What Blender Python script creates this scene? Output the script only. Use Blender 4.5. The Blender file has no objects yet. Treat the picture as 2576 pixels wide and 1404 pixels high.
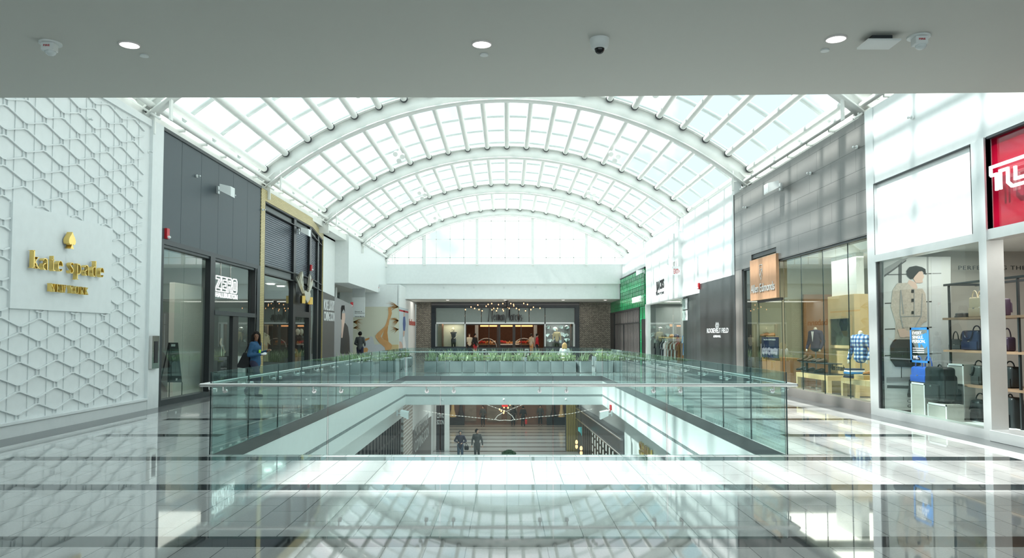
import bpy, bmesh, math, random
from math import sin, cos, tan, pi, radians, atan, asin, sqrt
from mathutils import Vector, Matrix
random.seed(7)
SC = bpy.context.scene
COL = SC.collection

# ------------------------------------------------------------ camera
F, CX, HZ, TH, CH = 1940.0, 1275.0, 843.0, radians(2.7), 1.6
CY = HZ - F * tan(TH)
cam_d = bpy.data.cameras.new('camera'); cam = bpy.data.objects.new('camera', cam_d); COL.objects.link(cam)
cam.location = (0, 0, CH); cam.rotation_euler = (radians(90) + TH, 0, 0)
cam_d.sensor_fit = 'HORIZONTAL'; cam_d.sensor_width = 36.0; cam_d.lens = F / 2576 * 36.0
cam_d.shift_x = (1288 - CX) / 2576; cam_d.shift_y = (CY - 702) / 2576
cam_d.clip_start = 0.05; cam_d.clip_end = 500
SC.camera = cam

# ------------------------------------------------------------ sky, sun, exposure
w = bpy.data.worlds.new('sky'); SC.world = w; w.use_nodes = True
nt = w.node_tree; bgn = nt.nodes['Background']
tc = nt.nodes.new('ShaderNodeTexCoord'); nz = nt.nodes.new('ShaderNodeTexNoise'); cr = nt.nodes.new('ShaderNodeValToRGB')
nz.inputs['Scale'].default_value = 4.5; nz.inputs['Detail'].default_value = 5; nz.inputs['Roughness'].default_value = 0.5
cr.color_ramp.elements[0].position = 0.47; cr.color_ramp.elements[0].color = (0.47, 0.68, 0.72, 1)
cr.color_ramp.elements[1].position = 0.60; cr.color_ramp.elements[1].color = (1.0, 1.0, 1.0, 1)
mpw = nt.nodes.new('ShaderNodeMapping'); mpw.inputs['Location'].default_value = (2.3, 0.7, 0.4); nt.links.new(tc.outputs['Generated'], mpw.inputs['Vector']); nt.links.new(mpw.outputs[0], nz.inputs['Vector']); nt.links.new(nz.outputs['Fac'], cr.inputs['Fac'])
nt.links.new(cr.outputs['Color'], bgn.inputs['Color']); bgn.inputs['Strength'].default_value = 1.25
sun_d = bpy.data.lights.new('sun', 'SUN'); sun_d.energy = 7.5; sun_d.angle = radians(2.8); sun_d.color = (1.0, 0.975, 0.94)
sun = bpy.data.objects.new('sun', sun_d); COL.objects.link(sun)
sun.rotation_euler = Vector((-0.60, -0.05, 0.80)).to_track_quat('Z', 'Y').to_euler()
vs = SC.view_settings
vs.view_transform = 'Standard'; vs.look = 'None'; vs.gamma = 1.0; vs.use_curve_mapping = False
vs.exposure = 0.62
SC.cycles.max_bounces = 8; SC.cycles.diffuse_bounces = 4; SC.cycles.glossy_bounces = 3
SC.cycles.transmission_bounces = 4; SC.cycles.transparent_max_bounces = 24
SC.cycles.caustics_reflective = False; SC.cycles.caustics_refractive = False
SC.cycles.sample_clamp_indirect = 6.0; SC.cycles.use_denoising = True

# ------------------------------------------------------------ measuring helpers
def ray(px, py):
    a = (px - CX) / F; b = (CY - py) / F
    return Vector((a, cos(TH) - b * sin(TH), sin(TH) + b * cos(TH)))
O0 = Vector((0, 0, CH))
def WX(px, py, x): r = ray(px, py); return O0 + r * (x / r.x)
def WY(px, py, y): r = ray(px, py); return O0 + r * (y / r.y)
def WZ(px, py, z): r = ray(px, py); return O0 + r * ((z - CH) / r.z)
def DX(px, x): return WX(px, HZ, x).y
XL, XR = -7.8, 7.4

# ------------------------------------------------------------ materials
def _n(t, k, **kw):
    n = t.nodes.new(k)
    for a, b in kw.items(): n.inputs[a].default_value = b
    return n
def mat(name, col, rough=0.5, metal=0.0, emis=0.0, var=0.05, scale=6.0, ecol=None, spec=0.5, bump=0.0):
    m = bpy.data.materials.new(name); m.use_nodes = True; t = m.node_tree
    p = t.nodes['Principled BSDF']; c = tuple(col) + (1,)
    p.inputs['Roughness'].default_value = rough; p.inputs['Metallic'].default_value = metal
    p.inputs['Specular IOR Level'].default_value = spec
    if var:
        g = t.nodes.new('ShaderNodeTexCoord'); n = _n(t, 'ShaderNodeTexNoise', Scale=scale, Detail=3.0)
        mx = t.nodes.new('ShaderNodeMix'); mx.data_type = 'RGBA'
        mx.inputs[6].default_value = tuple(max(0, x * (1 - var)) for x in col) + (1,)
        mx.inputs[7].default_value = tuple(min(1, x * (1 + var)) for x in col) + (1,)
        t.links.new(g.outputs['Object'], n.inputs['Vector']); t.links.new(n.outputs['Fac'], mx.inputs[0])
        t.links.new(mx.outputs[2], p.inputs['Base Color'])
        if bump:
            b = _n(t, 'ShaderNodeBump', Strength=bump, Distance=0.02)
            t.links.new(n.outputs['Fac'], b.inputs['Height']); t.links.new(b.outputs['Normal'], p.inputs['Normal'])
    else: p.inputs['Base Color'].default_value = c
    if emis:
        p.inputs['Emission Color'].default_value = (tuple(ecol) if ecol else tuple(col)) + (1,)
        p.inputs['Emission Strength'].default_value = emis
    return m
def glass(name, tint, refl=1.0, ior=1.5, rough=0.0):
    m = bpy.data.materials.new(name); m.use_nodes = True; t = m.node_tree
    for n in list(t.nodes):
        if n.type != 'OUTPUT_MATERIAL': t.nodes.remove(n)
    out = [n for n in t.nodes if n.type == 'OUTPUT_MATERIAL'][0]
    tr = _n(t, 'ShaderNodeBsdfTransparent', Color=tuple(tint) + (1,)); gl = _n(t, 'ShaderNodeBsdfGlossy', Roughness=rough)
    gl.inputs['Color'].default_value = (0.92, 1.0, 0.98, 1)
    fr = t.nodes.new('ShaderNodeFresnel'); fr.inputs['IOR'].default_value = ior
    mu = t.nodes.new('ShaderNodeMath'); mu.operation = 'MULTIPLY'; mu.inputs[1].default_value = refl
    g = t.nodes.new('ShaderNodeNewGeometry'); iv = t.nodes.new('ShaderNodeMath'); iv.operation = 'SUBTRACT'; iv.inputs[0].default_value = 1.0
    m2 = t.nodes.new('ShaderNodeMath'); m2.operation = 'MULTIPLY'
    mx = t.nodes.new('ShaderNodeMixShader')
    t.links.new(fr.outputs[0], mu.inputs[0]); t.links.new(g.outputs['Backfacing'], iv.inputs[1])
    t.links.new(mu.outputs[0], m2.inputs[0]); t.links.new(iv.outputs[0], m2.inputs[1])
    t.links.new(m2.outputs[0], mx.inputs[0]); t.links.new(tr.outputs[0], mx.inputs[1]); t.links.new(gl.outputs[0], mx.inputs[2])
    t.links.new(mx.outputs[0], out.inputs['Surface'])
    return m
def brickmat(name, c1, c2, mortar, bw, rh, mort, rot=(0, 0, 0), rough=0.4, offset=0.5, metal=0.0, freq=2, bump=0.0, squash=1.0, spec=0.5, noise=0.0):
    m = bpy.data.materials.new(name); m.use_nodes = True; t = m.node_tree; p = t.nodes['Principled BSDF']
    g = t.nodes.new('ShaderNodeTexCoord'); mp = t.nodes.new('ShaderNodeMapping'); mp.vector_type = 'TEXTURE'
    mp.inputs['Rotation'].default_value = rot
    b = t.nodes.new('ShaderNodeTexBrick'); b.offset = offset; b.offset_frequency = freq
    b.inputs['Color1'].default_value = tuple(c1) + (1,); b.inputs['Color2'].default_value = tuple(c2) + (1,)
    b.inputs['Mortar'].default_value = tuple(mortar) + (1,); b.inputs['Scale'].default_value = 1.0
    b.inputs['Mortar Size'].default_value = mort; b.inputs['Brick Width'].default_value = bw; b.inputs['Row Height'].default_value = rh
    t.links.new(g.outputs['Object'], mp.inputs['Vector']); t.links.new(mp.outputs[0], b.inputs['Vector'])
    src = b.outputs['Color']
    if noise:
        n = _n(t, 'ShaderNodeTexNoise', Scale=60.0, Detail=4.0); mx = t.nodes.new('ShaderNodeMix'); mx.data_type = 'RGBA'; mx.blend_type = 'MULTIPLY'
        mx.inputs[0].default_value = noise; t.links.new(g.outputs['Object'], n.inputs['Vector'])
        t.links.new(src, mx.inputs[6]); t.links.new(n.outputs['Fac'], mx.inputs[7]); src = mx.outputs[2]
    t.links.new(src, p.inputs['Base Color'])
    p.inputs['Roughness'].default_value = rough; p.inputs['Metallic'].default_value = metal; p.inputs['Specular IOR Level'].default_value = spec
    if bump:
        bp = _n(t, 'ShaderNodeBump', Strength=bump, Distance=0.02); bp.invert = True
        t.links.new(b.outputs['Fac'], bp.inputs['Height']); t.links.new(bp.outputs['Normal'], p.inputs['Normal'])
    return m

M = {}
M['white'] = mat('white_paint', (0.80, 0.83, 0.82), 0.45)
M['whitegloss'] = mat('white_gloss', (0.84, 0.87, 0.87), 0.12)
M['steelwhite'] = mat('white_steel_paint', (0.88, 0.89, 0.86), 0.4)
M['lattice'] = mat('lattice_white', (0.76, 0.79, 0.79), 0.5)
M['soffit'] = mat('soffit_plaster', (0.60, 0.60, 0.555), 0.6, var=0.02, scale=1.0)
M['floor'] = brickmat('floor_tiles', (0.60, 0.61, 0.60), (0.54, 0.55, 0.54), (0.16, 0.17, 0.17), 0.61, 0.305, 0.004, rot=(0, 0, pi / 2), rough=0.035, offset=0.37, freq=3, spec=0.9, noise=0.22)
M['band'] = brickmat('dark_floor_tiles', (0.045, 0.055, 0.058), (0.035, 0.042, 0.046), (0.02, 0.02, 0.02), 0.61, 0.305, 0.004, rough=0.03, spec=0.8)
M['border'] = mat('grey_border_stone', (0.10, 0.105, 0.108), 0.2)
M['gold'] = mat('polished_gold', (0.83, 0.60, 0.20), 0.22, 1.0)
M['charcoal'] = mat('charcoal_panel', (0.045, 0.064, 0.075), 0.45)
M['blackmetal'] = mat('black_metal', (0.012, 0.014, 0.016), 0.35)
M['dkframe'] = mat('dark_grey_frame', (0.026, 0.033, 0.037), 0.4)
M['steel'] = mat('brushed_steel', (0.62, 0.60, 0.58), 0.18, 1.0)
M['alum'] = mat('aluminium', (0.70, 0.73, 0.73), 0.3, 0.6)
M['balglass'] = glass('balustrade_glass', (0.84, 0.92, 0.91), 0.9, 1.5)
M['glassedge'] = mat('green_glass_edge', (0.08, 0.24, 0.20), 0.15)
M['glassdark'] = mat('dark_glass_edge', (0.01, 0.03, 0.03), 0.2)
M['shopglass'] = glass('shop_glass', (0.90, 0.95, 0.93), 1.1, 1.5)
M['skyglass'] = glass('skylight_glass', (0.93, 0.97, 0.97), 0.6, 1.4)
M['black'] = mat('black_matt', (0.015, 0.015, 0.017), 0.6)
M['red'] = mat('red_plastic', (0.55, 0.02, 0.03), 0.4)
M['lamp'] = mat('lamp_glow', (1, 0.95, 0.9), 0.5, emis=8, var=0)
M['warmlamp'] = mat('warm_lamp_glow', (1, 0.50, 0.22), 0.5, emis=1.7, var=0)
M['signwhite'] = mat('lit_sign_white', (1, 1, 1), 0.5, emis=1.6, var=0)
M['letterwhite'] = mat('white_letter', (0.85, 0.87, 0.87), 0.4)

# ------------------------------------------------------------ mesh collector
class MB:
    def __init__(s): s.v = []; s.f = []; s.m = []; s.sm = []
    def add(s, vs, fs, m=0, sm=False):
        k = len(s.v); s.v += [tuple(x) for x in vs]
        for f in fs: s.f.append(tuple(i + k for i in f)); s.m.append(m); s.sm.append(sm)
        return s
    def box(s, x0, x1, y0, y1, z0, z1, m=0, r=0):
        x0, x1 = min(x0, x1), max(x0, x1); y0, y1 = min(y0, y1), max(y0, y1); z0, z1 = min(z0, z1), max(z0, z1)
        if r:
            b = bmesh.new(); bmesh.ops.create_cube(b, size=1)
            for q in b.verts: q.co = Vector(((x0 + x1) / 2 + q.co.x * (x1 - x0), (y0 + y1) / 2 + q.co.y * (y1 - y0), (z0 + z1) / 2 + q.co.z * (z1 - z0)))
            bmesh.ops.bevel(b, geom=b.edges[:], offset=r, segments=3, profile=0.5, affect='EDGES', clamp_overlap=True)
            b.verts.index_update(); s.add([q.co for q in b.verts], [[q.index for q in f.verts] for f in b.faces], m, True); b.free(); return s
        return s.add([(x, y, z) for z in (z0, z1) for y in (y0, y1) for x in (x0, x1)],
                     [(0, 2, 3, 1), (4, 5, 7, 6), (0, 1, 5, 4), (2, 6, 7, 3), (0, 4, 6, 2), (1, 3, 7, 5)], m)
    def hexa(s, p, m=0):   # 8 points, bottom 4 ccw then top 4
        return s.add(p, [(3, 2, 1, 0), (4, 5, 6, 7), (0, 1, 5, 4), (1, 2, 6, 5), (2, 3, 7, 6), (3, 0, 4, 7)], m)
    def seg(s, A, B, s0, s1, z0, z1, d0, d1, m=0):   # box along wall line A->B, d = distance to the left of the line
        A = Vector(A); B = Vector(B); u = (B - A).normalized(); n = Vector((-u.y, u.x))
        q = [A + u * a + n * d for a, d in ((s0, d0), (s1, d0), (s1, d1), (s0, d1))]
        return s.hexa([(p.x, p.y, z0) for p in q] + [(p.x, p.y, z1) for p in q], m)
    def tube(s, p, q, r1, r2=None, n=10, m=0, cap=True):
        p = Vector(p); q = Vector(q); r2 = r1 if r2 is None else r2
        a = (q - p).normalized(); u = a.cross(Vector((0, 0, 1)) if abs(a.z) < 0.9 else Vector((1, 0, 0))).normalized(); v = a.cross(u)
        vs = [c + (u * cos(2 * pi * i / n) + v * sin(2 * pi * i / n)) * r for c, r in ((p, r1), (q, r2)) for i in range(n)]
        s.add(vs, [(i, (i + 1) % n, n + (i + 1) % n, n + i) for i in range(n)], m, True)
        if cap: s.add(vs, [tuple(range(n))[::-1], tuple(range(n, 2 * n))], m)
        return s
    def path(s, pts, r, n=8, m=0):
        for a, b in zip(pts, pts[1:]): s.tube(a, b, r, n=n, m=m)
        for a in pts[1:-1]: s.sph(a, (r, r, r), m, 6)
        return s
    def sph(s, c, r, m=0, n=12):
        if not hasattr(r, '__len__'): r = (r, r, r)
        h = max(4, n // 2 + 1); vs = []; fs = []
        for j in range(h + 1):
            t = pi * j / h
            for i in range(n): vs.append((c[0] + r[0] * sin(t) * cos(2 * pi * i / n), c[1] + r[1] * sin(t) * sin(2 * pi * i / n), c[2] + r[2] * cos(t)))
        for j in range(h):
            for i in range(n): fs.append((j * n + i, (j + 1) * n + i, (j + 1) * n + (i + 1) % n, j * n + (i + 1) % n))
        return s.add(vs, fs, m, True)
    def prism(s, pts, off, m=0):    # flat polygon (3d points) pushed along off
        off = Vector(off); P = [Vector(p) for p in pts]; n = len(P); Q = [p + off for p in P]
        return s.add(P + Q, [tuple(range(n))[::-1], tuple(range(n, 2 * n))] + [(i, (i + 1) % n, n + (i + 1) % n, n + i) for i in range(n)], m)
    def lathe(s, c, prof, n=20, m=0):   # prof: list of (r, z)
        vs = [(c[0] + r * cos(2 * pi * i / n), c[1] + r * sin(2 * pi * i / n), c[2] + z) for r, z in prof for i in range(n)]
        k = len(prof)
        s.add(vs, [(j * n + i, j * n + (i + 1) % n, (j + 1) * n + (i + 1) % n, (j + 1) * n + i) for j in range(k - 1) for i in range(n)], m, True)
        return s
    def build(s, name, mats, parent=None, smooth=None):
        if not isinstance(mats, (list, tuple)): mats = [mats]
        me = bpy.data.meshes.new(name); o = bpy.data.objects.new(name, me); COL.objects.link(o)
        off = Vector((0, 0, 0)); q = parent
        while q is not None: off += q.location; q = q.parent
        me.from_pydata([(x - off.x, y - off.y, z - off.z) for x, y, z in s.v], [], s.f)
        for k in mats: me.materials.append(k if not isinstance(k, str) else M[k])
        me.polygons.foreach_set('material_index', s.m); me.polygons.foreach_set('use_smooth', s.sm)
        bm = bmesh.new(); bm.from_mesh(me); bmesh.ops.recalc_face_normals(bm, faces=bm.faces)
        ng = [f for f in bm.faces if len(f.verts) > 4]
        if ng: bmesh.ops.triangulate(bm, faces=ng, ngon_method='EAR_CLIP')
        bm.to_mesh(me); bm.free(); me.update()
        if parent is not None: o.parent = parent
        return o
def tag(o, label, cat, group=None):
    o['label'] = label; o['category'] = cat
    if group: o['group'] = group
    return o
def thing(name, label, cat, loc=(0, 0, 0), group=None):
    o = bpy.data.objects.new(name, None); COL.objects.link(o); o.location = loc; o.empty_display_size = 0.2
    return tag(o, label, cat, group)
def struct(o): o['kind'] = 'structure'; return o
def dup(root, loc, rotz=0, label=None, scale=None):
    def cp(o, par):
        c = o.copy(); COL.objects.link(c)
        if par is not None: c.parent = par
        for ch in o.children: cp(ch, c)
        return c
    r = cp(root, None); r.location = loc; r.rotation_euler = (0, 0, rotz)
    if scale: r.scale = scale
    if label: r['label'] = label
    return r
def text_mesh(txt, bold=0.0, squash=1.0, spacing=1.0):
    c = bpy.data.curves.new('t', 'FONT'); c.body = txt; c.extrude = 0.0; c.offset = bold * 0.45; c.resolution_u = 3; c.space_character = spacing
    o = bpy.data.objects.new('t', c); COL.objects.link(o)
    bpy.context.view_layer.update()
    me = bpy.data.meshes.new_from_object(o.evaluated_get(bpy.context.evaluated_depsgraph_get()))
    bpy.data.objects.remove(o)
    vs = [Vector(v.co) for v in me.vertices]; fs = [tuple(p.vertices) for p in me.polygons]
    bpy.data.meshes.remove(me)
    x0 = min(v.x for v in vs); x1 = max(v.x for v in vs); y0 = min(v.y for v in vs); y1 = max(v.y for v in vs)
    return [((v.x - x0) / (x1 - x0), (v.y - y0) / (y1 - y0)) for v in vs], fs
def put_text(mb, txt, org, u, v, W, H, depth=0.01, m=0, bold=0.0, slant=0.0, spacing=1.0):
    """letters as solid shapes: org lower-left corner, u reading direction, v up"""
    P, fs = text_mesh(txt, bold, spacing=spacing); u = Vector(u); v = Vector(v); n = u.cross(v); org = Vector(org)
    base = [org + u * (x * W + slant * y * H) + v * (y * H) for x, y in P]
    top = [p + n * depth for p in base]; k = len(P)
    faces = [tuple(i + k for i in f) for f in fs] + [f[::-1] for f in fs]
    cnt = {}
    for f in fs:
        for a, b in zip(f, f[1:] + f[:1]): cnt[(a, b)] = 1
    for (a, b) in list(cnt):
        if (b, a) not in cnt: faces.append((a, b, b + k, a + k))
    mb.add(base + top, faces, m)
    return mb
UL, UR, UF, UZ = (0, 1, 0), (0, -1, 0), (1, 0, 0), (0, 0, 1)
def poly_px(mb, pts, plane, off, th=0.004, m=0):
    """flat printed shape on a poster; plane(px,py)->point"""
    P = [plane(*p) + Vector(off) for p in pts]
    n = (P[1] - P[0]).cross(P[2] - P[0])
    return mb.prism(P, Vector(off).normalized() * th if Vector(off).length else (0, 0, th), m)
# ============================================================ floors and voids
VX0, VX1 = -3.95, 3.73
VY0, VY1 = WZ(1275, 1144, 0).y, WZ(1275, 946, 0).y
SOF_Z = 3.95
SOF_Y = WZ(1275, 245, SOF_Z).y
NMY = 55.3
mb = MB()
ys_b = [6.06, 8.2, 10.08, 12.4, 14.75] + [17.1 + 2.35 * k for k in range(16)]
ycut = sorted(set([-6, VY0, VY1, NMY + 12] + [y + d for y in ys_b for d in (-0.155, 0.155)]))
ycut = [y for y in ycut if not (VY0 - 0.16 < y < VY0) ] if False else ycut
xcut = [-18, XL, -7.2, -6.5, -4.55, VX0, VX1, 4.4, 6.6, 6.95, XR, 18]
for ya, yb in zip(ycut, ycut[1:]):
    ym = (ya + yb) / 2
    isb = any(abs(ym - y) < 0.156 for y in ys_b)
    for xa, xb in zip(xcut, xcut[1:]):
        xm = (xa + xb) / 2
        if VY0 < ym < VY1 and VX0 < xm < VX1: continue
        m = 0
        if -7.8 < xm < -7.2 or 6.95 < xm < 7.4: m = 2
        elif isb and -6.5 < xm < 6.6 and (ym < VY0 or ym > VY1 or xm < -4.55 or xm > 4.4): m = 1
        mb.add([(xa, ya, 0), (xb, ya, 0), (xb, yb, 0), (xa, yb, 0)], [(0, 1, 2, 3)], m)
fl = struct(mb.build('floor', ['floor', 'band', 'border'])); fl['label'] = 'polished pale tile floor with dark cross bands'

# edge of the floor opening: dark channel, white fascia, vent strip, white lower band
def ring(mb, z0, z1, o0, o1, m=0):
    x0, x1, y0, y1 = VX0, VX1, VY0, VY1
    mb.box(x0 - o1, x0 - o0, y0 - o1, y1 + o1, z0, z1, m); mb.box(x1 + o0, x1 + o1, y0 - o1, y1 + o1, z0, z1, m)
    mb.box(x0 - o0, x1 + o0, y0 - o1, y0 - o0, z0, z1, m); mb.box(x0 - o0, x1 + o0, y1 + o0, y1 + o1, z0, z1, m)
M['voidwhite'] = mat('void_fascia_white', (0.76, 0.80, 0.79), 0.35)
M['shoe'] = mat('dark_metal_channel', (0.10, 0.125, 0.13), 0.22, 0.5)
mb = MB(); ring(mb, -0.19, -0.004, 0.0, 0.14); struct(mb.build('trim_1', 'shoe'))['label'] = 'dark metal channel holding the glass round the opening'
mb = MB(); ring(mb, -0.72, -0.19, 0.01, 0.4); ring(mb, -1.12, -0.80, 0.01, 0.4); ring(mb, -0.8, -0.72, 0.05, 0.4)
struct(mb.build('trim_2', 'voidwhite'))['label'] = 'white fascia round the opening'
mb = MB()
for k in range(int((VY1 - VY0) / 0.11)):
    y = VY0 + 0.05 + k * 0.11
    mb.box(VX0 - 0.05, VX0 - 0.012, y, y + 0.06, -0.795, -0.725); mb.box(VX1 + 0.012, VX1 + 0.05, y, y + 0.06, -0.795, -0.725)
mb.box(VX0, VX1, VY1 + 0.012, VY1 + 0.05, -0.775, -0.745)
struct(mb.build('trim_3', mat('grey_vent_strip', (0.30, 0.33, 0.33), 0.5)))['label'] = 'slotted vent strip along the white fascia'
mb = MB(); mb.box(-9, VX0 - 0.4, VY0 - 6, VY1 + 12, -1.16, -1.10); mb.box(VX1 + 0.4, 9, VY0 - 6, VY1 + 12, -1.16, -1.10)
mb.box(VX0 - .4, VX1 + .4, VY1 + 0.4, 66, -1.16, -1.10); mb.box(VX0 - .4, VX1 + .4, VY0 - 6, VY0 - .4, -1.16, -1.1)
mb.box(-9, 9, VY1 + 12, 70, -1.16, -1.11)
struct(mb.build('ceiling_1', mat('lower_ceiling', (0.5, 0.53, 0.52), 0.6)))
# near soffit slab, its front edge slightly skewed
y2 = WZ(2576, 229, SOF_Z).y
mb = MB(); P = [(-18, -6), (18, -6), (18, y2 + 0.9), (6.5, y2), (2.2, WZ(1700, 239.5, SOF_Z).y), (0, SOF_Y), (-5.2, WZ(0, 246, SOF_Z).y), (-18, SOF_Y)]
mb.prism([(x, y, SOF_Z) for x, y in P], (0, 0, 0.45))
struct(mb.build('ceiling_2', 'soffit'))['label'] = 'grey plaster soffit over the near gallery'
mb = MB(); mb.box(-18, 18, -6.2, -6, SOF_Z + 0.4, 12); mb.box(-18, 18, SOF_Y - 0.5, SOF_Y - 0.2, SOF_Z + 0.45, 9.9)
struct(mb.build('wall_front', 'white'))

# ============================================================ vaulted skylight
HW, SPZ, RISE = 8.15, 6.75, 3.0
RR = (HW * HW + RISE * RISE) / (2 * RISE); CZ = SPZ + RISE - RR; A0 = asin(HW / RR)
RIB = [16.7 + 8.22 * k for k in range(5)]
def arc(r, a): return (r * sin(a), CZ + r * cos(a))
sk = thing('vaulted_skylight', 'white steel barrel vault skylight over the whole gallery', 'skylight', (0, 33, SPZ))
def arcband(mb, r0, r1, y0, y1, a0=-A0, a1=A0, n=48, m=0):
    vs = []; fs = []
    for i in range(n + 1):
        a = a0 + (a1 - a0) * i / n
        for r, y in ((r0, y0), (r1, y0), (r1, y1), (r0, y1)):
            x, z = arc(r, a); vs.append((x, y, z))
    for i in range(n):
        k = i * 4
        for j in range(4): fs.append((k + j, k + (j + 1) % 4, k + 4 + (j + 1) % 4, k + 4 + j))
    fs += [(0, 1, 2, 3), (4 * n, 4 * n + 3, 4 * n + 2, 4 * n + 1)]
    mb.add(vs, fs, m, True)
for y in RIB:
    mb = MB(); arcband(mb, RR - 0.46, RR, y - 0.03, y + 0.03)
    arcband(mb, RR - 0.50, RR - 0.46, y - 0.17, y + 0.17); arcband(mb, RR, RR + 0.04, y - 0.17, y + 0.17)
    for sx in (-1, 1):   # stiffener and foot
        xf, zf = arc(RR - 0.5, -sx * -A0 if False else sx * A0 * 0.93)
        mb.box(xf - 0.02, xf + 0.02, y - 0.06, y + 0.06, 6.3, zf + 0.2)
        x0, x1 = sx * 7.7, sx * 8.3
        mb.box(min(x0, x1), max(x0, x1), y - 0.03, y + 0.03, 6.0, 6.5)
        mb.tube((sx * 7.55, y - 0.1, 6.9), (sx * 8.25, y - 0.1, 6.25), 0.03, n=6); mb.tube((sx * 7.55, y - 0.1, 6.3), (sx * 8.25, y - 0.1, 6.75), 0.03, n=6)
    mb.build('arch_rib', 'steelwhite', sk)
for b in range(4):
    for k in range(-10, 11):
        a = k * 0.0676; x, z = arc(RR + 0.0, a)
        mb = MB(); mb.tube((x, RIB[b] + 0.12, z), (x, RIB[b + 1] - 0.12, z), 0.105, n=12)
        for yy in (RIB[b] + 0.1, RIB[b + 1] - 0.13): mb.tube((x, yy - 0.04, z), (x, yy + 0.04, z), 0.125, n=12, m=1)
        mb.build('purlin', ['steelwhite', 'dkframe'], sk)
mb = MB()
for k in range(-10, 11):
    x, z = arc(RR, k * 0.0676); mb.tube((x, SOF_Y, z), (x, RIB[0] - 0.12, z), 0.105, n=8)
mb.build('roof_purlins', 'steelwhite', sk)['kind'] = 'stuff'
for k in range(-3, 17):
    y = RIB[0] + 8.22 / 4 * k + 1.03
    if y < SOF_Y + 0.2 or y > RIB[4]: continue
    mb = MB(); arcband(mb, RR + 0.44, RR + 0.53, y - 0.085, y + 0.085, n=32)
    mb.build('glazing_bar', mat('glazing_bar_grey', (0.52, 0.57, 0.56), 0.4) if 'gb' not in M else M['gb'], sk)
    M.setdefault('gb', bpy.data.materials['glazing_bar_grey'])
mb = MB(); vs = []; fs = []; N = 24
for i in range(N + 1):
    x, z = arc(RR + 0.55, -A0 * 1.03 + 2.06 * A0 * i / N); vs += [(x, SOF_Y - 0.2, z), (x, RIB[4] + 0.3, z)]
for i in range(N): fs.append((2 * i, 2 * i + 1, 2 * i + 3, 2 * i + 2))
mb.add(vs, fs); mb.build('glass_roof', 'skyglass', sk)
for sx in (-1, 1):
    mb = MB(); mb.box(sx * 7.95, sx * 8.5, SOF_Y, RIB[4] + .3, 6.28, 6.55); mb.box(sx * 8.4, sx * 8.6, SOF_Y, RIB[4] + .3, 6.5, 7.35)
    mb.tube((sx * 7.75, SOF_Y, 6.62), (sx * 7.75, RIB[4], 6.62), 0.07, n=8)
    for y in [SOF_Y + 1.37 * k for k in range(30)]: mb.box(sx * 7.8, sx * 8.4, y - .03, y + .03, 6.52, 6.58)
    mb.build('gutter_beam', 'steelwhite', sk)
# lamps hanging off the third purlins
for b, yy in enumerate((21.4, 29.6, 37.8, 46.0)):
    for k in (-5, 5):
        x, z = arc(RR, k * 0.0676)
        t = thing('roof_spotlight', 'small white spotlight cluster clamped to %s purlin in %s roof bay' % ('a left-hand' if k < 0 else 'a right-hand', ('the nearest', 'the second', 'the third', 'the farthest')[b]), 'spotlight', (x, yy, z), 'white spotlights on the roof purlins')
        mb = MB(); mb.tube((x, yy, z - 0.1), (x, yy, z - 0.38), 0.025, n=6); mb.build('stem', 'steelwhite', t)
        for j, (dx, dz) in enumerate(((-.14, -.4), (.13, -.5), (0, -.66))):
            mb = MB(); mb.tube((x + dx, yy + .1, z + dz + .06), (x + dx, yy - .1, z + dz - .06), 0.07, 0.10, n=10); mb.build('lamp_head', 'steelwhite', t)

# ============================================================ end wall with arched window
WY4 = RIB[4] + 0.15
mb = MB()
for x in (WY(1068, 700, WY4).x, WY(1200, 700, WY4).x, WY(1340, 700, WY4).x, WY(1475, 700, WY4).x):
    a = asin(x / (RR - .3)); mb.box(x - 0.09, x + 0.09, WY4 - 0.16, WY4 + 0.1, 6.1, CZ + (RR - .3) * cos(a))
xm = WY(1235, 700, WY4).x - WY(1200, 700, WY4).x
for k in range(-9, 10):
    x = k * 0.89 - 0.12; a = asin(max(-.6, min(.6, x / (RR - .4)))); mb.box(x - 0.02, x + 0.02, WY4 + .03, WY4 + 0.09, 6.1, CZ + (RR - .4) * cos(a))
for py in (648, 602, 556):
    z = WY(1275, py, WY4).z; hw = sqrt(max(0, (RR - .4) ** 2 - (z - CZ) ** 2)); mb.box(-hw, hw, WY4 + .03, WY4 + .09, z - .02, z + .02)
wf = struct(mb.build('window_1', 'steelwhite')); wf['label'] = 'arched end window of white mullions under the vault'
mb = MB(); pts = [(-8.1, 6.1), (8.1, 6.1)] + [arc(RR - .1, A0 - 2 * A0 * i / 20) for i in range(21)]
mb.add([(x, WY4 + .12, z) for x, z in pts], [tuple(range(len(pts)))]); g = mb.build('window_pane', 'skyglass', wf)
FY = 49.9
zt, zm_ = WY(1275, 665, WY4).z, WY(1275, 703, FY).z; zb = WY(1275, 752, FY).z
mb = MB(); mb.box(-9, 9, WY4 - .05, WY4 + .3, zm_ - .3, zt); struct(mb.build('wall_back', 'white'))['label'] = 'white end wall under the arched window'
mb = MB(); mb.box(-6.95, XR + .1, FY, FY + .4, zb, zm_); struct(mb.build('trim_4', 'white'))['label'] = 'white fascia over the end shop recess'
mb = MB(); mb.box(-6.95, XR + .1, FY + .02, NMY + 10, zb + .003, zb + .25); struct(mb.build('ceiling_3', 'soffit'))['label'] = 'grey soffit in front of the end shop'
mb = MB(); mb.box(-16, 16, 66, 66.3, -6.2, 6); mb.box(-16, -9, WY4, WY4 + .3, -1, 6.4); mb.box(9, 16, WY4, WY4 + .3, -1, 6.4)
struct(mb.build('wall_rear', 'white'))
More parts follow.
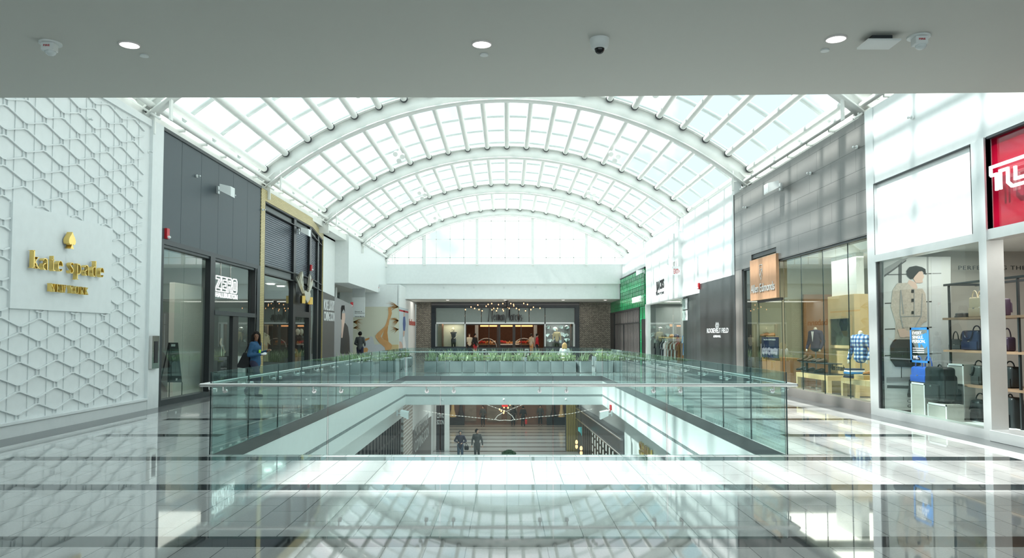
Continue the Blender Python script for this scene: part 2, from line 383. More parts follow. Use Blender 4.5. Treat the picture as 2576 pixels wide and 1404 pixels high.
# side building shells behind the shops
mb = MB(); mb.box(-16.3, -16, -6, 66, -6.3, 6.4); mb.box(-16, -8.5, SOF_Y, 66, 6.2, 6.4); struct(mb.build('wall_left', 'white'))
mb = MB(); mb.box(16, 16.3, -6, 66, -6.3, 6.4); mb.box(8.5, 16, SOF_Y, 66, 6.2, 6.4); struct(mb.build('wall_right', 'white'))

# ============================================================ glass balustrade
def inv_box(mb, x0, x1, y0, y1, z0, z1, side):
    """glass slab: large faces slot 0, top/bottom slot 1, other slim faces slot 2"""
    mb.box(x0, x1, y0, y1, z0, z1)
    k = len(mb.m) - 6; thin_x = (x1 - x0) < (y1 - y0)
    mb.m[k] = mb.m[k + 1] = 1
    for j in ((2, 3) if thin_x else (4, 5)): mb.m[k + j] = 2
GT = 1.10
GM = ['balglass', 'glassedge', 'glassdark']
bal = []
names = {'near': 'glass balustrade along the near edge of the opening', 'left': 'long glass balustrade down the left side of the opening',
         'right': 'long glass balustrade down the right side of the opening', 'far': 'glass balustrade across the far end of the opening'}
def rail_run(key, A, B, n_or_len, side, joints=None, hr_off=0.09, ext=0.12, glass_y=None):
    """A->B glass line, side: unit vector towards the walkway"""
    t = thing('glass_balustrade', names[key], 'balustrade', (A[0], A[1], 0))
    A = Vector(A); B = Vector(B); u = (B - A).normalized(); L = (B - A).length; sd = Vector(side)
    js = joints or [L * k / n_or_len for k in range(n_or_len + 1)]
    for a, b in zip(js, js[1:]):
        p = A + u * (a + .008); q = A + u * (b - .008); mb = MB()
        if abs(u.x) > .5: inv_box(mb, min(p.x, q.x), max(p.x, q.x), p.y - .009, p.y + .009, -.02, GT, 0)
        else: inv_box(mb, p.x - .009, p.x + .009, min(p.y, q.y), max(p.y, q.y), -.02, GT, 0)
        mb.build('glass_panel', GM, t)
    z = 0.935; mb = MB(); p = A + sd * hr_off - u * ext; q = B + sd * hr_off + u * ext
    mb.tube((p.x, p.y, z), (q.x, q.y, z), 0.024, n=14); mb.sph((p.x, p.y, z), .024, 0, 10); mb.sph((q.x, q.y, z), .024, 0, 10); mb.build('handrail', 'steel', t)
    for a in js:
        for d in (-.18, .18):
            if not 0.1 < a + d < L - 0.1: continue
            c = A + u * (a + d); h = c + sd * hr_off; mb = MB()
            mb.tube((c.x - sd.x * .012, c.y - sd.y * .012, z - .085), (c.x + sd.x * .035, c.y + sd.y * .035, z - .085), .028, n=10)
            mb.path([(c.x + sd.x * .03, c.y + sd.y * .03, z - .085), (h.x, h.y, z - .075), (h.x, h.y, z)], .009, n=6)
            mb.build('rail_bracket', 'steel', t)
    return t
jn = [0] + [WZ(px, 1144, 0).x - VX0 for px in (825, 1108, 1391, 1677)] + [VX1 - VX0]
rail_run('near', (VX0, VY0 - .03), (VX1, VY0 - .03), 0, (0, -1), jn)
nside = round((VY1 - VY0) / 1.53)
rail_run('left', (VX0 - .03, VY0), (VX0 - .03, VY1), nside, (-1, 0))
rail_run('right', (VX1 + .03, VY0), (VX1 + .03, VY1), nside, (1, 0))
rail_run('far', (VX0, VY1 + .03), (VX1, VY1 + .03), 5, (0, 1))
# ============================================================ left side: wall with trellis and gold letters
def ZX(px, py, x): return WX(px, py, x).z
def wall_run(mb, A, B, pieces, m=0):
    for s0, s1, z0, z1, d0, d1, *r in pieces: mb.seg(A, B, s0, s1, z0, z1, d0, d1, *(r or (m,)))
ksy = DX(366, XL); ksE = DX(394, XL)
ks = thing('trellis_wall', 'white shop wall covered with a raised hexagon trellis and blank sign panel', 'wall', (XL, 10, 0))
sp = (WX(20, 700, XL).y, WX(275, 700, XL).y, 2.02, 3.69)
mb = MB(); mb.box(XL - .35, XL, -6, ksE, 0, 6.28)
mb.build('backing_wall', 'lattice', ks)
mb = MB(); mb.box(XL, XL + .07, ksy, ksE, 0, 6.3); mb.box(XL, XL + .06, -6, ksy, 0, 0.2); mb.box(XL, XL + .09, -6, ksy, .2, .24); mb.box(XL, XL + .05, -6, ksE, 6.15, 6.3)
mb.build('white_border_frame', 'lattice', ks)
mb = MB(); mb.box(XL, XL + .045, sp[0], sp[1], sp[2], sp[3]); mb.build('sign_panel', 'lattice', ks)
mb = MB(); PX, PZ = 0.51, 0.47; y0 = WX(51, 700, XL).y; z0 = ZX(51, 768 / 3.343 + 230, XL)
def inside(y, z): return sp[0] - .01 < y < sp[1] + .01 and sp[2] - .01 < z < sp[3] + .01
def rod(a, b, r=.010, dp=.028):
    # clip against field and sign panel
    n = 6
    for i in range(n):
        p = a + (b - a) * (i / n); q = a + (b - a) * ((i + 1) / n); c = (p + q) / 2
        if 8.5 < c[0] < ksy and .26 < c[1] < 6.12 and not inside(c[0], c[1]):
            d = Vector((q - p)).normalized(); nn = Vector((-d.y, d.x)) * r
            P = [Vector((XL + .005, v.x, v.y)) for v in (p + nn, p - nn, q - nn, q + nn)]
            mb.hexa(P + [v + Vector((dp, 0, 0)) for v in P])
hx, hz = .045, .055
for i in range(-7, 8):
    yc = y0 + i * PX
    rodm = Vector
    rod(Vector((yc + PX / 2, .26)), Vector((yc + PX / 2, 6.12)), .007) if False else None
    for j in range(-10, 10):
        zc = z0 + j * PZ + (PZ / 2 if i % 2 else 0)
        A_, B_, C_, D_ = [Vector((yc + sx * hx, zc + sz * hz)) for sx, sz in ((-1, 1), (1, 1), (1, -1), (-1, -1))]
        rod(A_, B_); rod(D_, C_); rod(A_, D_, .005, .02); rod(B_, C_, .005, .02)
        n_ = Vector((yc + PX - hx, zc + PZ / 2 - hz)); rod(B_, n_); n_ = Vector((yc + PX - hx, zc - PZ / 2 + hz)); rod(C_, n_)
        if j % 2 == 0: rod(Vector((yc + PX / 2, zc - PZ)), Vector((yc + PX / 2, zc + PZ)), .004, .010)
mb.build('hexagon_trellis', 'lattice', ks)
# gold sign : serif letters built from strokes
def ribbon(mb, pts, w, org, u, v, sc, depth, m=0):
    """stroke along pts (2d), w width or list"""
    u = Vector(u); v = Vector(v); n = u.cross(v); P = [Vector(p) for p in pts]
    W_ = w if hasattr(w, '__len__') else [w] * len(P)
    L = []; R_ = []
    for i, p in enumerate(P):
        cl = (P[0] - P[-1]).length < 1e-6; n_ = len(P)
        q0 = P[i - 1] if i > 0 else (P[n_ - 2] if cl else None); q1 = P[i + 1] if i < n_ - 1 else (P[1] if cl else None)
        d1 = (p - q0).normalized() if q0 is not None else None; d2 = (q1 - p).normalized() if q1 is not None else None
        d1 = d1 or d2; d2 = d2 or d1; n1 = Vector((-d1.y, d1.x)); n2 = Vector((-d2.y, d2.x)); bs = n1 + n2
        bs = bs.normalized() if bs.length > .2 else n1
        nn = bs * (W_[i] / 2 / max(.45, bs.dot(n1)))
        L.append(p + nn); R_.append(p - nn)
    for i in range(len(P) - 1):
        q = [R_[i], R_[i + 1], L[i + 1], L[i]]
        w3 = [Vector(org) + u * (a.x * sc) + v * (a.y * sc) for a in q]
        mb.hexa(w3 + [a + n * depth for a in w3], m)
def arcp(cx, cy, rx, ry, a0, a1, n=12): return [(cx + rx * cos(radians(a0 + (a1 - a0) * i / n)), cy + ry * sin(radians(a0 + (a1 - a0) * i / n))) for i in range(n + 1)]
def serif(x, y, w=.36): return ([(x - w / 2, y), (x + w / 2, y)], .05)
TK = .17
GL = {
 'k': (.62, [([(.15, 0), (.15, 1.5)], TK), serif(.15, .03), ([(.0, 1.46), (.2, 1.5)], .05), ([(.2, .45), (.5, .95)], .07), ([(.26, .52), (.56, .03)], .16), serif(.55, .03, .26), serif(.5, .95, .24)]),
 'a': (.58, [(arcp(.26, .7, .2, .25, 170, 0, 10) + [(.46, .0)], [.1, .09, .08, .08, .09, .1, .12, .14, .15, .16, .16, .16]), (arcp(.27, .27, .2, .25, 80, 280, 12), .11), ([(.46, .06), (.58, .04)], .06)]),
 't': (.4, [([(.17, 1.3), (.17, .15), (.24, .03), (.38, .06)], [.07, .15, .12, .05]), ([(.0, .93), (.36, .93)], .06)]),
 'e': (.56, [(arcp(.28, .5, .23, .45, 0, 325, 18), [.05 + .09 * abs(sin(radians(90 + 325 * i / 18 / 1))) ** 2 for i in range(19)]), ([(.08, .52), (.5, .52)], .055)]),
 's': (.44, [([(.38, .78), (.34, .93), (.2, .97), (.07, .88), (.07, .72), (.2, .56), (.33, .42), (.38, .24), (.3, .06), (.16, .02), (.05, .08), (.03, .26)], [.04, .06, .07, .1, .13, .15, .15, .13, .1, .07, .06, .04])]),
 'p': (.62, [([(.15, -.5), (.15, .97)], TK), serif(.15, -.47), (arcp(.3, .48, .24, .45, 130, -130, 14), .12), ([(0, .94), (.16, .97)], .05)]),
 'd': (.62, [([(.45, 0), (.45, 1.5)], TK), ([(.3, 1.46), (.46, 1.5)], .05), serif(.5, .03, .2), (arcp(.3, .48, .24, .45, 50, 310, 14), .12)]),
 ' ': (.28, []),
 'N': (.85, [([(.12, 0), (.12, 1)], .06), ([(.1, 1), (.7, 0)], .16), ([(.7, 0), (.7, 1)], .06), serif(.12, .03, .26), serif(.08, .97, .2), serif(.7, .97, .26)]),
 'E': (.72, [([(.15, 0), (.15, 1)], .15), ([(.05, .97), (.62, .97)], .06), ([(.05, .03), (.64, .03)], .06), ([(.15, .52), (.5, .52)], .05), ([(.6, .97), (.6, .78)], .05), ([(.62, .03), (.62, .24)], .05)]),
 'W': (1.1, [([(.1, 1), (.33, 0)], .14), ([(.33, 0), (.52, .9)], .06), ([(.5, 1), (.74, 0)], .14), ([(.74, 0), (.96, 1)], .06), serif(.1, .97, .24), serif(.96, .97, .22), serif(.5, .97, .22)]),
 'Y': (.82, [([(.1, 1), (.4, .45)], .14), ([(.4, .45), (.7, 1)], .06), ([(.4, .5), (.4, 0)], .14), serif(.4, .03, .28), serif(.1, .97, .24), serif(.7, .97, .22)]),
 'O': (.92, [(arcp(.44, .5, .36, .48, 0, 360, 24), [.06 + .1 * abs(cos(radians(360 * i / 24))) for i in range(25)])]),
 'R': (.82, [([(.15, 0), (.15, 1)], .15), ([(.02, .97), (.4, .97)], .06), (arcp(.38, .74, .2, .23, 90, -90, 8), .12), ([(.15, .5), (.4, .5)], .05), ([(.38, .5), (.72, .02)], .14), serif(.15, .03, .26)]),
 'K': (.84, [([(.15, 0), (.15, 1)], .15), serif(.15, .03, .26), serif(.15, .97, .26), ([(.18, .42), (.66, .97)], .06), ([(.32, .56), (.7, .03)], .15), serif(.7, .03, .22)]),
}
def gold_word(name, parent, txt, px0, px1, pyb, gx, gy, x=XL + .05, depth=.075):
    a = WX(px0, pyb, x); b = WX(px1, pyb, x); tot = sum(GL[c][0] for c in txt); sc = (b.y - a.y) / tot; cx = 0; k_ = gx / sc
    for c in txt:
        if c != ' ':
            mb = MB()
            for pts, wd in GL[c][1]: ribbon(mb, [(p[0] * gx / gy, p[1]) for p in pts], [q_ * .72 for q_ in (wd if hasattr(wd, '__len__') else [wd] * len(pts))], (x + .02, a.y + cx * sc, a.z), UL, UZ, gy, depth)
            mb.build('letter_' + c.lower(), 'gold', parent)
        cx += GL[c][0]
ksn = thing('gold_letter_sign', 'raised polished gold shop name with a spade emblem on the blank white panel', 'sign', (XL + .05, 13.3, 2.4))
gold_word('kate', ksn, 'kate spade', 67, 256, 674, .29, .195)
gold_word('ny', ksn, 'NEW YORK', 114, 213, 733, .15, .135)
c = WX(168, 606, XL + .07); mb = MB(); S = .125
pts = [(0, 1.25)] + [(.28, .85), (.6, .5), (.85, .12), (.85, -.2), (.68, -.48), (.4, -.55), (.16, -.42), (.12, -.6), (.42, -1.12)]
pts = pts + [(-x, y) for x, y in pts[:0:-1]]
mb.prism([(c.x, c.y + a * S, c.z + b * S) for a, b in pts], (.10, 0, 0)); mb.build('spade_emblem', 'gold', ksn)
# small wall sensors on the trellis wall
def sensor(px, py, x, label, grp='small white wall sensors', sgn=1):
    p = WX(px, py, x); t = thing('wall_sensor', label, 'sensor', tuple(p), grp)
    mb = MB(); mb.tube(p, p + Vector((.03 * sgn, 0, 0)), .038, n=12); mb.build('mount', 'white', t)
    mb = MB(); q = p + Vector((.03 * sgn, 0, 0)); mb.tube(q, q + Vector((.05 * sgn, 0, 0)), .014, n=8); mb.sph(q + Vector((.06 * sgn, 0, 0)), (.022, .026, .026), 0, 10); mb.build('nozzle', 'alum', t)
sensor(219, 300, XL + .03, 'white sprinkler head high on the trellis wall')
sensor(372, 382, XL + .07, 'white sprinkler head on the trellis wall border')
# hose cabinet
t = thing('recessed_cabinet', 'narrow steel cabinet with dark glass on the white wall border', 'cabinet', (XL + .07, DX(387, XL), 0))
ya, yb = DX(379, XL + .1), DX(397, XL + .1); za, zb_ = ZX(388, 926, XL), ZX(388, 845, XL)
mb = MB(); mb.box(XL + .07, XL + .14, ya, yb, za, zb_); mb.build('cabinet_body', 'steel', t)
mb = MB(); mb.box(XL + .14, XL + .15, ya + .1, yb - .08, za + .12, zb_ - .12); mb.build('glass_slot', 'black', t)

# ============================================================ charcoal shop
ZA, ZB = ksE, DX(651, XL)
zh = thing('charcoal_shopfront', 'charcoal panelled shopfront with large windows beside the trellis wall', 'shopfront', (XL, ZA, 0))
seams = [ZA, DX(449, XL), DX(499, XL), DX(543, XL), DX(581, XL), DX(617, XL), ZB]
for a, b in zip(seams, seams[1:]):
    mb = MB(); mb.box(XL - .25, XL, a + .006, b - .006, 3.78, 6.24); mb.build('cladding_panel', 'charcoal', zh)
mb = MB(); mb.box(XL - .3, XL + .03, ZA, ZB, 6.24, 6.32); mb.box(XL - .3, XL - .01, ZA, ZB, 3.6, 6.2); mb.build('top_trim', 'dkframe', zh)
g1a, g1b, g2a, d1, d2, g2b = DX(406, XL), DX(525, XL), DX(537, XL), DX(587, XL), DX(601, XL), DX(641, XL)
wt = ZX(407, 613, XL)
mb = MB(); fr = [(ZA, g1a, 0, 3.78), (g1a, g2b, wt, 3.78), (g1a, g1b, 0, .13), (g2b, ZB, 0, 3.78)]
for a, b, c_, d_ in fr: mb.box(XL - .2, XL + .02, a, b, c_, d_)
mb.build('window_surround', 'dkframe', zh)
mb = MB(); mb.box(XL - .12, XL + .02, g1b, g2a, 0, wt); mb.box(XL - .12, XL + .02, g2b - .08, g2b + .08, 0, wt); mb.box(XL - .12, XL - .02, d1, d2, 0, 2.16); mb.build('mullion', 'blackmetal', zh)
zt1, zt2 = ZX(560, 797, XL), ZX(560, 788, XL)
mb = MB(); mb.box(XL - .2, XL + .03, g2a, g2b, 2.14, 2.26); mb.build('transom', 'dkframe', zh)
ym = DX(470, XL)
for i, (a, b, c_, d_) in enumerate(((g1a, ym - .006, .13, wt), (ym + .006, g1b, .13, wt), (g2a, g2b, 2.26, wt), (d2, g2b, .02, 2.14))):
    mb = MB(); mb.box(XL - .11, XL - .095, a, b, c_, d_); mb.build('window_pane', 'shopglass', zh)
dr = MB(); dr.box(XL - .11, XL - .095, g2a + .02, d1, .02, 2.14); dp = dr.build('glass_door', 'shopglass', zh)
# interior
def room(name, x0, x1, y0, y1, z1, wallm, floorm='floor', ceilm='white', left=True, z0=0.0, group=None):
    """shell of a shop: back, two sides, ceiling (open to the glass)"""
    mb = MB(); xb, xf = (x0, x1) if left else (x1, x0); t = .08 if left else -.08
    mb.box(xb - t, xb, y0, y1, z0, z1); mb.box(xb, xf, y0 - .05, y0, z0, z1); mb.box(xb, xf, y1, y1 + .05, z0, z1)
    o = struct(mb.build(name, wallm)); mb = MB(); mb.box(xb, xf, y0, y1, z1, z1 + .06); struct(mb.build('ceiling_shop', ceilm)); return o
def shop_or_fill_light(x, y, z, e, sx=2.0, sy=3.0, col=(1, .95, .88)):
    l = bpy.data.lights.new('shop_or_fill_light', 'AREA'); l.shape = 'RECTANGLE'; l.size = sx; l.size_y = sy; l.energy = e; l.color = col
    o = bpy.data.objects.new('shop_or_fill_light', l); COL.objects.link(o); o.location = (x, y, z)
M['zhgrey'] = mat('shop_grey_wall', (0.22, 0.24, 0.24), 0.6)
M['beige'] = mat('beige_display_panel', (0.55, 0.53, 0.48), 0.6)
room('wall_shop', -12.5, XL - .3, ZA + .1, ZB - .15, 3.7, 'zhgrey')
shop_or_fill_light(-10, 20.5, 3.6, 60, 3, 5)
mb = MB(); mb.box(-9.6, -9.45, DX(433, -9.5), DX(505, -9.5), 0, 3.1); tag(mb.build('display_partition', 'beige'), 'tall beige display partition inside the charcoal shop window', 'partition')
# lit shop name
t = thing('lit_shop_sign', 'glowing white two line shop sign hung behind the charcoal shop glass', 'sign', (XL - .25, DX(565, XL), 3)); sx_ = XL - .085
a = WX(543, 731, sx_); b = WX(597, 748, sx_); W_ = b.y - a.y; zt_ = ZX(537.5, 692, sx_); hh = (zt_ - a.z)
mb = MB()   # outlined ZERO
def outl(mb, pts, org, u, v, sx, sy, w, depth, m=0):
    ribbon(mb, [(p[0] * sx, p[1] * sy) for p in pts], w, org, u, v, 1.0, depth, m)
Z = [(0, 1), (1, 1), (1, .8), (.32, .2), (1, .2), (1, 0), (0, 0), (0, .2), (.66, .8), (0, .8), (0, 1)]
E = [(0, 0), (0, 1), (1, 1), (1, .8), (.3, .8), (.3, .6), (.85, .6), (.85, .4), (.3, .4), (.3, .2), (1, .2), (1, 0), (0, 0)]
Rr = [(0, 0), (0, 1), (.8, 1), (1, .85), (1, .5), (.8, .38), (1, 0), (.75, 0), (.5, .4), (.3, .4), (.3, 0), (0, 0)]
R2 = [(.3, .6), (.3, .8), (.7, .8), (.7, .6), (.3, .6)]
Oo = [(.15, 0), (0, .15), (0, .85), (.15, 1), (.85, 1), (1, .85), (1, .15), (.85, 0), (.15, 0)]
O2 = [(.3, .22), (.3, .78), (.7, .78), (.7, .22), (.3, .22)]
lw = W_ / 4.15
for i, shp in enumerate(([Z], [E], [Rr, R2], [Oo, O2])):
    for s_ in shp: ribbon(mb, [(p[0] * lw * .92, p[1] * hh) for p in s_], .024, (sx_, a.y + i * lw * 1.045, a.z), UL, UZ, 1.0, .006)
mb.build('upper_word', 'signwhite', t)
mb = MB(); zb2 = ZX(537.5, 746, sx_) ; put_text(mb, 'HALLIBURTON', (sx_, a.y, zb2), UL, UZ, W_, (a.z - zb2) * .80, .004, bold=.02); mb.build('lower_word', 'signwhite', t)
mb = MB()
for yy in (a.y + .35, a.y + 1.1): mb.tube((sx_, yy, zt_), (sx_, yy, 3.7), .008, n=6)
mb.build('hanging_rod', 'steel', t)

# ============================================================ brass framed shop, its far part angled back
RA, RB = Vector((XL, ZB)), Vector((XL, DX(782, XL)))
pe = WX(810, 843, -8.39); RC = Vector((-8.39, pe.y)); rtop = WX(810, 600, -8.39).z
M['brass'] = brickmat('brass_tiles', (0.58, 0.47, 0.21), (0.50, 0.40, 0.17), (0.25, 0.2, 0.08), 0.40, 0.055, 0.006, rot=(pi / 2, 0, pi / 2), rough=0.35, metal=0.35)
M['louvre'] = mat('louvre_grey', (0.12, 0.14, 0.17), 0.35, 0.4)
rg = thing('brass_framed_shopfront', 'black glazed shopfront inside a thin brass tile frame', 'shopfront', (XL, ZB, 0))
L1 = (RB - RA).length; L2 = (RC - RB).length
mb = MB(); bw = DX(661, XL) - ZB
mb.seg(RA, RB, 0, bw, 0, 6.28, -.02, .25); mb.seg(RA, RB, bw, L1, 5.92, 6.28, -.02, .25); mb.seg(RB, RC, 0, L2, 5.92, 6.20, -.02, .25)
mb.seg(RB, RC, L2 - .13, L2, 0, 5.95, -.02, .25); mb.build('brass_frame', 'brass', rg)
q1, q2, q3 = DX(738, XL) - ZB, DX(744, XL) - ZB, DX(778, XL) - ZB
mb = MB()
for A_, B_, L, list_ in ((RA, RB, L1, ((bw, bw + .18), (q1, q2), (q3, L1))), (RB, RC, L2, ((0, .1), (L2 * .55, L2 * .66), (L2 - .3, L2 - .13)))):
    for a, b in list_: mb.seg(A_, B_, a, b, 0, 5.92, .02, .22)
    for z0_, z1_ in ((5.88, 5.92), (5.63, 5.66), (3.85, 3.88), (3.57, 3.61), (0, .1)): mb.seg(A_, B_, bw if A_ is RA else 0, L, z0_, z1_, .0, .2)
mb.seg(RA, RB, q2, q3, 2.28, 2.5, .02, .2)
mb.build('black_mullions', 'blackmetal', rg)
for A_, B_, a, b in ((RA, RB, bw + .18, q1), (RA, RB, q2, q3), (RB, RC, .1, L2 * .55), (RB, RC, L2 * .66, L2 - .3)):
    mb = MB(); mb.seg(A_, B_, a, b, 3.90, 5.62, .13, .18)
    for k in range(24): mb.seg(A_, B_, a, b, 3.92 + k * .071, 3.945 + k * .071, .105, .13)
    mb.build('louvre_panel', 'louvre', rg)
    for z0_, z1_ in ((5.66, 5.86), (3.62, 3.84)):
        mb = MB(); mb.seg(A_, B_, a, b, z0_, z1_, .12, .14); mb.build('spandrel_pane', 'zhgrey', rg)
mb = MB(); mb.seg(RA, RB, q2, q3, 2.5, 3.54, .12, .18); mb.build('sign_backing_panel', 'blackmetal', rg)
for A_, B_, a, b, zt_ in ((RA, RB, bw + .18, q1, 3.54), (RB, RC, .1, L2 * .55, 3.54), (RB, RC, L2 * .66, L2 - .3, 3.54)):
    mb = MB(); mb.seg(A_, B_, a, b, .1, zt_, .105, .12); mb.build('window_pane', 'shopglass', rg)
mb = MB(); mb.seg(RA, RB, q2 + .05, q3 - .05, .02, 2.28, .105, .12); mb.build('glass_door', 'shopglass', rg)
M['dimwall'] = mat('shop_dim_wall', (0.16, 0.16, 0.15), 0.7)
room('wall_shop', -11.5, -8.65, ZB + .1, 34.6, 3.6, 'dimwall')
mb = MB(); mb.prism([(-8.02, ZB + .1, 3.62), (-8.02, RB.y, 3.62), (-8.6, pe.y - .2, 3.62), (-8.65, ZB + .1, 3.62)], (0, 0, .05)); struct(mb.build('ceiling_shop', 'white'))
mb = MB(); mb.box(-8.65, -8.02, ZB + .02, ZB + .07, 0, 3.62); struct(mb.build('wall_shop_return', 'dimwall'))
shop_or_fill_light(-9.6, 28, 3.5, 45, 2, 6)
# winged emblem
t = thing('winged_emblem', 'gold and silver winged crest over the brass framed shop door', 'emblem', tuple(WX(765, 730, XL + .1)))
M['silver'] = mat('silver_leaf', (0.70, 0.66, 0.55), 0.3, 0.8)
c0 = WX(765, 745, XL + .06)
for sgn in (-1, 1):
    mb = MB()
    for k in range(9):
        a0_ = radians(48 + k * 4.5); ln = (1.35 - .1 * k) * .62; rx = .14 + .07 * k
        p = Vector((0, sgn * (.28 + .03 * k), .0 + .07 * k)); d_ = Vector((0, sgn * cos(a0_) * 1.7, sin(a0_)))
        e = p + d_ * ln; nn = Vector((0, -d_.z * 1.5, d_.y * .6)) * .04
        P = [c0 + v + Vector((.02 * (k % 3), 0, 0)) for v in (p - nn * .6, p + (e - p) * .6 - nn * 1.2, e, p + (e - p) * .6 + nn * 1.2, p + nn * .6)]
        mb.prism(P, (.05, 0, 0))
    mb.build('wing', 'silver', t)
mb = MB(); sh = [(-.26, .1), (-.2, .22), (0, .17), (.2, .22), (.26, .1), (.2, -.1), (0, -.24), (-.2, -.1)]
mb.prism([c0 + Vector((.04, a * 1.7, b - .02)) for a, b in sh], (.1, 0, 0)); mb.box(XL - .13, XL + .12, c0.y - .03, c0.y + .03, c0.z - .03, c0.z + .03); mb.build('shield', 'silver', t)
mb = MB()
for s_ in (-1, 1): mb.tube(c0 + Vector((.1, s_ * .55, -.3)), c0 + Vector((.1, s_ * .55, -.02)), .10, n=12); mb.box(c0.x + .03, c0.x + .1, c0.y + s_ * .2, c0.y + s_ * .6, c0.z - .3, c0.z - .1)
mb.build('scroll', 'gold', t)

# ============================================================ upper wall, hoardings, side corridor
HA = Vector((-8.4, pe.y + .1)); yb_ = 41.5; hb = WY(888, 843, yb_); HB = Vector((hb.x, yb_))
mb = MB(); P = [WX(812, 640, -8.45), 0]
mb.box(-9.4, -8.5, pe.y + .1, 38.0, 3.0, 6.5); mb.box(-8.7, XL - .02, 38.0, 50, ZX(880, 712, XL), 6.6); 
mb.box(-16, -8.7, 38.3, 38.5, 0, 6.3)
wl = struct(mb.build('wall_left', 'white')); wl['label'] = 'white upper wall on the left over the side passage'
mb = MB(); mb.box(-16, -8.71, 38.52, 50, ZX(880, 712, XL) + .02, ZX(880, 712, XL) + .2); struct(mb.build('ceiling_4', 'soffit'))
mb = MB(); mb.box(-9.5, -9.3, 41.8, 42.2, 0, 4.2); struct(mb.build('wall_pier', 'white'))
M['hoard'] = mat('dark_grey_hoarding', (0.10, 0.095, 0.09), 0.45)
M['hoard2'] = mat('grey_print', (0.30, 0.30, 0.30), 0.5)
M['printwhite'] = mat('print_white', (0.8, 0.8, 0.8), 0.5, var=0)
M['skinp'] = mat('print_skin', (0.62, 0.44, 0.36), 0.5, var=0.15, scale=2)
M['blackp'] = mat('print_black', (0.03, 0.028, 0.027), 0.5, var=0.2)
M['hair'] = mat('dark_hair', (0.012, 0.009, 0.008), 0.8, spec=.2)
hd = thing('printed_hoarding', 'dark hoarding with white coming soon lettering and a grey portrait print', 'hoarding', (HA.x, HA.y, 0))
zA, zB2 = WY(812, 733, HA.y).z, WY(888, 768, HB.y).z
# dividing point at px 840
def lineP(A, B, px):   # intersect pixel column with ground line
    r = ray(px, HZ); k = r.x / r.y; d = B - A; s = (k * A.y - A.x) / (d.x - k * d.y); return A + d * s, s
Hm, sm_ = lineP(HA, HB, 841); zM = zA + (zB2 - zA) * sm_
def slab(mb, A, B, zA_, zB_, z0=0, t=.12, m=0, off=0):
    d = (B - A).normalized(); n = Vector((-d.y, d.x)); a0 = A + n * off; b0 = B + n * off; a1, b1 = a0 + n * t, b0 + n * t
    mb.hexa([(a0.x, a0.y, z0), (b0.x, b0.y, z0), (b1.x, b1.y, z0), (a1.x, a1.y, z0), (a0.x, a0.y, zA_), (b0.x, b0.y, zB_), (b1.x, b1.y, zB_), (a1.x, a1.y, zA_)], m)
mb = MB(); slab(mb, HA, Hm, zA, zM); mb.build('lettered_panel', 'hoard', hd)
mb = MB(); slab(mb, Hm, HB, zM, zB2); mb.build('portrait_panel', 'hoard2', hd)
u2 = (HB - HA).normalized(); U3 = (u2.x, u2.y, 0)
pl = lambda px, py: WY(px, py, lineP(HA, HB, px)[0].y)
mb = MB(); 
for txt, pyt, pyb in (('MORE LUXURY', 752, 780), ('COMING SOON', 783, 807)):
    a = pl(813, pyb); b = pl(840, pyb); tp = pl(813, pyt)
    put_text(mb, txt, a + Vector((.02, 0, 0)), U3, UZ, (Vector((b.x, b.y)) - Vector((a.x, a.y))).length, tp.z - a.z, .012, bold=.025)
mb.build('lettering', 'printwhite', hd)
def prt(parent, name, m, pts, layer=1):
    mb = MB(); P = [pl(*p) + Vector((.004 * layer, -.001 * layer, 0)) for p in pts]; mb.prism(P, (.003, 0, 0)); mb.build(name, m, parent)
prt(hd, 'print_coat', 'blackp', [(856, 890), (858, 840), (862, 820), (868, 812), (875, 822), (879, 850), (880, 890)], 1)
prt(hd, 'print_face', 'skinp', [(858, 795), (858, 780), (862, 768), (867, 775), (868, 800), (864, 825), (861, 850), (858, 850), (859, 815)], 2)
prt(hd, 'print_hair', 'hair', [(857, 803), (857, 775), (861, 758), (866, 765), (867, 785), (864, 778), (860, 785), (859, 805)], 3)
# legs advertisement and return wall
LY = 47.0
def PY(y): return lambda px, py: WY(px, py, y)
P7 = lambda u, v: (860 + u / 6.383, 680 + v / 6.383)
bb = thing('advert_hoarding', 'pale boxed hoarding with a large beach photo of raised legs', 'hoarding', (WY(1003, 843, LY).x, LY, 0))
xr = WY(1004, 843, LY).x; ztop = WY(1003, 718, LY).z
mb = MB(); mb.box(-10.2, xr - .08, LY, LY + .1, 0, ztop); mb.box(xr - .1, xr, LY + .0, 50.1, 0, ztop); mb.box(xr - .1, xr, 50.1, NMY, 0, zb - .01); mb.box(-10.2, xr, LY, 50, ztop, ztop + .06); mb.build('white_boarding', 'white', bb)
zA_ = WY(900, 772, LY).z
def art(parent, name, m, pts, layer, y=LY, conv=P7):
    mb = MB(); mb.prism([WY(*conv(*p), y) + Vector((0, -.004 * layer, 0)) for p in pts], (0, -.003, 0)); return mb.build(name, m, parent)
M['cream'] = mat('print_cream', (0.72, 0.72, 0.58), 0.5, var=.1, scale=.4)
M['tan'] = mat('print_tan_skin', (0.62, 0.30, 0.10), 0.4, var=.35, scale=2.5)
M['tan2'] = mat('print_tan_light', (0.70, 0.38, 0.16), 0.4, var=.25, scale=3)
M['leaf'] = mat('print_palm', (0.42, 0.20, 0.05), 0.5, var=.5, scale=3)
M['sand'] = mat('print_sand', (0.68, 0.52, 0.26), 0.5)
M['printgrey'] = mat('print_pale_grey', (0.62, 0.64, 0.66), 0.5)
M['paleblue'] = mat('print_pale_blue', (0.52, 0.60, 0.64), 0.5)
mb = MB(); mb.box(-10.2, xr, LY - .012, LY, 0, zA_); bgp = mb.build('photo_print', 'cream', bb)
art(bb, 'print_white_band', 'paleblue', [(300, 590), (300, 505), (910, 505), (910, 590)], 1) if False else None
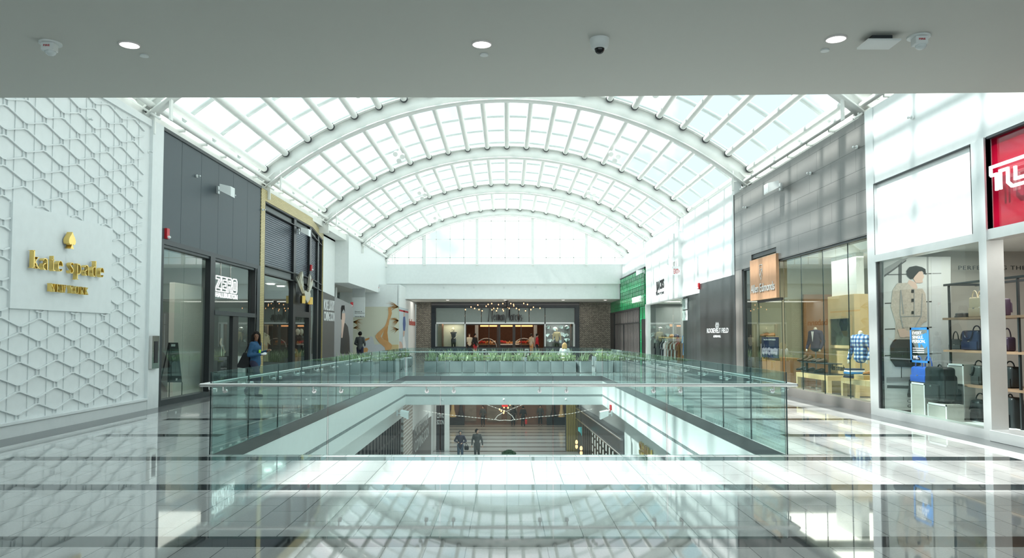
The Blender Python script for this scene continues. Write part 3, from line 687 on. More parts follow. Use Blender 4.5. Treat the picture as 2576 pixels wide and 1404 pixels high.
art(bb, 'print_sand', 'sand', [(700, 1195), (912, 1195), (912, 1400), (700, 1400)], 4)
art(bb, 'print_dress', 'printgrey', [(345, 1250), (350, 1160), (430, 1080), (470, 1060), (500, 1080), (525, 1190), (640, 1190), (740, 1290), (700, 1420), (345, 1420)], 5)
art(bb, 'print_arm', 'tan', [(300, 1100), (345, 1070), (350, 1110), (445, 1080), (440, 1110), (350, 1150), (320, 1130)], 6)
art(bb, 'print_head', 'tan2', [(345, 1250), (400, 1240), (425, 1270), (410, 1310), (350, 1320)], 6)
art(bb, 'print_far_leg', 'tan', [(690, 940), (745, 890), (732, 1000), (750, 1150), (700, 1130), (645, 1080), (660, 1030)], 6)
art(bb, 'print_near_leg', 'tan2', [(808, 1215), (790, 1265), (760, 1290), (700, 1290), (690, 1240), (600, 1160), (545, 1085), (540, 1050), (565, 1015), (690, 900), (712, 850), (740, 760), (750, 700), (745, 600), (790, 592), (806, 690), (785, 760), (765, 800), (752, 880), (655, 1010), (625, 1060), (650, 1095), (745, 1145), (795, 1185)], 7)
mb = MB(); random.seed(3)
for (cu, cv, a0, a1, n, ln, sg) in ((915, 590, 150, 215, 12, 240, 1), (918, 810, 150, 240, 16, 175, 1), (918, 950, 160, 230, 12, 160, 1), (185, 830, -25, 60, 12, 170, 1), (185, 930, -30, 40, 9, 150, 1)):
    for k in range(n):
        a = radians(a0 + (a1 - a0) * k / n + random.uniform(-4, 4)); l_ = ln * random.uniform(.6, 1); p = Vector((cu, cv)); e = p + Vector((cos(a), -sin(a))) * l_ if a0 > 100 else p + Vector((cos(a), sin(a) * .7)) * l_
        if a0 > 100: e = p + Vector((cos(a), -sin(a) * .9)) * l_
        mid = (p + e) / 2 + Vector((0, -14)); d = (e - p).normalized(); nn = Vector((-d.y, d.x)) * 3.2
        q = [p + nn, mid + nn, e, mid - nn, p - nn]
        q = [v for v in q if v.x < 925]
        if len(q) > 2: mb.prism([WY(*P7(min(v.x, 911), v.y), LY) + Vector((0, -.018, 0)) for v in q], (0, -.002, 0))
mb.build('print_palm_leaves', 'leaf', bb)
# diver print and lettering on the return wall
XRW = xr
dv = thing('diver_poster', 'tall narrow poster of an upside-down diver over blue water', 'poster', (XRW, 48, 0))
PX_ = lambda u, v: WX(*P7(u, v), XRW)
def art2(name, m, pts, layer): mb = MB(); mb.prism([PX_(*p) + Vector((.004 * layer, 0, 0)) for p in pts], (.003, 0, 0)); mb.build(name, m, dv)
art2('poster_sheet', 'paleblue', [(920, 590), (1066, 625), (1066, 1290), (920, 1290)], 0)
art2('print_red_stripe', 'red', [(920, 628), (1066, 662), (1066, 688), (920, 655)], 1)
art2('print_skin', 'skinp', [(920, 1140), (955, 1150), (975, 1210), (975, 1260), (920, 1260)], 1)
art2('print_leg', 'skinp', [(992, 640), (1005, 640), (1015, 760), (1000, 900), (985, 760)], 1)
art2('print_swimsuit', mat('print_blue', (0.05, 0.10, 0.30), .5), [(985, 750), (1012, 740), (1022, 860), (1010, 980), (985, 970), (977, 860)], 2)
art2('print_legs_low', 'printwhite', [(970, 1080), (1000, 1060), (1020, 1160), (1025, 1280), (990, 1280), (975, 1200)], 2)
art2('print_arms', 'skinp', [(985, 970), (1010, 975), (1000, 1050), (985, 1070), (978, 1010)], 3)
mb = MB(); a = WX(1029, 818, XRW); b = WX(1044, 815, XRW); put_text(mb, 'babann', a + Vector((.01, 0, 0)), UL, UZ, b.y - a.y, .42, .02, bold=.02)
tag(mb.build('red_wall_lettering', mat('dull_red', (0.45, 0.12, 0.10), .5)), 'red lower case name on the pale return wall beside the end shop', 'sign')
# hanging direction board
t = thing('direction_board', 'white hanging direction board at the mouth of the left side passage', 'sign', tuple(WY(905, 770, 43)))
a = WY(886, 798, 43); b = WY(918, 748, 43); mb = MB(); mb.box(a.x, b.x, 43, 43.06, a.z, b.z); mb.build('board', 'white', t)
mb = MB()
for k, s_ in enumerate(('Elevator &', 'Blue Parking Deck', '', 'Neiman Marcus')):
    if s_: z_ = WY(900, 785 + 4.2 * k, 43).z; put_text(mb, s_, (a.x + .15, 42.995, z_), UF, UZ, min(.55, .04 * len(s_)), .05, .004, bold=.03)
mb.build('lettering', 'black', t)
mb = MB(); mb.box(a.x, b.x, 43.02, 43.04, b.z, ZX(880, 712, XL)); mb.build('hanger', 'alum', t)
def exit_sign(c, u, label, arrow=False, W_=.5, parent=None):
    t = thing('exit_sign', label, 'exit sign', tuple(c)); u = Vector(u); n = u.cross(Vector(UZ)); c = Vector(c)
    mb = MB(); q = [c - u * W_ / 2, c + u * W_ / 2]; P = [q[0], q[1], q[1] - n * .05, q[0] - n * .05]
    mb.hexa([p - Vector((0, 0, .15)) for p in P] + [p + Vector((0, 0, .12)) for p in P]); mb.build('sign_body', 'letterwhite', t)
    mb = MB(); P = [q[0] + n * .02, q[1] + n * .02, q[1] - n * .07, q[0] - n * .07]; mb.hexa([p + Vector((0, 0, .12)) for p in P] + [p + Vector((0, 0, .2)) for p in P]); mb.build('top_housing', 'alum', t)
    mb = MB(); put_text(mb, 'EXIT' + ('>' if arrow else ''), q[0] + u * .05 + n * .001 - Vector((0, 0, .11)), u, UZ, W_ - .1, .2, .006, bold=.02); mb.build('lettering', 'red', t)
    mb = MB(); mb.tube(c + Vector((0, 0, .2)) - n * .025, c + Vector((0, 0, .42)) - n * .025, .015, n=6); mb.build('stem', 'alum', t)
exit_sign(WY(945.5, 727, 46.9), UF, 'exit sign with red letters beside the beach photo hoarding')
# ============================================================ right side: tumi-style bag shop (white frame)
TE = DX(2189, XR)          # boundary with the grey tiled shop
TD = DX(2206, XR)
P_a, P_b = DX(2478, XR), DX(2498, XR)      # pillar
def zr(px, py, x=XR): return WX(px, py, x).z
ts = thing('white_shopfront', 'white framed bag shopfront with glossy white upper panels', 'shopfront', (XR, TE, 0))
zt1, zt0, zw1, zw0 = 4.64, 3.20, 3.06, .15
mb = MB(); mb.box(XR, XR + .3, 3, TE, zt1, 6.2); mb.build('upper_fascia', 'whitegloss', ts)
mb = MB()
mb.box(XR - .02, XR + .25, TD - .05, TE, 0, 6.2); mb.box(XR - .06, XR + .2, P_b, P_a, 0, zt1)
mb.box(XR - .03, XR + .2, P_a, TD, zw1, zt0); mb.box(XR - .03, XR + .2, 3, P_b, zt0 - .14, zt0 + .02); mb.box(XR - .03, XR + .2, P_a, TD, 0, zw0)
mb.box(XR - .02, XR + .1, P_a, DX(2456, XR), zt0, zt1)
mb.build('white_frame', 'alum', ts)
ya, yb = DX(2456, XR), DX(2209, XR)
mb = MB(); mb.box(XR + .04, XR + .08, ya, yb, zt0, zt1); mb.build('gloss_panel', 'whitegloss', ts)
mb = MB(); mb.box(XR - .02, XR + .03, ya - .02, ya, zt0, zt1); mb.box(XR - .02, XR + .03, yb, yb + .02, zt0, zt1); mb.box(XR - .02, XR + .03, ya, yb, zt1 - .02, zt1); mb.build('dark_reveal', 'dkframe', ts)
M['tred'] = mat('glossy_red', (0.26, 0.003, 0.018), 0.05)
mb = MB(); mb.box(XR + .06, XR + .1, 4, P_b + .14, zt0 + .02, zt1); mb.build('red_sign_panel', 'tred', ts)
mb = MB(); mb.box(XR - .03, XR + .05, P_b, P_b + .15, zt0 + .02, zt1); mb.box(XR - .02, XR + .05, 4, P_b, zt1 - .03, zt1 + .01); mb.build('sign_frame', 'dkframe', ts)
# logo letters TUMI as white outline channels
a = WX(2498, 480, XR - .05); b_ = WX(2498, 418, XR - .05); h = b_.z - a.z; lw = h * 1.75
def U(pts, dx): return [((x + dx) * lw, y * h) for x, y in pts]
mb = MB(); og = (XR - .06, a.y, a.z - .02)
T1 = [(.0, .66), (0, 1), (2.1, 1)]; T2 = [(0, .66), (.20, .66), (.20, .0)]; T3 = [(.34, 0), (.34, .74), (.60, .74), (.60, .2), (.74, 0), (1.5, 0)]
for pts in (T1, T2, T3, [(.86, .74), (.86, .25), (1.3, .25), (1.3, .74)]): ribbon(mb, U(pts, 0), .042, og, UR, UZ, 1, .03)
mb.build('upper_logo', 'signwhite', ts)
mb = MB(); mb.box(XR + .02, XR + .035, P_a, TD - .02, zw0, zw1); mb.build('window_pane', 'shopglass', ts)
mb = MB(); mb.box(XR + .0, XR + .08, TD - .1, TD - .02, zw0, zw1); mb.build('black_gasket', 'blackmetal', ts)
mb = MB(); mb.box(XR - .1, XR + .3, 9.5, P_b, 0, .17, r=.01); mb.build('base_block', 'alum', ts)
# bag shop interior
M['bagwall'] = mat('bag_shop_wall', (0.42, 0.41, 0.38), 0.6)
M['bagfloor'] = mat('bag_shop_floor', (0.45, 0.42, 0.38), 0.15)
room('wall_shop', XR + .35, 12.6, 8.0, TE - .1, 3.3, 'bagwall', left=False)
mb = MB(); mb.box(XR + .25, 12.6, 8, TE - .1, .001, .02); struct(mb.build('floor_shop', 'bagfloor'))
for x_, y_, e_ in ((8.6, 13.5, 50), (9.5, 10.0, 50)): shop_or_fill_light(x_, y_, 3.2, e_, 1.5, 3)
BX = 9.0
mb = MB(); a = WX(2395, 682, 12.4)
put_text(mb, 'PERFECTING THE JOURNEY', tuple(WY(2411, 682, 15.42)), UF, UZ, 2.15, .105, .01, bold=0, spacing=1.15)
tag(mb.build('wall_slogan', 'dkframe'), 'dark spaced capital slogan on the pale back wall of the bag shop', 'sign')
# big photo poster
PYY = 15.35
pw = thing('fashion_poster', 'tall photo poster of a woman in a tweed suit holding a dark case', 'poster', (8.0, PYY, 0))
def PP(u, v): return (2200 + u / 3.345, 640 + v / 3.343)
def artp(name, m, pts, layer):
    mb = MB(); mb.prism([WY(*PP(*p), PYY) + Vector((0, -.004 * layer, 0)) for p in pts], (0, -.003, 0)); return mb.build(name, m, pw)
M['posterbg'] = mat('poster_pale', (0.62, 0.64, 0.64), 0.5)
M['tweed'] = mat('print_tweed', (0.50, 0.44, 0.38), 0.7, var=.35, scale=30)
M['postg'] = mat('print_mid_grey', (0.30, 0.31, 0.31), 0.5)
artp('poster_sheet', 'posterbg', [(75, 20), (640, 20), (640, 1310), (75, 1310)], 0)
for k, (v0, v1) in enumerate(((150, 158), (390, 392), (608, 607), (830, 830))): artp('print_line', 'blackp', [(85, v0 + 18), (560, v1 - 2), (560, v1 + 6), (85, v0 + 26)], 1)
artp('print_line', 'blackp', [(80, 175), (265, 45), (265, 58), (80, 192)], 1)
artp('print_line', 'blackp', [(200, 90), (228, 60), (228, 1040), (222, 1040), (222, 240), (200, 240)], 1)
artp('print_column', 'postg', [(438, 20), (452, 20), (462, 1000), (452, 1000)], 1); artp('print_column', 'printgrey', [(475, 30), (560, 30), (560, 1000), (485, 1000)], 1)
artp('print_rafter', 'postg', [(80, 175), (80, 120), (250, 25), (290, 25)], 1)
artp('print_platform', 'postg', [(100, 1035), (340, 1030), (340, 1070), (100, 1080)], 1)
artp('print_platform', 'blackp', [(105, 1100), (300, 1105), (300, 1130), (105, 1125)], 1)
artp('print_neck', 'skinp', [(290, 215), (345, 235), (360, 280), (330, 310), (275, 240)], 2)
artp('print_face', 'skinp', [(330, 120), (370, 110), (402, 150), (415, 190), (400, 215), (405, 235), (385, 242), (345, 240), (320, 200)], 3)
artp('print_hair', 'hair', [(270, 180), (265, 140), (290, 108), (345, 96), (395, 108), (425, 125), (430, 175), (400, 140), (370, 145), (335, 185), (322, 205), (300, 210)], 4)
artp('print_jacket', 'tweed', [(190, 243), (270, 240), (330, 290), (400, 290), (425, 330), (440, 480), (438, 560), (400, 580), (370, 640), (330, 640), (305, 690), (300, 610), (240, 620), (190, 640), (170, 560), (135, 440), (150, 300)], 3)
artp('print_jacket_shade', 'postg', [(212, 300), (222, 300), (245, 500), (235, 505)], 4)
artp('print_sleeve_edge', 'postg', [(395, 330), (401, 330), (392, 520), (330, 630), (322, 626), (385, 515)], 5); artp('print_sleeve_edge', 'postg', [(212, 300), (219, 300), (215, 500), (240, 618), (232, 620), (206, 505)], 5)
artp('print_jacket_front', 'postg', [(327, 292), (332, 292), (332, 522), (327, 522)], 5); artp('print_jacket_hem', 'postg', [(212, 520), (385, 515), (385, 521), (212, 527)], 5)
for v_ in (310, 386, 490): artp('print_button', 'dkframe', [(306, v_ - 13), (324, v_ - 13), (324, v_ + 13), (306, v_ + 13)], 6)
artp('print_skirt', 'tweed', [(175, 530), (330, 530), (345, 640), (310, 730), (170, 720)], 2)
artp('print_hands', 'skinp', [(190, 630), (240, 625), (300, 660), (300, 700), (270, 692), (240, 700), (210, 695)], 5)
artp('print_case', 'blackp', [(150, 730), (165, 715), (290, 715), (320, 750), (380, 880), (385, 930), (320, 950), (170, 945), (130, 890), (128, 770)], 5)
artp('print_case_line', 'postg', [(130, 872), (320, 880), (320, 888), (130, 880)], 6)
artp('print_leg', 'skinp', [(305, 950), (335, 950), (330, 1060), (310, 1060)], 2)
artp('print_shoe', 'blackp', [(285, 1060), (300, 1045), (310, 1100), (312, 1200), (275, 1200), (272, 1180), (285, 1120)], 3)
mb = MB(); p = WY(2281, 1010, PYY)
for k, s_ in enumerate(('CLARA', 'Global')): put_text(mb, s_, (p.x, PYY - .02, p.z - .1 * k - .02), UF, UZ, .34, .06, .004)
mb.build('print_caption', 'dkframe', pw)
# blue frame sticker on the window
t = thing('window_notice', 'blue framed transparent notice with bold white words on the bag shop window', 'notice', (XR + .0, DX(2315, XR), 1.3))
M['blue'] = mat('notice_blue', (0.03, 0.20, 0.50), 0.4); xx = XR + .01
a = WX(2291, 911, xx); b = WX(2336, 824, xx); a2 = zr(2336, 911, xx)
mb = MB(); z0_, z1_ = a.z, zr(2291, 824.5, xx)
for bx in ((b.y, a.y, z0_, z0_ + .04), (b.y, a.y, z1_ - .04, z1_), (a.y - .05, a.y, z0_, z1_), (b.y, b.y + .05, z0_, z1_)): mb.box(xx - .004, xx, *bx)
mb.build('frame', 'blue', t)
mb = MB(); mb.box(xx - .001, xx + .003, b.y, a.y, z0_, z1_); mb.build('film', glass('notice_film', (.93, .96, .98), .3), t)
mb = MB(); q = [(.45, .75), (.9, .85), (.95, .5), (.8, .4), (.6, .55), (.5, .35), (.42, .6)]; ww, hh = a.y - b.y, z1_ - z0_
mb.prism([(xx - .005, a.y - u * ww, z0_ + v * hh) for u, v in q], (-.002, 0, 0)); mb.build('brush_mark', 'blue', t)
mb = MB()
for k, s_ in enumerate(('EVERY.', 'SINGLE.', 'PERSON.')): put_text(mb, s_, (xx - .008, a.y - .1, z0_ + hh * (.80 - .12 * k)), UR, UZ, ww * (.52, .58, .68)[k], hh * .09, .003, bold=.03)
for k in range(3): mb.box(xx - .009, xx - .006, a.y - .1 - ww * .6, a.y - .1, z0_ + hh * (.40 - .06 * k), z0_ + hh * (.42 - .06 * k))
put_text(mb, 'WE.', (xx - .008, a.y - .1, z0_ + hh * .1), UR, UZ, ww * .3, hh * .1, .003, bold=.03)
mb.build('lettering', 'letterwhite', t)
# bags
M['navy'] = mat('navy_leather', (0.018, 0.03, 0.075), 0.3); M['blueleather'] = mat('blue_leather', (0.03, 0.10, 0.42), 0.35)
M['blacklth'] = mat('black_leather', (0.02, 0.026, 0.028), 0.35, var=.2); M['greylth'] = mat('dark_grey_leather', (0.06, 0.07, 0.07), 0.4, var=.2)
M['creaml'] = mat('cream_leather', (0.62, 0.52, 0.38), 0.5); M['whitel'] = mat('white_leather', (0.75, 0.72, 0.68), 0.5); M['redlth'] = mat('red_fabric', (0.55, 0.03, 0.03), 0.5)
M['purple'] = mat('dark_purple_nylon', (0.05, 0.03, 0.06), 0.4)
def bag(c, w_, d_, h_, m, kind, label, rot=0, group=None, name='handbag'):
    """c base centre; built facing -x (towards the aisle), rot about z"""
    t = thing(name, label, 'bag', tuple(c), group); c = Vector(c)
    mb = MB(); mb.box(c.x - d_ / 2, c.x + d_ / 2, c.y - w_ / 2, c.y + w_ / 2, c.z, c.z + h_, r=min(w_, d_, h_) * .22)
    mb.build('bag_body', m, t)
    mb = MB()
    if kind == 'back': mb.box(c.x - d_ / 2 - .05, c.x - d_ / 2 + .02, c.y - w_ * .36, c.y + w_ * .36, c.z + .03, c.z + h_ * .5, r=.02); mb.build('front_pocket', m, t)
    else: mb.box(c.x - d_ / 2 - .012, c.x - d_ / 2 + .01, c.y - w_ * .47, c.y + w_ * .47, c.z + .01, c.z + h_ * .45, r=.005); mb.build('front_pocket', m, t)
    mb = MB(); pts = []
    if kind == 'tote':
        for sx in (-1, 1):
            x_ = c.x + sx * d_ * .38; pts = [(x_, c.y + w_ * .22 * cos(a), c.z + h_ * .95 + w_ * .38 * sin(a)) for a in [pi * k / 10 for k in range(11)]]; mb.path(pts, .011, n=6)
    elif kind == 'hang':
        x_ = c.x - d_ / 2 - .02; mb.path([(x_, c.y + w_ * .25 * cos(a), c.z + h_ * .97 - w_ * .3 * sin(a)) for a in [pi * k / 10 for k in range(11)]], .014, n=6)
        x_ = c.x + d_ * .3; mb.path([(x_, c.y + w_ * .22 * cos(a), c.z + h_ * .95 + w_ * .2 * sin(a)) for a in [pi * k / 10 for k in range(11)]], .012, n=6)
    elif kind == 'back':
        mb.path([(c.x, c.y + .06 * cos(a), c.z + h_ * .97 + .06 * sin(a)) for a in [pi * k / 8 for k in range(9)]], .012, n=6)
        for sy in (-1, 1): mb.path([(c.x + d_ * .3, c.y + sy * w_ * .2, c.z + h_ * .97), (c.x + d_ * .75, c.y + sy * w_ * .28, c.z + h_ * .7), (c.x + d_ * .7, c.y + sy * w_ * .34, c.z + h_ * .2)], .018, n=6)
    mb.build('handle' if kind != 'back' else 'straps', m, t)
    mb = MB(); mb.box(c.x - d_ / 2 - (.056 if kind == 'back' else .016), c.x - d_ / 2, c.y - .03, c.y + .03, c.z + h_ * .42, c.z + h_ * .47); mb.build('buckle', 'steel', t)
    t.rotation_euler = (0, 0, rot); return t
def ab(px, py, x): return tuple(WX(px, py, x))
# shelving unit
sx0 = 8.6
su = thing('shelving_unit', 'tall open steel shelving unit with wooden shelves behind the bag shop glass', 'shelving', (sx0, 12.4, 0))
yf, yn = DX(2372, sx0 - .35), 9.3
zs = [WX(2390, 802, sx0 - .35).z, WX(2390, 883, sx0 - .35).z, WX(2390, 966, sx0 - .35).z]
M['shelfwood'] = mat('shelf_walnut', (0.32, 0.20, 0.13), 0.4, var=.2)
for z_ in zs:
    mb = MB(); mb.box(sx0 - .35, sx0 + .35, yn, yf, z_ - .02, z_ + .02); mb.build('shelf', 'shelfwood', su)
zt_ = WX(2372, 716, sx0 - .35).z
mb = MB()
for y_ in (yf - .15, (yf + yn) / 2 + .55, (yf + yn) / 2 - .5, yn + .1):
    for x_ in (sx0 - .3, sx0 + .3): mb.box(x_ - .017, x_ + .017, y_ - .017, y_ + .017, .02, zt_)
for x_ in (sx0 - .3, sx0 + .3): mb.box(x_ - .02, x_ + .02, yn, yf, zt_ - .03, zt_ + .01)
for y_ in (yf - .15, yn + .1): mb.box(sx0 - .3, sx0 + .3, y_ - .02, y_ + .02, zt_ - .03, zt_ + .01)
mb.build('frame', 'dkframe', su)
xb = sx0 - .12
def onshelf(px, k, x=xb): y_ = DX(px, x); return (x, y_, zs[k] + .02)
bag(onshelf(2462, 0), .34, .14, .36, 'creaml', 'tote', 'cream tote with tan handles on the top shelf of the bag shop')
bag(onshelf(2484, 0), .26, .12, .40, 'whitel', 'tote', 'white tote beside the cream tote on the top shelf')
bag(onshelf(2522, 0), .30, .14, .30, 'purple', 'back', 'speckled purple backpack on the top shelf', name='backpack')
bag(onshelf(2422, 0, sx0 + .15), .26, .14, .1, 'blacklth', 'plain', 'flat black pouch at the far end of the top shelf', name='pouch')
bag(onshelf(2450, 1), .50, .18, .36, 'navy', 'hang', 'large navy tote with drooping handles on the middle shelf')
bag(onshelf(2414, 1, sx0 + .1), .40, .2, .2, 'greylth', 'tote', 'small dark grey holdall left of the navy tote')
bag(onshelf(2525, 1), .42, .16, .24, 'purple', 'tote', 'low dark purple bag on the middle shelf nearest the doorway')
bag(onshelf(2452, 2), .52, .2, .34, 'greylth', 'hang', 'dark grey briefcase with drooping handles on the lowest shelf')
bag(onshelf(2418, 2, sx0 + .12), .30, .14, .33, 'blueleather', 'plain', 'bright blue upright bag on the lowest shelf')
bag(onshelf(2530, 2), .50, .2, .36, 'blacklth', 'hang', 'black briefcase on the lowest shelf nearest the doorway')
bag((sx0 - .1, DX(2450, sx0 - .1), .02), .62, .3, .42, 'blacklth', 'hang', 'wide black tote with silver rings on the floor under the shelves')
bag((sx0 - .2, DX(2537, sx0 - .2), .02), .40, .22, .55, 'blacklth', 'back', 'black backpack standing on the floor by the doorway', name='backpack')
# display plinths in window
def plinth(px, x, w_, h_, d_, label):
    t = thing('display_plinth', label, 'plinth', (x, DX(px, x), 0)); y_ = t.location.y
    mb = MB(); mb.box(x, x + d_, y_ - w_ / 2, y_ + w_ / 2, .07, .07 + h_); mb.build('box_body', 'bagwall', t)
    mb = MB(); e = .03
    for bx in ((y_ - w_ / 2, y_ + w_ / 2, .07, .07 + e), (y_ - w_ / 2, y_ + w_ / 2, .07 + h_ - e, .07 + h_), (y_ - w_ / 2, y_ - w_ / 2 + e, .07, .07 + h_), (y_ + w_ / 2 - e, y_ + w_ / 2, .07, .07 + h_)): mb.box(x - .01, x, *bx)
    mb.build('white_edge', 'letterwhite', t); return t
mb = MB(); mb.box(7.62, 8.35, DX(2478, 7.62), DX(2272, 7.62), .02, .07); tag(mb.build('display_platform', 'letterwhite'), 'low white platform inside the bag shop window', 'platform')
plinth(2306, 7.85, .50, .62, .3, 'tall white edged display plinth under the blue bag')
plinth(2353, 7.75, .62, .30, .3, 'low white edged display plinth in front of the tall one')
plinth(2402, 8.25, .5, 1.0, .2, 'tall display plinth behind the green backpack')
bag((8.0, DX(2322, 8.0), .695), .56, .24, .30, 'blueleather', 'tote', 'bright blue and black tote on the tall plinth')
bag((7.9, DX(2362, 7.9), .40), .60, .26, .62, 'blacklth', 'back', 'big dark green black backpack on the low plinth', name='backpack')
bag((8.15, DX(2385, 8.15), .07), .42, .26, .55, 'blacklth', 'plain', 'black suitcase behind the low plinth', name='suitcase')
mb = MB()
for k in range(7):
    y_ = 10.6 + .62 * k; mb.box(7.95, 8.1, y_, y_ + .34, 3.18, 3.26)
tag(mb.build('track_light', 'letterwhite'), 'row of small white track lights at the top of the bag shop window', 'track light')

# ============================================================ grey tiled shoe shop
AA = DX(1851, XR)
M['gtile'] = brickmat('grey_wall_tiles', (0.175, 0.17, 0.16), (0.14, 0.14, 0.135), (0.04, 0.04, 0.04), 1.25, 0.46, 0.006, rot=(pi / 2, 0, pi / 2), rough=0.28, offset=.37, metal=.15)
ae = thing('grey_tiled_shopfront', 'shoe shopfront clad in large grey tiles with frameless glass', 'shopfront', (XR, AA, 0))
n1, n2, w1, w2 = DX(1893, XR), DX(1956, XR), DX(1966, XR), DX(2186, XR)
o1a = DX(1868, XR)
zo = 3.66; zn = zr(1955, 629)
mb = MB()
mb.box(XR, XR + .25, TE, AA, 4.02, 6.16); mb.box(XR, XR + .25, TE, n2, zo, 4.02); mb.box(XR, XR + .25, n1, AA, zo, 4.02)
mb.build('tile_cladding', 'gtile', ae)
mb = MB(); mb.box(XR + .0, XR + .25, TE, w2, 0, zo); mb.box(XR + .0, XR + .25, TE, w1 + .1, 0, .22); mb.build('metal_sill_and_jamb', mat('taupe_metal', (0.27, 0.25, 0.235), .3, .4), ae); mb = MB(); mb.box(XR + .0, XR + .25, o1a, AA, 0, zo); mb.build('metal_jamb', bpy.data.materials['taupe_metal'], ae)
mb = MB(); mb.box(XR + .03, XR + .26, n2, n1, 3.9, 4.02); mb.box(XR + .03, XR + .26, w2, n2, zo - .05, zo); mb.box(XR + .03, XR + .26, n1, o1a, zo - .05, zo); mb.box(XR + .03, XR + .26, o1a - .1, o1a, 0, zo); mb.box(XR - .01, XR + .2, AA - .02, AA + .03, 0, 6.16); mb.build('dark_reveal', 'dkframe', ae)
js = [w1, DX(2010, XR), DX(2064, XR), DX(2127, XR), w2]
for a, b in zip(js, js[1:]):
    mb = MB(); inv_box(mb, XR + .08, XR + .095, b + .012, a - .012, .22, zo - .05, 0); mb.build('window_pane', ['shopglass', 'glassedge', 'glassdark'], ae)
for a, b, z0_, z1_ in ((o1a - .1, DX(1903, XR), .02, zo - .05), (n1, n2, 2.62, 3.9)):
    mb = MB(); inv_box(mb, XR + .08, XR + .095, b, a, z0_, z1_, 0); mb.build('window_pane', ['shopglass', 'glassedge', 'glassdark'], ae)
mb = MB(); inv_box(mb, XR + .05, XR + .065, DX(1963, XR), DX(1904, XR), .02, 2.55, 0); dd = mb.build('glass_door', ['shopglass', 'glassedge', 'glassdark'], ae)
mb = MB(); y_ = DX(1914, XR); mb.tube((XR, y_, .95), (XR, y_, 1.35), .015, n=8); mb.build('door_handle', 'steel', dd)
mb = MB(); mb.box(XR + .04, XR + .1, DX(1963, XR), DX(1903, XR), 2.55, 2.62); mb.build('door_rail', 'blackmetal', ae)
# wooden sign box
M['cedar'] = mat('cedar_boards', (0.40, 0.23, 0.13), 0.5, var=.18, scale=3)
t = thing('wooden_sign_box', 'pale cedar box sign with crest and shop name over the shoe shop door', 'sign', (XR - .1, n2, 2.7))
xs = XR - .07; ya, yb = DX(1955, xs), DX(1889, xs); za, zb_ = zr(1955, 748, xs), zr(1955, 636, xs)
mb = MB()
for k in range(4): mb.box(xs, XR + .01, ya + (yb - ya) * k / 4 + .003, ya + (yb - ya) * (k + 1) / 4 - .003, za, zb_)
mb.build('boards', 'cedar', t)
mb = MB(); put_text(mb, 'Allen Edmonds', (xs - .005, yb - .12, za + .22), UR, UZ, yb - ya - .22, .24, .02); mb.build('lettering', 'alum', t)
mb = MB(); cy_, cz_ = (ya + yb) / 2 + .1, za + .8
ribbon(mb, [(-.12, .2), (.12, .2), (.12, -.05), (0, -.24), (-.12, -.05), (-.12, .2)], .012, (xs - .005, cy_, cz_), UR, UZ, 1, .01); ribbon(mb, [(-.1, .08), (.1, .08)], .01, (xs - .005, cy_, cz_), UR, UZ, 1, .01); ribbon(mb, [(.06, .05), (-.08, -.14)], .03, (xs - .005, cy_, cz_), UR, UZ, 1, .01)
mb.build('crest', 'alum', t)
# interior
M['oak'] = mat('light_oak', (0.58, 0.43, 0.22), 0.45, var=.14, scale=4); M['walnut'] = mat('walnut_panel', (0.30, 0.155, 0.06), 0.4, var=.2, scale=3)
M['olive'] = mat('olive_wall', (0.38, 0.38, 0.27), 0.6)
room('wall_shop', XR + .3, 12.4, TE + .1, AA - .1, 3.75, 'olive', left=False)
for y_ in (17.5, 21.5): shop_or_fill_light(9.4, y_, 3.65, 90, 3, 3, (1, .95, .85))
mb = MB(); mb.box(12.2, 12.38, 18.0, AA - .2, 0, 2.9); mb.box(9.5, 12.2, AA - .3, AA - .15, 0, 2.9); struct(mb.build('wall_panelling', 'walnut'))
# oak display column with screen
xc = 9.0; ya, yb = DX(2150, xc), DX(2084, xc); zc1 = WX(2084, 747, xc).z; zlow = .02
t = thing('oak_display_column', 'broad light oak column with a framed dark screen in the shoe shop window', 'column', (xc, ya, 0))
mb = MB(); mb.box(xc, xc + .4, ya, yb, zlow, zc1); mb.build('column_body', 'oak', t)
mb = MB(); sa, sb = DX(2141, xc), DX(2092, xc); s0, s1 = WX(2092, 868, xc).z, WX(2092, 803, xc).z; e = .08
for bx in ((sa - e, sb + e, s0 - e, s0), (sa - e, sb + e, s1, s1 + e), (sa - e, sa, s0, s1), (sb, sb + e, s0, s1)): mb.box(xc - .05, xc, *bx)
mb.build('screen_frame', 'oak', t)
mb = MB(); mb.box(xc - .02, xc, sa, sb, s0, s1); mb.build('screen', mat('dark_green_screen', (0.05, 0.07, 0.04), .15, var=.5, scale=3), t)
mb = MB(); put_text(mb, 'Allen Edmonds', (xc - .003, DX(2088, xc), WX(2088, 930, xc).z), UR, UZ, .9, .16, .006); put_text(mb, 'Allen Edmonds', (xc - .003, DX(2140, xc) , WX(2140, 930, xc).z), UR, UZ, .02, .16, .006) if False else None
mb.build('lettering', 'dkframe', t)
mb = MB(); mb.box(xc + .1, xc + .3, ya + .05, yb - .05, zc1, 3.75); tag(mb.build('white_column_casing', 'whitegloss'), 'white casing above the light oak column', 'casing')
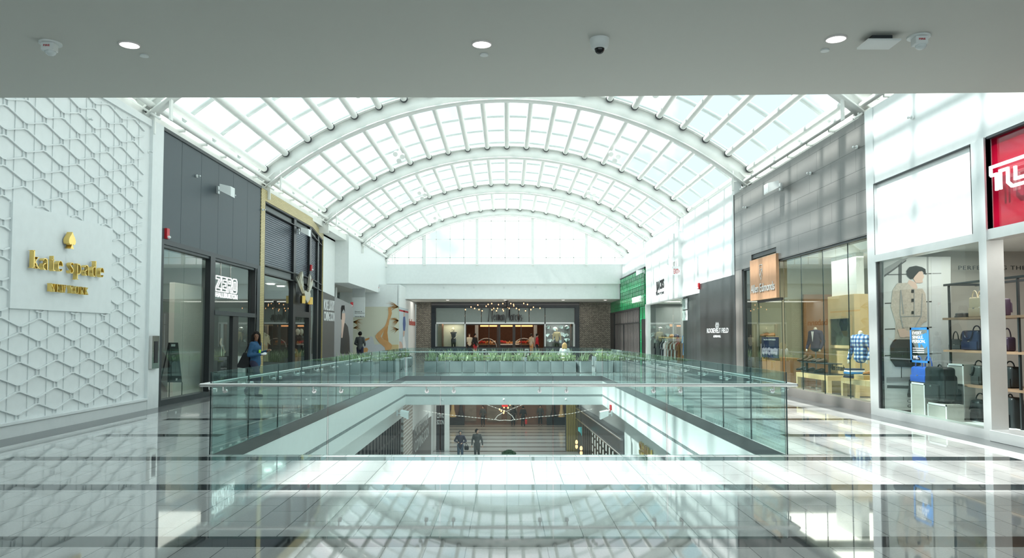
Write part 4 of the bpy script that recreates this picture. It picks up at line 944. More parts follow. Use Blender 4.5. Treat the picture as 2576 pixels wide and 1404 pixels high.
# tables
def table(x, px0, px1, ztop, label, d_=.8, m='oak', name='display_table'):
    y1_, y0_ = DX(px0, x), DX(px1, x); t = thing(name, label, 'table', (x, (y0_ + y1_) / 2, 0))
    mb = MB(); mb.box(x, x + d_, y0_, y1_, ztop - .12, ztop); mb.build('table_top', m, t)
    for a in (y0_ + .05, y1_ - .05):
        for b in (x + .05, x + d_ - .05): mb = MB(); mb.box(b - .05, b + .05, a - .05, a + .05, 0, ztop - .12); mb.build('leg', m, t)
    return t, (y0_, y1_)
zt1_ = WX(2002, 936, 8.1).z; zt2_ = WX(2115, 950, 7.8).z
table(8.1, 2001, 2080, zt1_, 'light oak shoe table in the middle of the shoe shop window')
table(7.8, 2113, 2194, zt2_, 'light oak table with folded shirts nearest the white frame')
table(9.8, 1885, 1950, .85, 'light oak table far back inside the shoe shop door')
mb = MB(); mb.box(8.0, 8.6, DX(1962, 8.0), DX(1914, 8.0), 0, .92); mb.box(7.98, 8.0, DX(1928, 8.0), DX(1916, 8.0), 0, .92)
tag(mb.build('reception_counter', 'walnut'), 'walnut counter behind the shoe shop glass door', 'counter')
# easel board on counter
t = thing('photo_board', 'dark blue board with a printed team photo on the walnut counter', 'board', ab(1935, 905, 7.95))
a = WX(1959, 911, 7.95); b = WX(1917, 877, 7.95); mb = MB(); mb.box(7.94, 7.97, a.y, b.y, .92, .92 + .62); mb.build('board', 'navy', t)
mb = MB(); random.seed(5)
for k in range(26): y_ = a.y + .1 + (b.y - a.y - .2) * (k % 13) / 12; mb.sph((7.935, y_, 1.06 + .1 * (k // 13) + random.uniform(-.02, .02)), (.004, .04, .06), 0, 8)
mb.build('team_print', mat('print_lilac', (.55, .5, .6), .5, var=.3), t)
mb = MB(); put_text(mb, 'ALLEN EDMONDS', (7.935, b.y - .2, 1.44), UR, UZ, (b.y - a.y) - .4, .04, .003); mb.build('heading', 'letterwhite', t)
# shoes
M['brownlth'] = mat('brown_leather', (0.07, 0.035, 0.018), 0.22); M['tanlth'] = mat('tan_leather', (0.50, 0.24, 0.08), 0.3); M['blk'] = mat('shiny_black_leather', (0.012, 0.012, 0.013), 0.15)
def shoe_proto(m, name, label, loc, boot=False):
    t = thing(name, label, 'shoe', tuple(loc), None); x, y, z = loc
    prof = [(-.14, .035, .075, .11), (-.10, .040, .10, .12), (-.04, .037, .095, .12), (.03, .042, .07, 0), (.09, .045, .055, 0), (.13, .034, .045, 0), (.155, .012, .03, 0)]
    mb = MB(); n = 10; vs = []
    for (d, w_, h_, _) in prof:
        hh = h_ + (.06 if boot and d < 0 else 0)
        for i in range(n):
            a = pi * i / (n - 1); vs.append((x - d, y + w_ * cos(a), z + .018 + hh * sin(a) ** .7))
    fs = [(j * n + i, j * n + i + 1, (j + 1) * n + i + 1, (j + 1) * n + i) for j in range(len(prof) - 1) for i in range(n - 1)] + [tuple(range(n)), tuple(range((len(prof) - 1) * n, len(prof) * n))]
    mb.add(vs, fs, 0, True); mb.build('upper', m, t)
    mb = MB(); out = [(x - d, y + w_ * 1.1, z) for d, w_, _, _ in prof] + [(x - d, y - w_ * 1.1, z) for d, w_, _, _ in prof[::-1]]
    mb.prism(out, (0, 0, .02)); mb.build('sole', 'blk', t); return t
k = 0; xsh = 8.35
zsh = zt1_ + .30
t, _ = table(8.15, 2008, 2078, zsh, 'low dark riser carrying shoes on the middle oak table', .5, 'dkframe', 'shoe_riser') if False else (None, None)
mb = MB(); mb.box(8.2, 8.75, DX(2078, 8.2), DX(2012, 8.2), zt1_, zt1_ + .02); 
mb.box(8.3, 8.35, DX(2074, 8.2), DX(2074, 8.2) + .05, zt1_, zsh - .02); mb.box(8.3, 8.35, DX(2016, 8.2) - .05, DX(2016, 8.2), zt1_, zsh - .02); mb.box(8.18, 8.6, DX(2078, 8.2), DX(2010, 8.2), zsh - .02, zsh)
tag(mb.build('shoe_riser', 'dkframe'), 'dark two level shoe riser on the middle oak table', 'riser')
for i, px in enumerate((2018, 2031, 2043, 2054, 2066)):
    shoe_proto('brownlth' if i != 3 else 'blk', 'dress_shoe', 'dark brown dress shoe, %s on the oak table riser' % ('first from the door', 'second from the door', 'third from the door', 'fourth from the door', 'last from the door')[i], (8.36, DX(px, 8.36), zsh), i < 2)['group'] = 'shoes on the middle oak table'
for i, px in enumerate((2015, 2035, 2060)):
    shoe_proto('blk', 'dress_shoe', 'black dress shoe, %s under the shoe riser' % ('nearest the door', 'in the centre', 'farthest from the door')[i], (8.5, DX(px, 8.5), zt1_ + .02))['group'] = 'shoes on the middle oak table'
for i, px in enumerate((1924, 1938)):
    shoe_proto('tanlth', 'dress_shoe', 'tan leather shoe, %s behind the blue photo board' % ('left one', 'right one')[i], (8.3, DX(px, 8.3), .92 + (.62 if False else .0) + .64))['group'] = 'tan shoes behind the photo board'
mb = MB(); mb.box(8.12, 8.5, DX(1944, 8.3), DX(1918, 8.3), .92, 1.56); tag(mb.build('display_block', 'oak'), 'oak block under the two tan shoes on the walnut counter', 'block')
shoe_proto('tanlth', 'dress_shoe', 'pale tan shoe on the small oak block of the near table', (8.15, DX(2186, 8.15), zt2_ + .10))
mb = MB(); mb.box(7.9, 8.35, DX(2193, 8.1), DX(2168, 8.1), zt2_, zt2_ + .10); tag(mb.build('display_block', 'oak'), 'small oak block on the table nearest the white frame', 'block')
# folded shirts
for i, (m_, w_) in enumerate((('navy', .46), ('greylth', .42), ('blue', .40), ('letterwhite', .36), ('navy', .32))):
    c = WX(2144, 940, 7.98); mb = MB(); mb.box(7.86, 8.2, c.y - w_ / 2, c.y + w_ / 2, zt2_ + .045 * i, zt2_ + .045 * i + .043, r=.015)
    tag(mb.build('folded_shirt', m_), ('navy folded shirt at the bottom', 'dark grey folded shirt second from the bottom', 'blue folded shirt in the middle', 'white folded shirt second from the top', 'navy folded shirt at the top')[i] + ' of the pile on the near oak table', 'shirt', 'folded shirts on the near oak table')
# back shelves with shirts
t = thing('wall_shelving', 'backlit pale wall shelves with glass levels inside the shoe shop', 'shelving', (11.6, 21, 0)); xsf = 11.6
y0_, y1_ = 18.6, DX(1938, xsf); mb = MB(); mb.box(xsf, xsf + .1, y0_, y1_, .3, 2.75); mb.build('back_panel', 'beige', t)
zz = [WX(1940, 822, xsf).z, WX(1940, 858, xsf).z, WX(1940, 900, xsf).z]
for z_ in zz: mb = MB(); mb.box(xsf - .4, xsf, y0_, y1_, z_ - .015, z_ + .015); mb.build('shelf', 'dkframe', t)
for i, (px, k_) in enumerate(((1950, 1), (1985, 1), (2020, 1), (1950, 2), (2010, 2))):
    mb = MB(); y_ = DX(px, xsf - .2)
    for j in range(3): mb.box(xsf - .36, xsf - .06, y_ - .2, y_ + .2, zz[k_] + .017 + .06 * j, zz[k_] + .073 + .06 * j, r=.02)
    tag(mb.build('shirt_stack', 'letterwhite' if i < 2 else 'paleblue'), ('white', 'pale', 'pale blue', 'blue', 'grey blue')[i] + ' shirt stack on the wall shelves, ' + ('upper level by the doorway', 'upper level middle', 'upper level far side', 'lower level by the doorway', 'lower level far side')[i], 'shirts', 'shirt stacks on the wall shelves')
# hanging shirt with tie
for i, (px, x_) in enumerate(((1956, xsf - .1), (2003, xsf - .1))):
    c = WX(px, 805, x_); t = thing('display_shirt', ('white shirt with a brown tie pinned above the wall shelves', 'pale blue shirt pinned above the wall shelves, farther right')[i], 'shirt', tuple(c))
    mb = MB(); pts = [(-.17, -.22), (.17, -.22), (.18, .1), (.14, .16), (.06, .22), (-.06, .22), (-.14, .16), (-.18, .1)]
    mb.prism([c + Vector((0, a * 1.3, b * 1.4)) for a, b in pts], (.06, 0, 0)); mb.build('shirt_front', ('letterwhite', 'paleblue')[i], t)
    if i == 0: mb = MB(); mb.prism([c + Vector((-.01, a, b)) for a, b in ((-.03, -.2), (0, -.26), (.03, -.2), (.02, .2), (-.02, .2))], (.005, 0, 0)); mb.build('tie', 'brownlth', t)

# ============================================================ black hoarding, its curved end, white wall above
M['rhoard'] = mat('black_vinyl_hoarding', (0.035, 0.04, 0.042), 0.28, var=.15)
C1 = Vector((XR, AA + .03)); C2 = Vector((XR, DX(1762, XR)))
zh1 = zr(1848, 691)
t = thing('black_hoarding', 'black vinyl hoarding with white mall name and diamond mark', 'hoarding', (XR, AA, 0))
mb = MB(); slab(mb, C2, C1, zh1, zh1, t=.1); mb.build('flat_panel', 'rhoard', t)
C3p = WY(1719, 843, 33.0); C3 = Vector((C3p.x, 33.0)); zh3 = WY(1719, 742, 33.0).z
cur = [C2]; 
for k in range(1, 7):
    s_ = k / 6; base = C2 + (C3 - C2) * s_; cur.append(base + Vector((.10 * sin(pi * s_) * (1), 0)))
mb = MB()
for k in range(6): slab(mb, cur[k + 1], cur[k], zh1 + (zh3 - zh1) * (k + 1) / 6, zh1 + (zh3 - zh1) * k / 6, t=.1)
mb.build('curved_panel', 'rhoard', t)
a = WX(1779, 835, XR); b = WX(1833, 835, XR); mb = MB()
put_text(mb, 'ROOSEVELT FIELD', (XR - .005, a.y, WX(1779, 838, XR).z), UR, UZ, a.y - b.y, .17, .006, bold=.03)
a2 = WX(1795, 848, XR); b2 = WX(1814, 848, XR); put_text(mb, 'A SIMON MALL', (XR - .005, a2.y, WX(1795, 849, XR).z), UR, UZ, a2.y - b2.y, .08, .006, bold=.02)
cc = WX(1804.5, 819, XR)
for d in (-.1, .1): ribbon(mb, [(d * 1.1, -.10), (d * 1.1 + .10, 0), (d * 1.1, .10), (d * 1.1 - .10, 0), (d * 1.1, -.10)], .03, (XR - .005, cc.y, cc.z), UR, UZ, 1, .006)
mb.build('lettering', 'letterwhite', t)
mb = MB(); dq = (cur[5] - cur[6]).normalized(); 
for s_, pyb, pyt in (('MORE LUXURY', 779, 751), ('COMING SOON', 807, 781)):
    p0 = Vector((cur[6].x, cur[6].y)) ; z_ = WY(1722, pyb, 32.6).z; z2 = WY(1722, pyt, 32.6).z
    put_text(mb, s_, (p0.x - .03, p0.y - .02, z_), (dq.x, dq.y, 0), UZ, .8, z2 - z_, .012, bold=.03)
mb.build('side_lettering', 'letterwhite', t)
zhd = WX(1712, 700, XR).z
mb = MB(); mb.box(XR + .02, XR + .25, AA, 32.9, zh3 - .1, 6.6); mb.box(XR + .05, XR + 1.6, 32.9, 34.3, 4.3, 6.6); mb.box(XR + .05, 8.6, 34.3, 50, 5.3, 6.6) ; mb.box(XR + 1.3, 9.2, 32.9, 34.3, 0, 4.29)
o = struct(mb.build('wall_right', 'whitegloss')); o['label'] = 'glossy white upper wall above the black hoarding'
# ============================================================ corner clothes shop
JA, JB = 34.2, DX(1626, XR)
jx = XR - .15
ja = WX(1708, 843, jx).y
t = thing('white_corner_shopfront', 'white fasciaed clothes shopfront with tall clear glass', 'shopfront', (jx, JB, 0)); JT = t
zf = WX(1626, 767, jx).z; zf2 = WX(1706, 746, jx).z; zf = (zf + zf2) / 2
mb = MB(); mb.box(jx, jx + .5, ja, DX(1626, jx), zf, 6.0); mb.build('fascia', 'white', t)
mb = MB(); y_ = DX(1626, jx); mb.box(jx - .03, jx + .2, y_ - .15, y_ + .1, 0, zf); mb.box(jx, jx + .2, ja, y_, zf - .05, zf); mb.box(jx, jx + .1, ja, y_, 0, .1); mb.build('frame', 'alum', t)
js = [ja + (y_ - .15 - ja) * k / 4 for k in range(5)]
for a, b in zip(js, js[1:]): mb = MB(); mb.box(jx + .08, jx + .095, a + .01, b - .01, .1, zf - .05); mb.build('window_pane', 'shopglass', t)
mb = MB(); mb.box(jx + .1, jx + 1.8, ja, ja + .015, .1, zf - .05); mb.build('window_pane', 'shopglass', t)
mb = MB(); a = WX(1651, 737, jx); b = WX(1671, 729, jx); wj = a.y - b.y
for i, (ch, w0, w1, dz) in enumerate((('J', 0, .18, -.14), ('A', .22, .42, 0), ('C', .47, .62, .02), ('H', .67, .80, .02), ('S', .84, 1, .04))):
    put_text(mb, ch, (jx - .005, a.y - wj * w0, a.z + .1 + dz), UR, UZ, wj * (w1 - w0), .42 + (.14 if ch == 'J' else 0), .02, bold=.05)
mb.build('name_lettering', 'black', t)
mb = MB(); put_text(mb, 'NEW YORK', (jx - .005, a.y, WX(1651, 744, jx).z), UR, UZ, wj, .12, .01, bold=.02); mb.build('small_lettering', 'dkframe', t)
room('wall_shop', jx + .5, 12, ja + .1, DX(1626, jx), zf + .02, 'zhgrey', left=False)
shop_or_fill_light(9.2, 37.5, zf - .1, 130, 2, 5)
mb = MB(); mb.box(9.5, 9.9, 36.6, 37.4, 0, 2.4); tag(mb.build('white_pillar', 'letterwhite'), 'white square pillar standing inside the clothes shop', 'pillar')
exit_sign(WY(1702, 682, 32.4), UF, 'exit sign with arrow beside the white clothes shopfront', True, .34)
# clothes racks
cols = ['navy', 'greylth', 'printgrey', 'purple', 'paleblue', 'walnut', 'letterwhite', 'blue']
def garment(c, w_, h_, m, label, grp, along='y'):
    mb = MB(); o = [(-.5, -1), (.5, -1), (.42, -.35), (.62, -.45), (.55, -.15), (.15, 0), (-.15, 0), (-.55, -.15), (-.62, -.45), (-.42, -.35)]
    mb.prism([(c[0] + a * w_ * .8, c[1] + a * w_ * .25, c[2] + b * h_) for a, b in o], (0, .045, 0)); return tag(mb.build('hanging_garment', m), label, 'clothes', grp)
def rack(x, px0, px1, z_, label, seed, mcols, grp, desc):
    y1_, y0_ = DX(px0, x), DX(px1, x); t = thing('clothes_rack', label, 'clothes rack', (x, (y0_ + y1_) / 2, 0))
    mb = MB(); mb.tube((x, y0_, z_), (x, y1_, z_), .018, n=8); mb.build('rail', 'steel', t)
    mb = MB()
    for yy in (y0_ + .03, y1_ - .03): mb.box(x - .02, x + .02, yy - .02, yy + .02, 0, z_)
    mb.build('legs', 'steel', t); mb = MB(); mb.box(x - .2, x + .2, y0_, y1_, z_ + .14, z_ + .18); mb.box(x - .01, x + .01, y0_ + .02, y0_ + .04, z_, z_ + .14); mb.build('shelf', 'oak', t)
    n = int((y1_ - y0_) / .16)
    for k in range(n):
        garment((x, y0_ + .1 + k * .16, z_ - .03), .42, random.uniform(.75, .95), mcols[k % len(mcols)], desc, grp)
random.seed(2)
rack(8.1, 1652, 1678, 1.32, 'left clothes rack behind the corner shop glass', 2, ['printgrey', 'purple', 'greylth', 'navy'], 'clothes on the left rack', 'grey or navy shirt on the left rack')
rack(8.0, 1683, 1713, 1.30, 'right clothes rack behind the corner shop glass', 4, ['walnut', 'purple', 'walnut', 'paleblue', 'paleblue'], 'clothes on the right rack', 'maroon or pale blue shirt on the right rack')
for i, (px, m_) in enumerate(((1712, 'letterwhite'), (1716, 'blue'))): c = WX(px, 845, 7.9); garment((7.9, 33.9 + .15 * i, c.z + .1), .4, .95, m_, ('white top hanging by the hoarding edge', 'bright blue top hanging by the hoarding edge')[i], 'tops by the hoarding edge')
for i, px in enumerate((1660, 1670, 1690, 1702)):
    c = (8.1, DX(px, 8.1), 1.50); t = thing('display_hat', ('dark hat', 'black cap', 'brown bag-like hat', 'dark cap')[i] + ' on the shelf over the %s rack' % ('left', 'left', 'right', 'right')[i] , 'hat', c)
    mb = MB(); mb.sph((c[0], c[1], 1.53), (.13, .13, .12), 0, 12); mb.build('crown_piece', ('purple', 'black', 'walnut', 'navy')[i], t); mb = MB(); mb.tube((c[0], c[1], 1.5), (c[0], c[1], 1.515), .2, n=16); mb.build('brim', ('purple', 'black', 'walnut', 'navy')[i], t)
# ============================================================ green tiled shop
M['green'] = brickmat('green_glazed_tiles', (0.004, 0.14, 0.04), (0.008, 0.20, 0.07), (0.03, 0.34, 0.15), .18, .62, .02, rot=(pi / 2, 0, pi / 2), rough=.22, offset=.3, bump=.9)
GA, GB = DX(1626, XR) - .0, NMY - .6
gt = thing('green_tiled_shopfront', 'shopfront clad in glossy green relief tiles with a closed black shutter', 'shopfront', (XR, GA, 0))
zg = WX(1625, 674, XR).z; ga1, ga2 = DX(1612, XR), DX(1546, XR); zgo = WX(1612, 772, XR).z; gb1, gb2 = GA + .05, DX(1617, XR); zdo = WX(1618, 803, XR).z
mb = MB(); gx = XR - .04
for a, b, c_, d_ in ((GA, ga1, zdo, zgo), (GA, FY - .02, zgo, zg), (FY - .02, GB, zgo, 3.9), (gb2, ga1, 0, zdo)): mb.box(gx, gx + .15, a, b, c_, d_)
mb.build('green_tile_cladding', 'green', gt)
random.seed(9); mb = MB()
for r_ in range(9):
    z_ = zgo + (zg - zgo) * r_ / 9
    for k in range(48):
        y_ = GA + .1 + k * .24 + random.uniform(-.03, .03)
        if y_ > FY - .3 and z_ > 3.6 or y_ > GB - .2: continue
        h_ = .26; mb.box(gx - .03 - .015 * random.random(), gx, y_, y_ + .19, z_, min(zg, z_ + .2))
mb.build('raised_tiles', 'green', gt)
mb = MB(); mb.box(gx - .06, gx + .1, GA, FY - .02, zg, zg + .06)
for a, b, c_, d_ in ((ga1, ga1 + .15, 0, zgo), (ga2 - .2, GB, 0, zgo), (ga1, ga2, zgo - .1, zgo), (gb1, gb2, 0, zdo)): mb.box(gx - .02, gx + .12, a, b, c_, d_)
mb.box(gx - .04, gx + .02, FY - .12, FY - .02, 3.9, zg); mb.build('black_frame', 'blackmetal', gt)
mb = MB(); n = 24
for k in range(n): y_ = ga1 + .2 + (ga2 - ga1 - .4) * k / n; mb.box(gx + .02, gx + .06, y_, y_ + .16, .02, zgo - .1)
mb.build('shutter_slats', mat('shutter_brown_grey', (.10, .09, .085), .5), gt)
mb = MB(); z_ = WX(1600, 812, XR).z; mb.box(gx, gx + .08, ga1, ga2, z_ - .03, z_ + .03); y_ = DX(1571, XR); mb.box(gx, gx + .08, y_, y_ + .35, 0, z_); mb.build('shutter_frame', 'blackmetal', gt)
mb = MB(); a = WX(1594, 762, gx); b = WX(1616, 756, gx); put_text(mb, 'SUITSUPPLY', (gx - .085, a.y, a.z - .02), UR, UZ, a.y - b.y, .30, .008, bold=.01); mb.build('lettering', 'signwhite', gt)
sensor(2297, 296, XR - .01, 'sprinkler head on the glossy white panel above the bag shop', sgn=-1)
for px, py, l_ in ((2157, 370, 'highest'), (2040, 436, 'middle'), (1877, 522, 'lowest')): sensor(px, py, XR - .01, 'white sprinkler head on the grey tiles, %s in the photo of the three' % l_, sgn=-1)
sensor(494, 443, XL + .01, 'white sprinkler head left of the speaker on the charcoal panels'); sensor(584, 492, XL + .01, 'white sprinkler head right of the speaker on the charcoal panels'); sensor(660, 528, XL + .04, 'white sprinkler head on the brass frame')
def speaker(px, py, x, label, sgn=1):
    p = WX(px, py, x); t = thing('wall_speaker', label, 'loudspeaker', tuple(p)); s = sgn
    mb = MB(); mb.box(p.x, p.x + .05 * s, p.y - .06, p.y + .06, p.z - .1, p.z + .1); mb.tube(p, p + Vector((.16 * s, 0, -.02)), .025, n=8); mb.build('wall_bracket', 'alum', t)
    mb = MB(); c = p + Vector((.30 * s, -.05, -.02)); w_, h_, d_ = .20, .13, .14
    P = []
    for dz in (-1, 1):
        for dx, dy in ((-1, -1), (1, -.8), (1, .8), (-1, 1)): P.append(c + Vector((dx * d_ * s, dy * w_, dz * h_ * (1 if dx > 0 else .7) - dx * .05)))
    mb.hexa(P); mb.build('cabinet', 'white', t)
    mb = MB(); q = [c + Vector((d_ * s, dy * w_ * .72, dz * h_ * .85 - .05)) for dy, dz in ((-1, -1), (1, -1), (1, 1), (-1, 1))]; mb.prism(q, (.006 * s, 0, 0)); mb.build('grille', 'alum', t)
speaker(546, 478, XL, 'white loudspeaker bracketed to the charcoal panels'); speaker(750, 582, XL, 'white loudspeaker bracketed to the dark louvres'); speaker(1966, 470, XR, 'white loudspeaker bracketed to the grey tiled wall', -1)
speaker(1705, 655, XR + .02, 'white loudspeaker on the white fascia above the exit sign', -1); speaker(1622, 684, gx, 'white loudspeaker at the edge of the green tiles', -1)
def alarm(p, n, label):
    t = thing('fire_alarm', label, 'fire alarm', tuple(p)); n = Vector(n); u = n.cross(Vector(UZ)); p = Vector(p)
    mb = MB(); q = [p + u * a for a in (-.07, .07)]; P = [q[0], q[1], q[1] + n * .06, q[0] + n * .06]; mb.hexa([v - Vector((0, 0, .12)) for v in P] + [v + Vector((0, 0, .12)) for v in P]); mb.build('red_case', 'red', t)
    mb = MB(); mb.sph(p + n * .07 - Vector((0, 0, .08)), (.05, .05, .035), 0, 10); mb.build('strobe', 'letterwhite', t)
alarm(WX(417, 588, XL + .0), (1, 0, 0), 'red fire alarm strobe on the charcoal panels'); alarm(WX(781, 674, XL - .01), (1, 0, 0), 'red fire alarm strobe on the brass framed shopfront')
alarm(WY(884.5, 766, HB.y - .25), (.5, -.85, 0), 'red fire alarm strobe at the portrait hoarding corner'); alarm(WX(1760, 720, XR), (-1, 0, 0), 'red fire alarm strobe on the black hoarding')
# ============================================================ end shop (dark framed facade between brick panels)
def W5(px, py): return WY(px, py, NMY)
sN = lambda px: W5(px, 843).x
zN = lambda py: W5(1275, py).z
M['mosaic'] = brickmat('brown_mosaic_brick', (0.46, 0.42, 0.34), (0.22, 0.20, 0.165), (0.04, 0.04, 0.036), .13, .07, .016, rot=(pi / 2, 0, 0), rough=.45, bump=.6)
M['greyglass'] = mat('grey_back_painted_glass', (0.17, 0.215, 0.205), 0.12)
ns = thing('department_storefront', 'dark framed store facade with grey glass panels between brown brick walls', 'storefront', (0, NMY, 0))
for a, b in ((1047, 1085), (1457, 1541)):
    mb = MB(); mb.box(sN(a), sN(b), NMY - .05, NMY + .4, 0, zb); mb.build('brick_panel', 'mosaic', ns)
mb = MB(); mb.box(sN(1085), sN(1457), NMY - .12, NMY + .4, zN(775), zb); mb.box(sN(1085), sN(1096), NMY - .12, NMY + .4, 0, zN(775)); mb.box(sN(1446), sN(1457), NMY - .12, NMY + .4, 0, zN(775))
mb.box(sN(1096), sN(1171), NMY - .1, NMY + .1, 0, zN(872)); mb.box(sN(1372), sN(1446), NMY - .1, NMY + .1, 0, zN(872)); mb.build('black_granite_frame', mat('black_granite', (.02, .026, .032), .12), ns)
xsn = [1096, 1170, 1211, 1238, 1304, 1331, 1371, 1446]
for a, b in zip(xsn, xsn[1:]): mb = MB(); mb.box(sN(a) + .02, sN(b) - .02, NMY - .03, NMY + .05, zN(811), zN(775)); mb.build('grey_glass_panel', 'greyglass', ns)
mb = MB(); mb.box(sN(1096), sN(1446), NMY - .06, NMY + .1, zN(815), zN(811))
for px in (1096, 1170, 1371, 1446): mb.box(sN(px) - .04, sN(px) + .04, NMY - .06, NMY + .1, zN(872), zN(811))
mb.build('steel_transom', 'alum', ns)
for a, b in ((1098, 1169), (1373, 1444)): mb = MB(); mb.box(sN(a), sN(b), NMY, NMY + .012, zN(872), zN(815)); mb.build('window_pane', 'shopglass', ns)
M['bronze'] = mat('dark_bronze', (.03, .022, .018), .3)
mb = MB()
for px, w_ in ((1172, .1), (1230, .05), (1251, .05), (1256, .16), (1293, .2), (1311, .05), (1369, .1)): mb.box(sN(px) - w_ / 2, sN(px) + w_ / 2, NMY + .05, NMY + .15, 0, zN(815))
mb.box(sN(1170), sN(1371), NMY, NMY + .15, zN(818), zN(815)); mb.build('door_mullions', 'bronze', ns)
# script lettering
mb = MB(); og = (0, NMY - .14, 0); a = W5(1227, 808); b = W5(1316, 808); H_ = zN(777) - zN(810); W_ = b.x - a.x
def scr(pts, w_):
    w_ *= .42
    ribbon(mb, [(p[0] * W_ * .01, p[1] * H_) for p in pts], w_, (a.x, NMY - .12, zN(808)), UF, UZ, 1, .05)
scr([(0, .02), (2, .0), (5, 1.0), (12, .1), (14, 1.0)], 0.145); scr(arcp(19, .27, 2.6, .2, 20, 330, 10), 0.096); scr([(17, .3), (21, .34)], 0.068); scr([(24.5, .05), (25, .5)], 0.119); scr([(25.6, .6), (25.9, .7)], 0.119)
scr([(28, .05), (28.6, .5), (30, .48), (31, .05), (31.5, .45), (33.5, .45), (34.5, .05)], 0.111); scr(arcp(38, .25, 2.6, .2, 0, 360, 12), 0.088); scr([(40.8, .5), (41, .05)], 0.102); scr([(43.5, .05), (44, .5), (46.5, .42), (47, .05)], 0.102)
scr([(49, -.08), (50.5, -.1), (54, .95), (57.5, .25), (61.5, .95), (62.5, .05)], 0.145); scr(arcp(67, .25, 2.6, .2, 0, 360, 12), 0.088); scr([(70, .5), (70.3, .05)], 0.102); scr([(73, .05), (73.5, .5), (76, .46)], 0.102)
scr(arcp(80, .25, 2.4, .2, 50, 310, 10), 0.096); scr([(84.5, .5), (84.7, .15), (86.5, .04), (88.7, .2), (89, .5)], 0.102); scr([(89, .5), (89.3, .05)], 0.102); scr([(95.5, .46), (93, .42), (93, .3), (96, .2), (95.3, .05), (92.5, .06)], 0.093); scr([(96, .2), (100, .25)], 0.051)
tag(mb.build('script_store_name', 'black'), 'black slanted script name on the grey glass band of the far store', 'sign')
# interior
M['nmwall'] = mat('store_brown_wall', (.14, .07, .045), .6, var=.3); M['nmfloor'] = mat('store_brown_floor', (.12, .07, .05), .1)
room('wall_shop', sN(1171), sN(1371), NMY + .5, NMY + .5, 0.1, 'nmwall') if False else None
mb = MB(); mb.box(-4.6, 4.6, 63, 63.2, 0, 3.9); mb.box(-4.7, -4.6, NMY + .5, 63, 0, 3.9); mb.box(4.6, 4.7, NMY + .5, 63, 0, 3.9); struct(mb.build('wall_store', 'nmwall'))
mb = MB(); mb.box(-4.6, 4.6, NMY + .3, 63, .001, .02); struct(mb.build('floor_store', 'nmfloor'))
mb = MB(); mb.box(-4.6, 4.6, NMY + .4, 63, 3.1, 3.2); struct(mb.build('ceiling_store', 'nmwall'))
shop_or_fill_light(0, 58.5, 3.05, 110, 6, 3, (1, .7, .45))
t = thing('light_cove', 'warm glowing light cove along the back of the far store', 'cove light', (0, 60, 2.5))
for a, b in ((1208, 1252), (1258, 1290), (1296, 1340)):
    mb = MB(); mb.box(WY(a, 843, 60).x, WY(b, 843, 60).x, 60, 60.1, WY(1275, 822, 60).z, WY(1275, 815.5, 60).z); mb.build('glowing_panel', mat('cove_glow', (1, .48, .20), .5, emis=.75, var=0) if 'cove' not in M else M['cove'], t); M['cove'] = bpy.data.materials['cove_glow']
for px in (1199, 1347): mb = MB(); x = WY(px, 843, 57.5).x; mb.box(x - .12, x + .12, 57.5, 57.7, 0, 3.1); tag(mb.build('white_column', 'white'), 'slim white column at the %s inside the far store' % ('left' if px < 1275 else 'right'), 'column')
random.seed(11)
for i, px in enumerate((1212, 1226, 1238, 1264, 1282, 1300, 1316, 1330)):
    yy = 58.5 + (i % 3) * .7; x = WY(px, 843, yy).x; t = thing('store_counter', 'dark display counter with goods, %s from the left in the far store' % ('first', 'second', 'third', 'fourth', 'fifth', 'sixth', 'seventh', 'last')[i], 'counter', (x, yy, 0))
    mb = MB(); mb.box(x - .3, x + .3, yy - .25, yy + .25, .02, .85); mb.build('cabinet_body', 'bronze', t); mb = MB(); mb.box(x - .32, x + .32, yy - .27, yy + .27, .85, .93); mb.build('counter_top', ('letterwhite' if i in (3, 4, 5) else 'walnut'), t)
    mb = MB()
    for k in range(5): mb.sph((x - .22 + .11 * k, yy, 1.0 + random.uniform(0, .12)), (.05, .05, .09), 0, 8)
    mb.build('goods', ('redlth', 'tanlth', 'creaml')[i % 3], t)
def arch_rack(px, label):
    x = WY(px, 843, 57.2).x; t = thing('arched_rack', label, 'rack', (x, 57.2, 0)); mb = MB()
    mb.path([(x + .75 * cos(a), 57.2, .7 + .65 * sin(a)) for a in [pi * k / 12 for k in range(13)]], .03, n=6); mb.build('arched_rail', 'alum', t)
    mb = MB(); mb.box(x - .8, x + .8, 56.95, 57.45, .02, .7); mb.build('base_cabinet', 'bronze', t)
arch_rack(1224, 'arched chrome display rack on the left inside the far store'); arch_rack(1318, 'arched chrome display rack on the right inside the far store')
for px, l_ in ((1218.5, 'left'), (1325, 'right')):
    t = thing('floor_poster_stand', 'framed poster stand in the %s half of the far store doorway' % l_, 'poster stand', (WY(px, 843, NMY + .4).x, NMY + .4, 0)); x = t.location.x; y = NMY + .4
    mb = MB(); mb.box(x - .14, x + .14, y, y + .03, .12, .60); mb.build('white_frame', 'letterwhite', t); mb = MB(); mb.box(x - .10, x + .10, y - .008, y, .18, .54); mb.build('print', 'greylth', t); mb = MB(); mb.box(x - .12, x + .12, y - .08, y + .12, .02, .12); mb.build('foot', 'bronze', t)
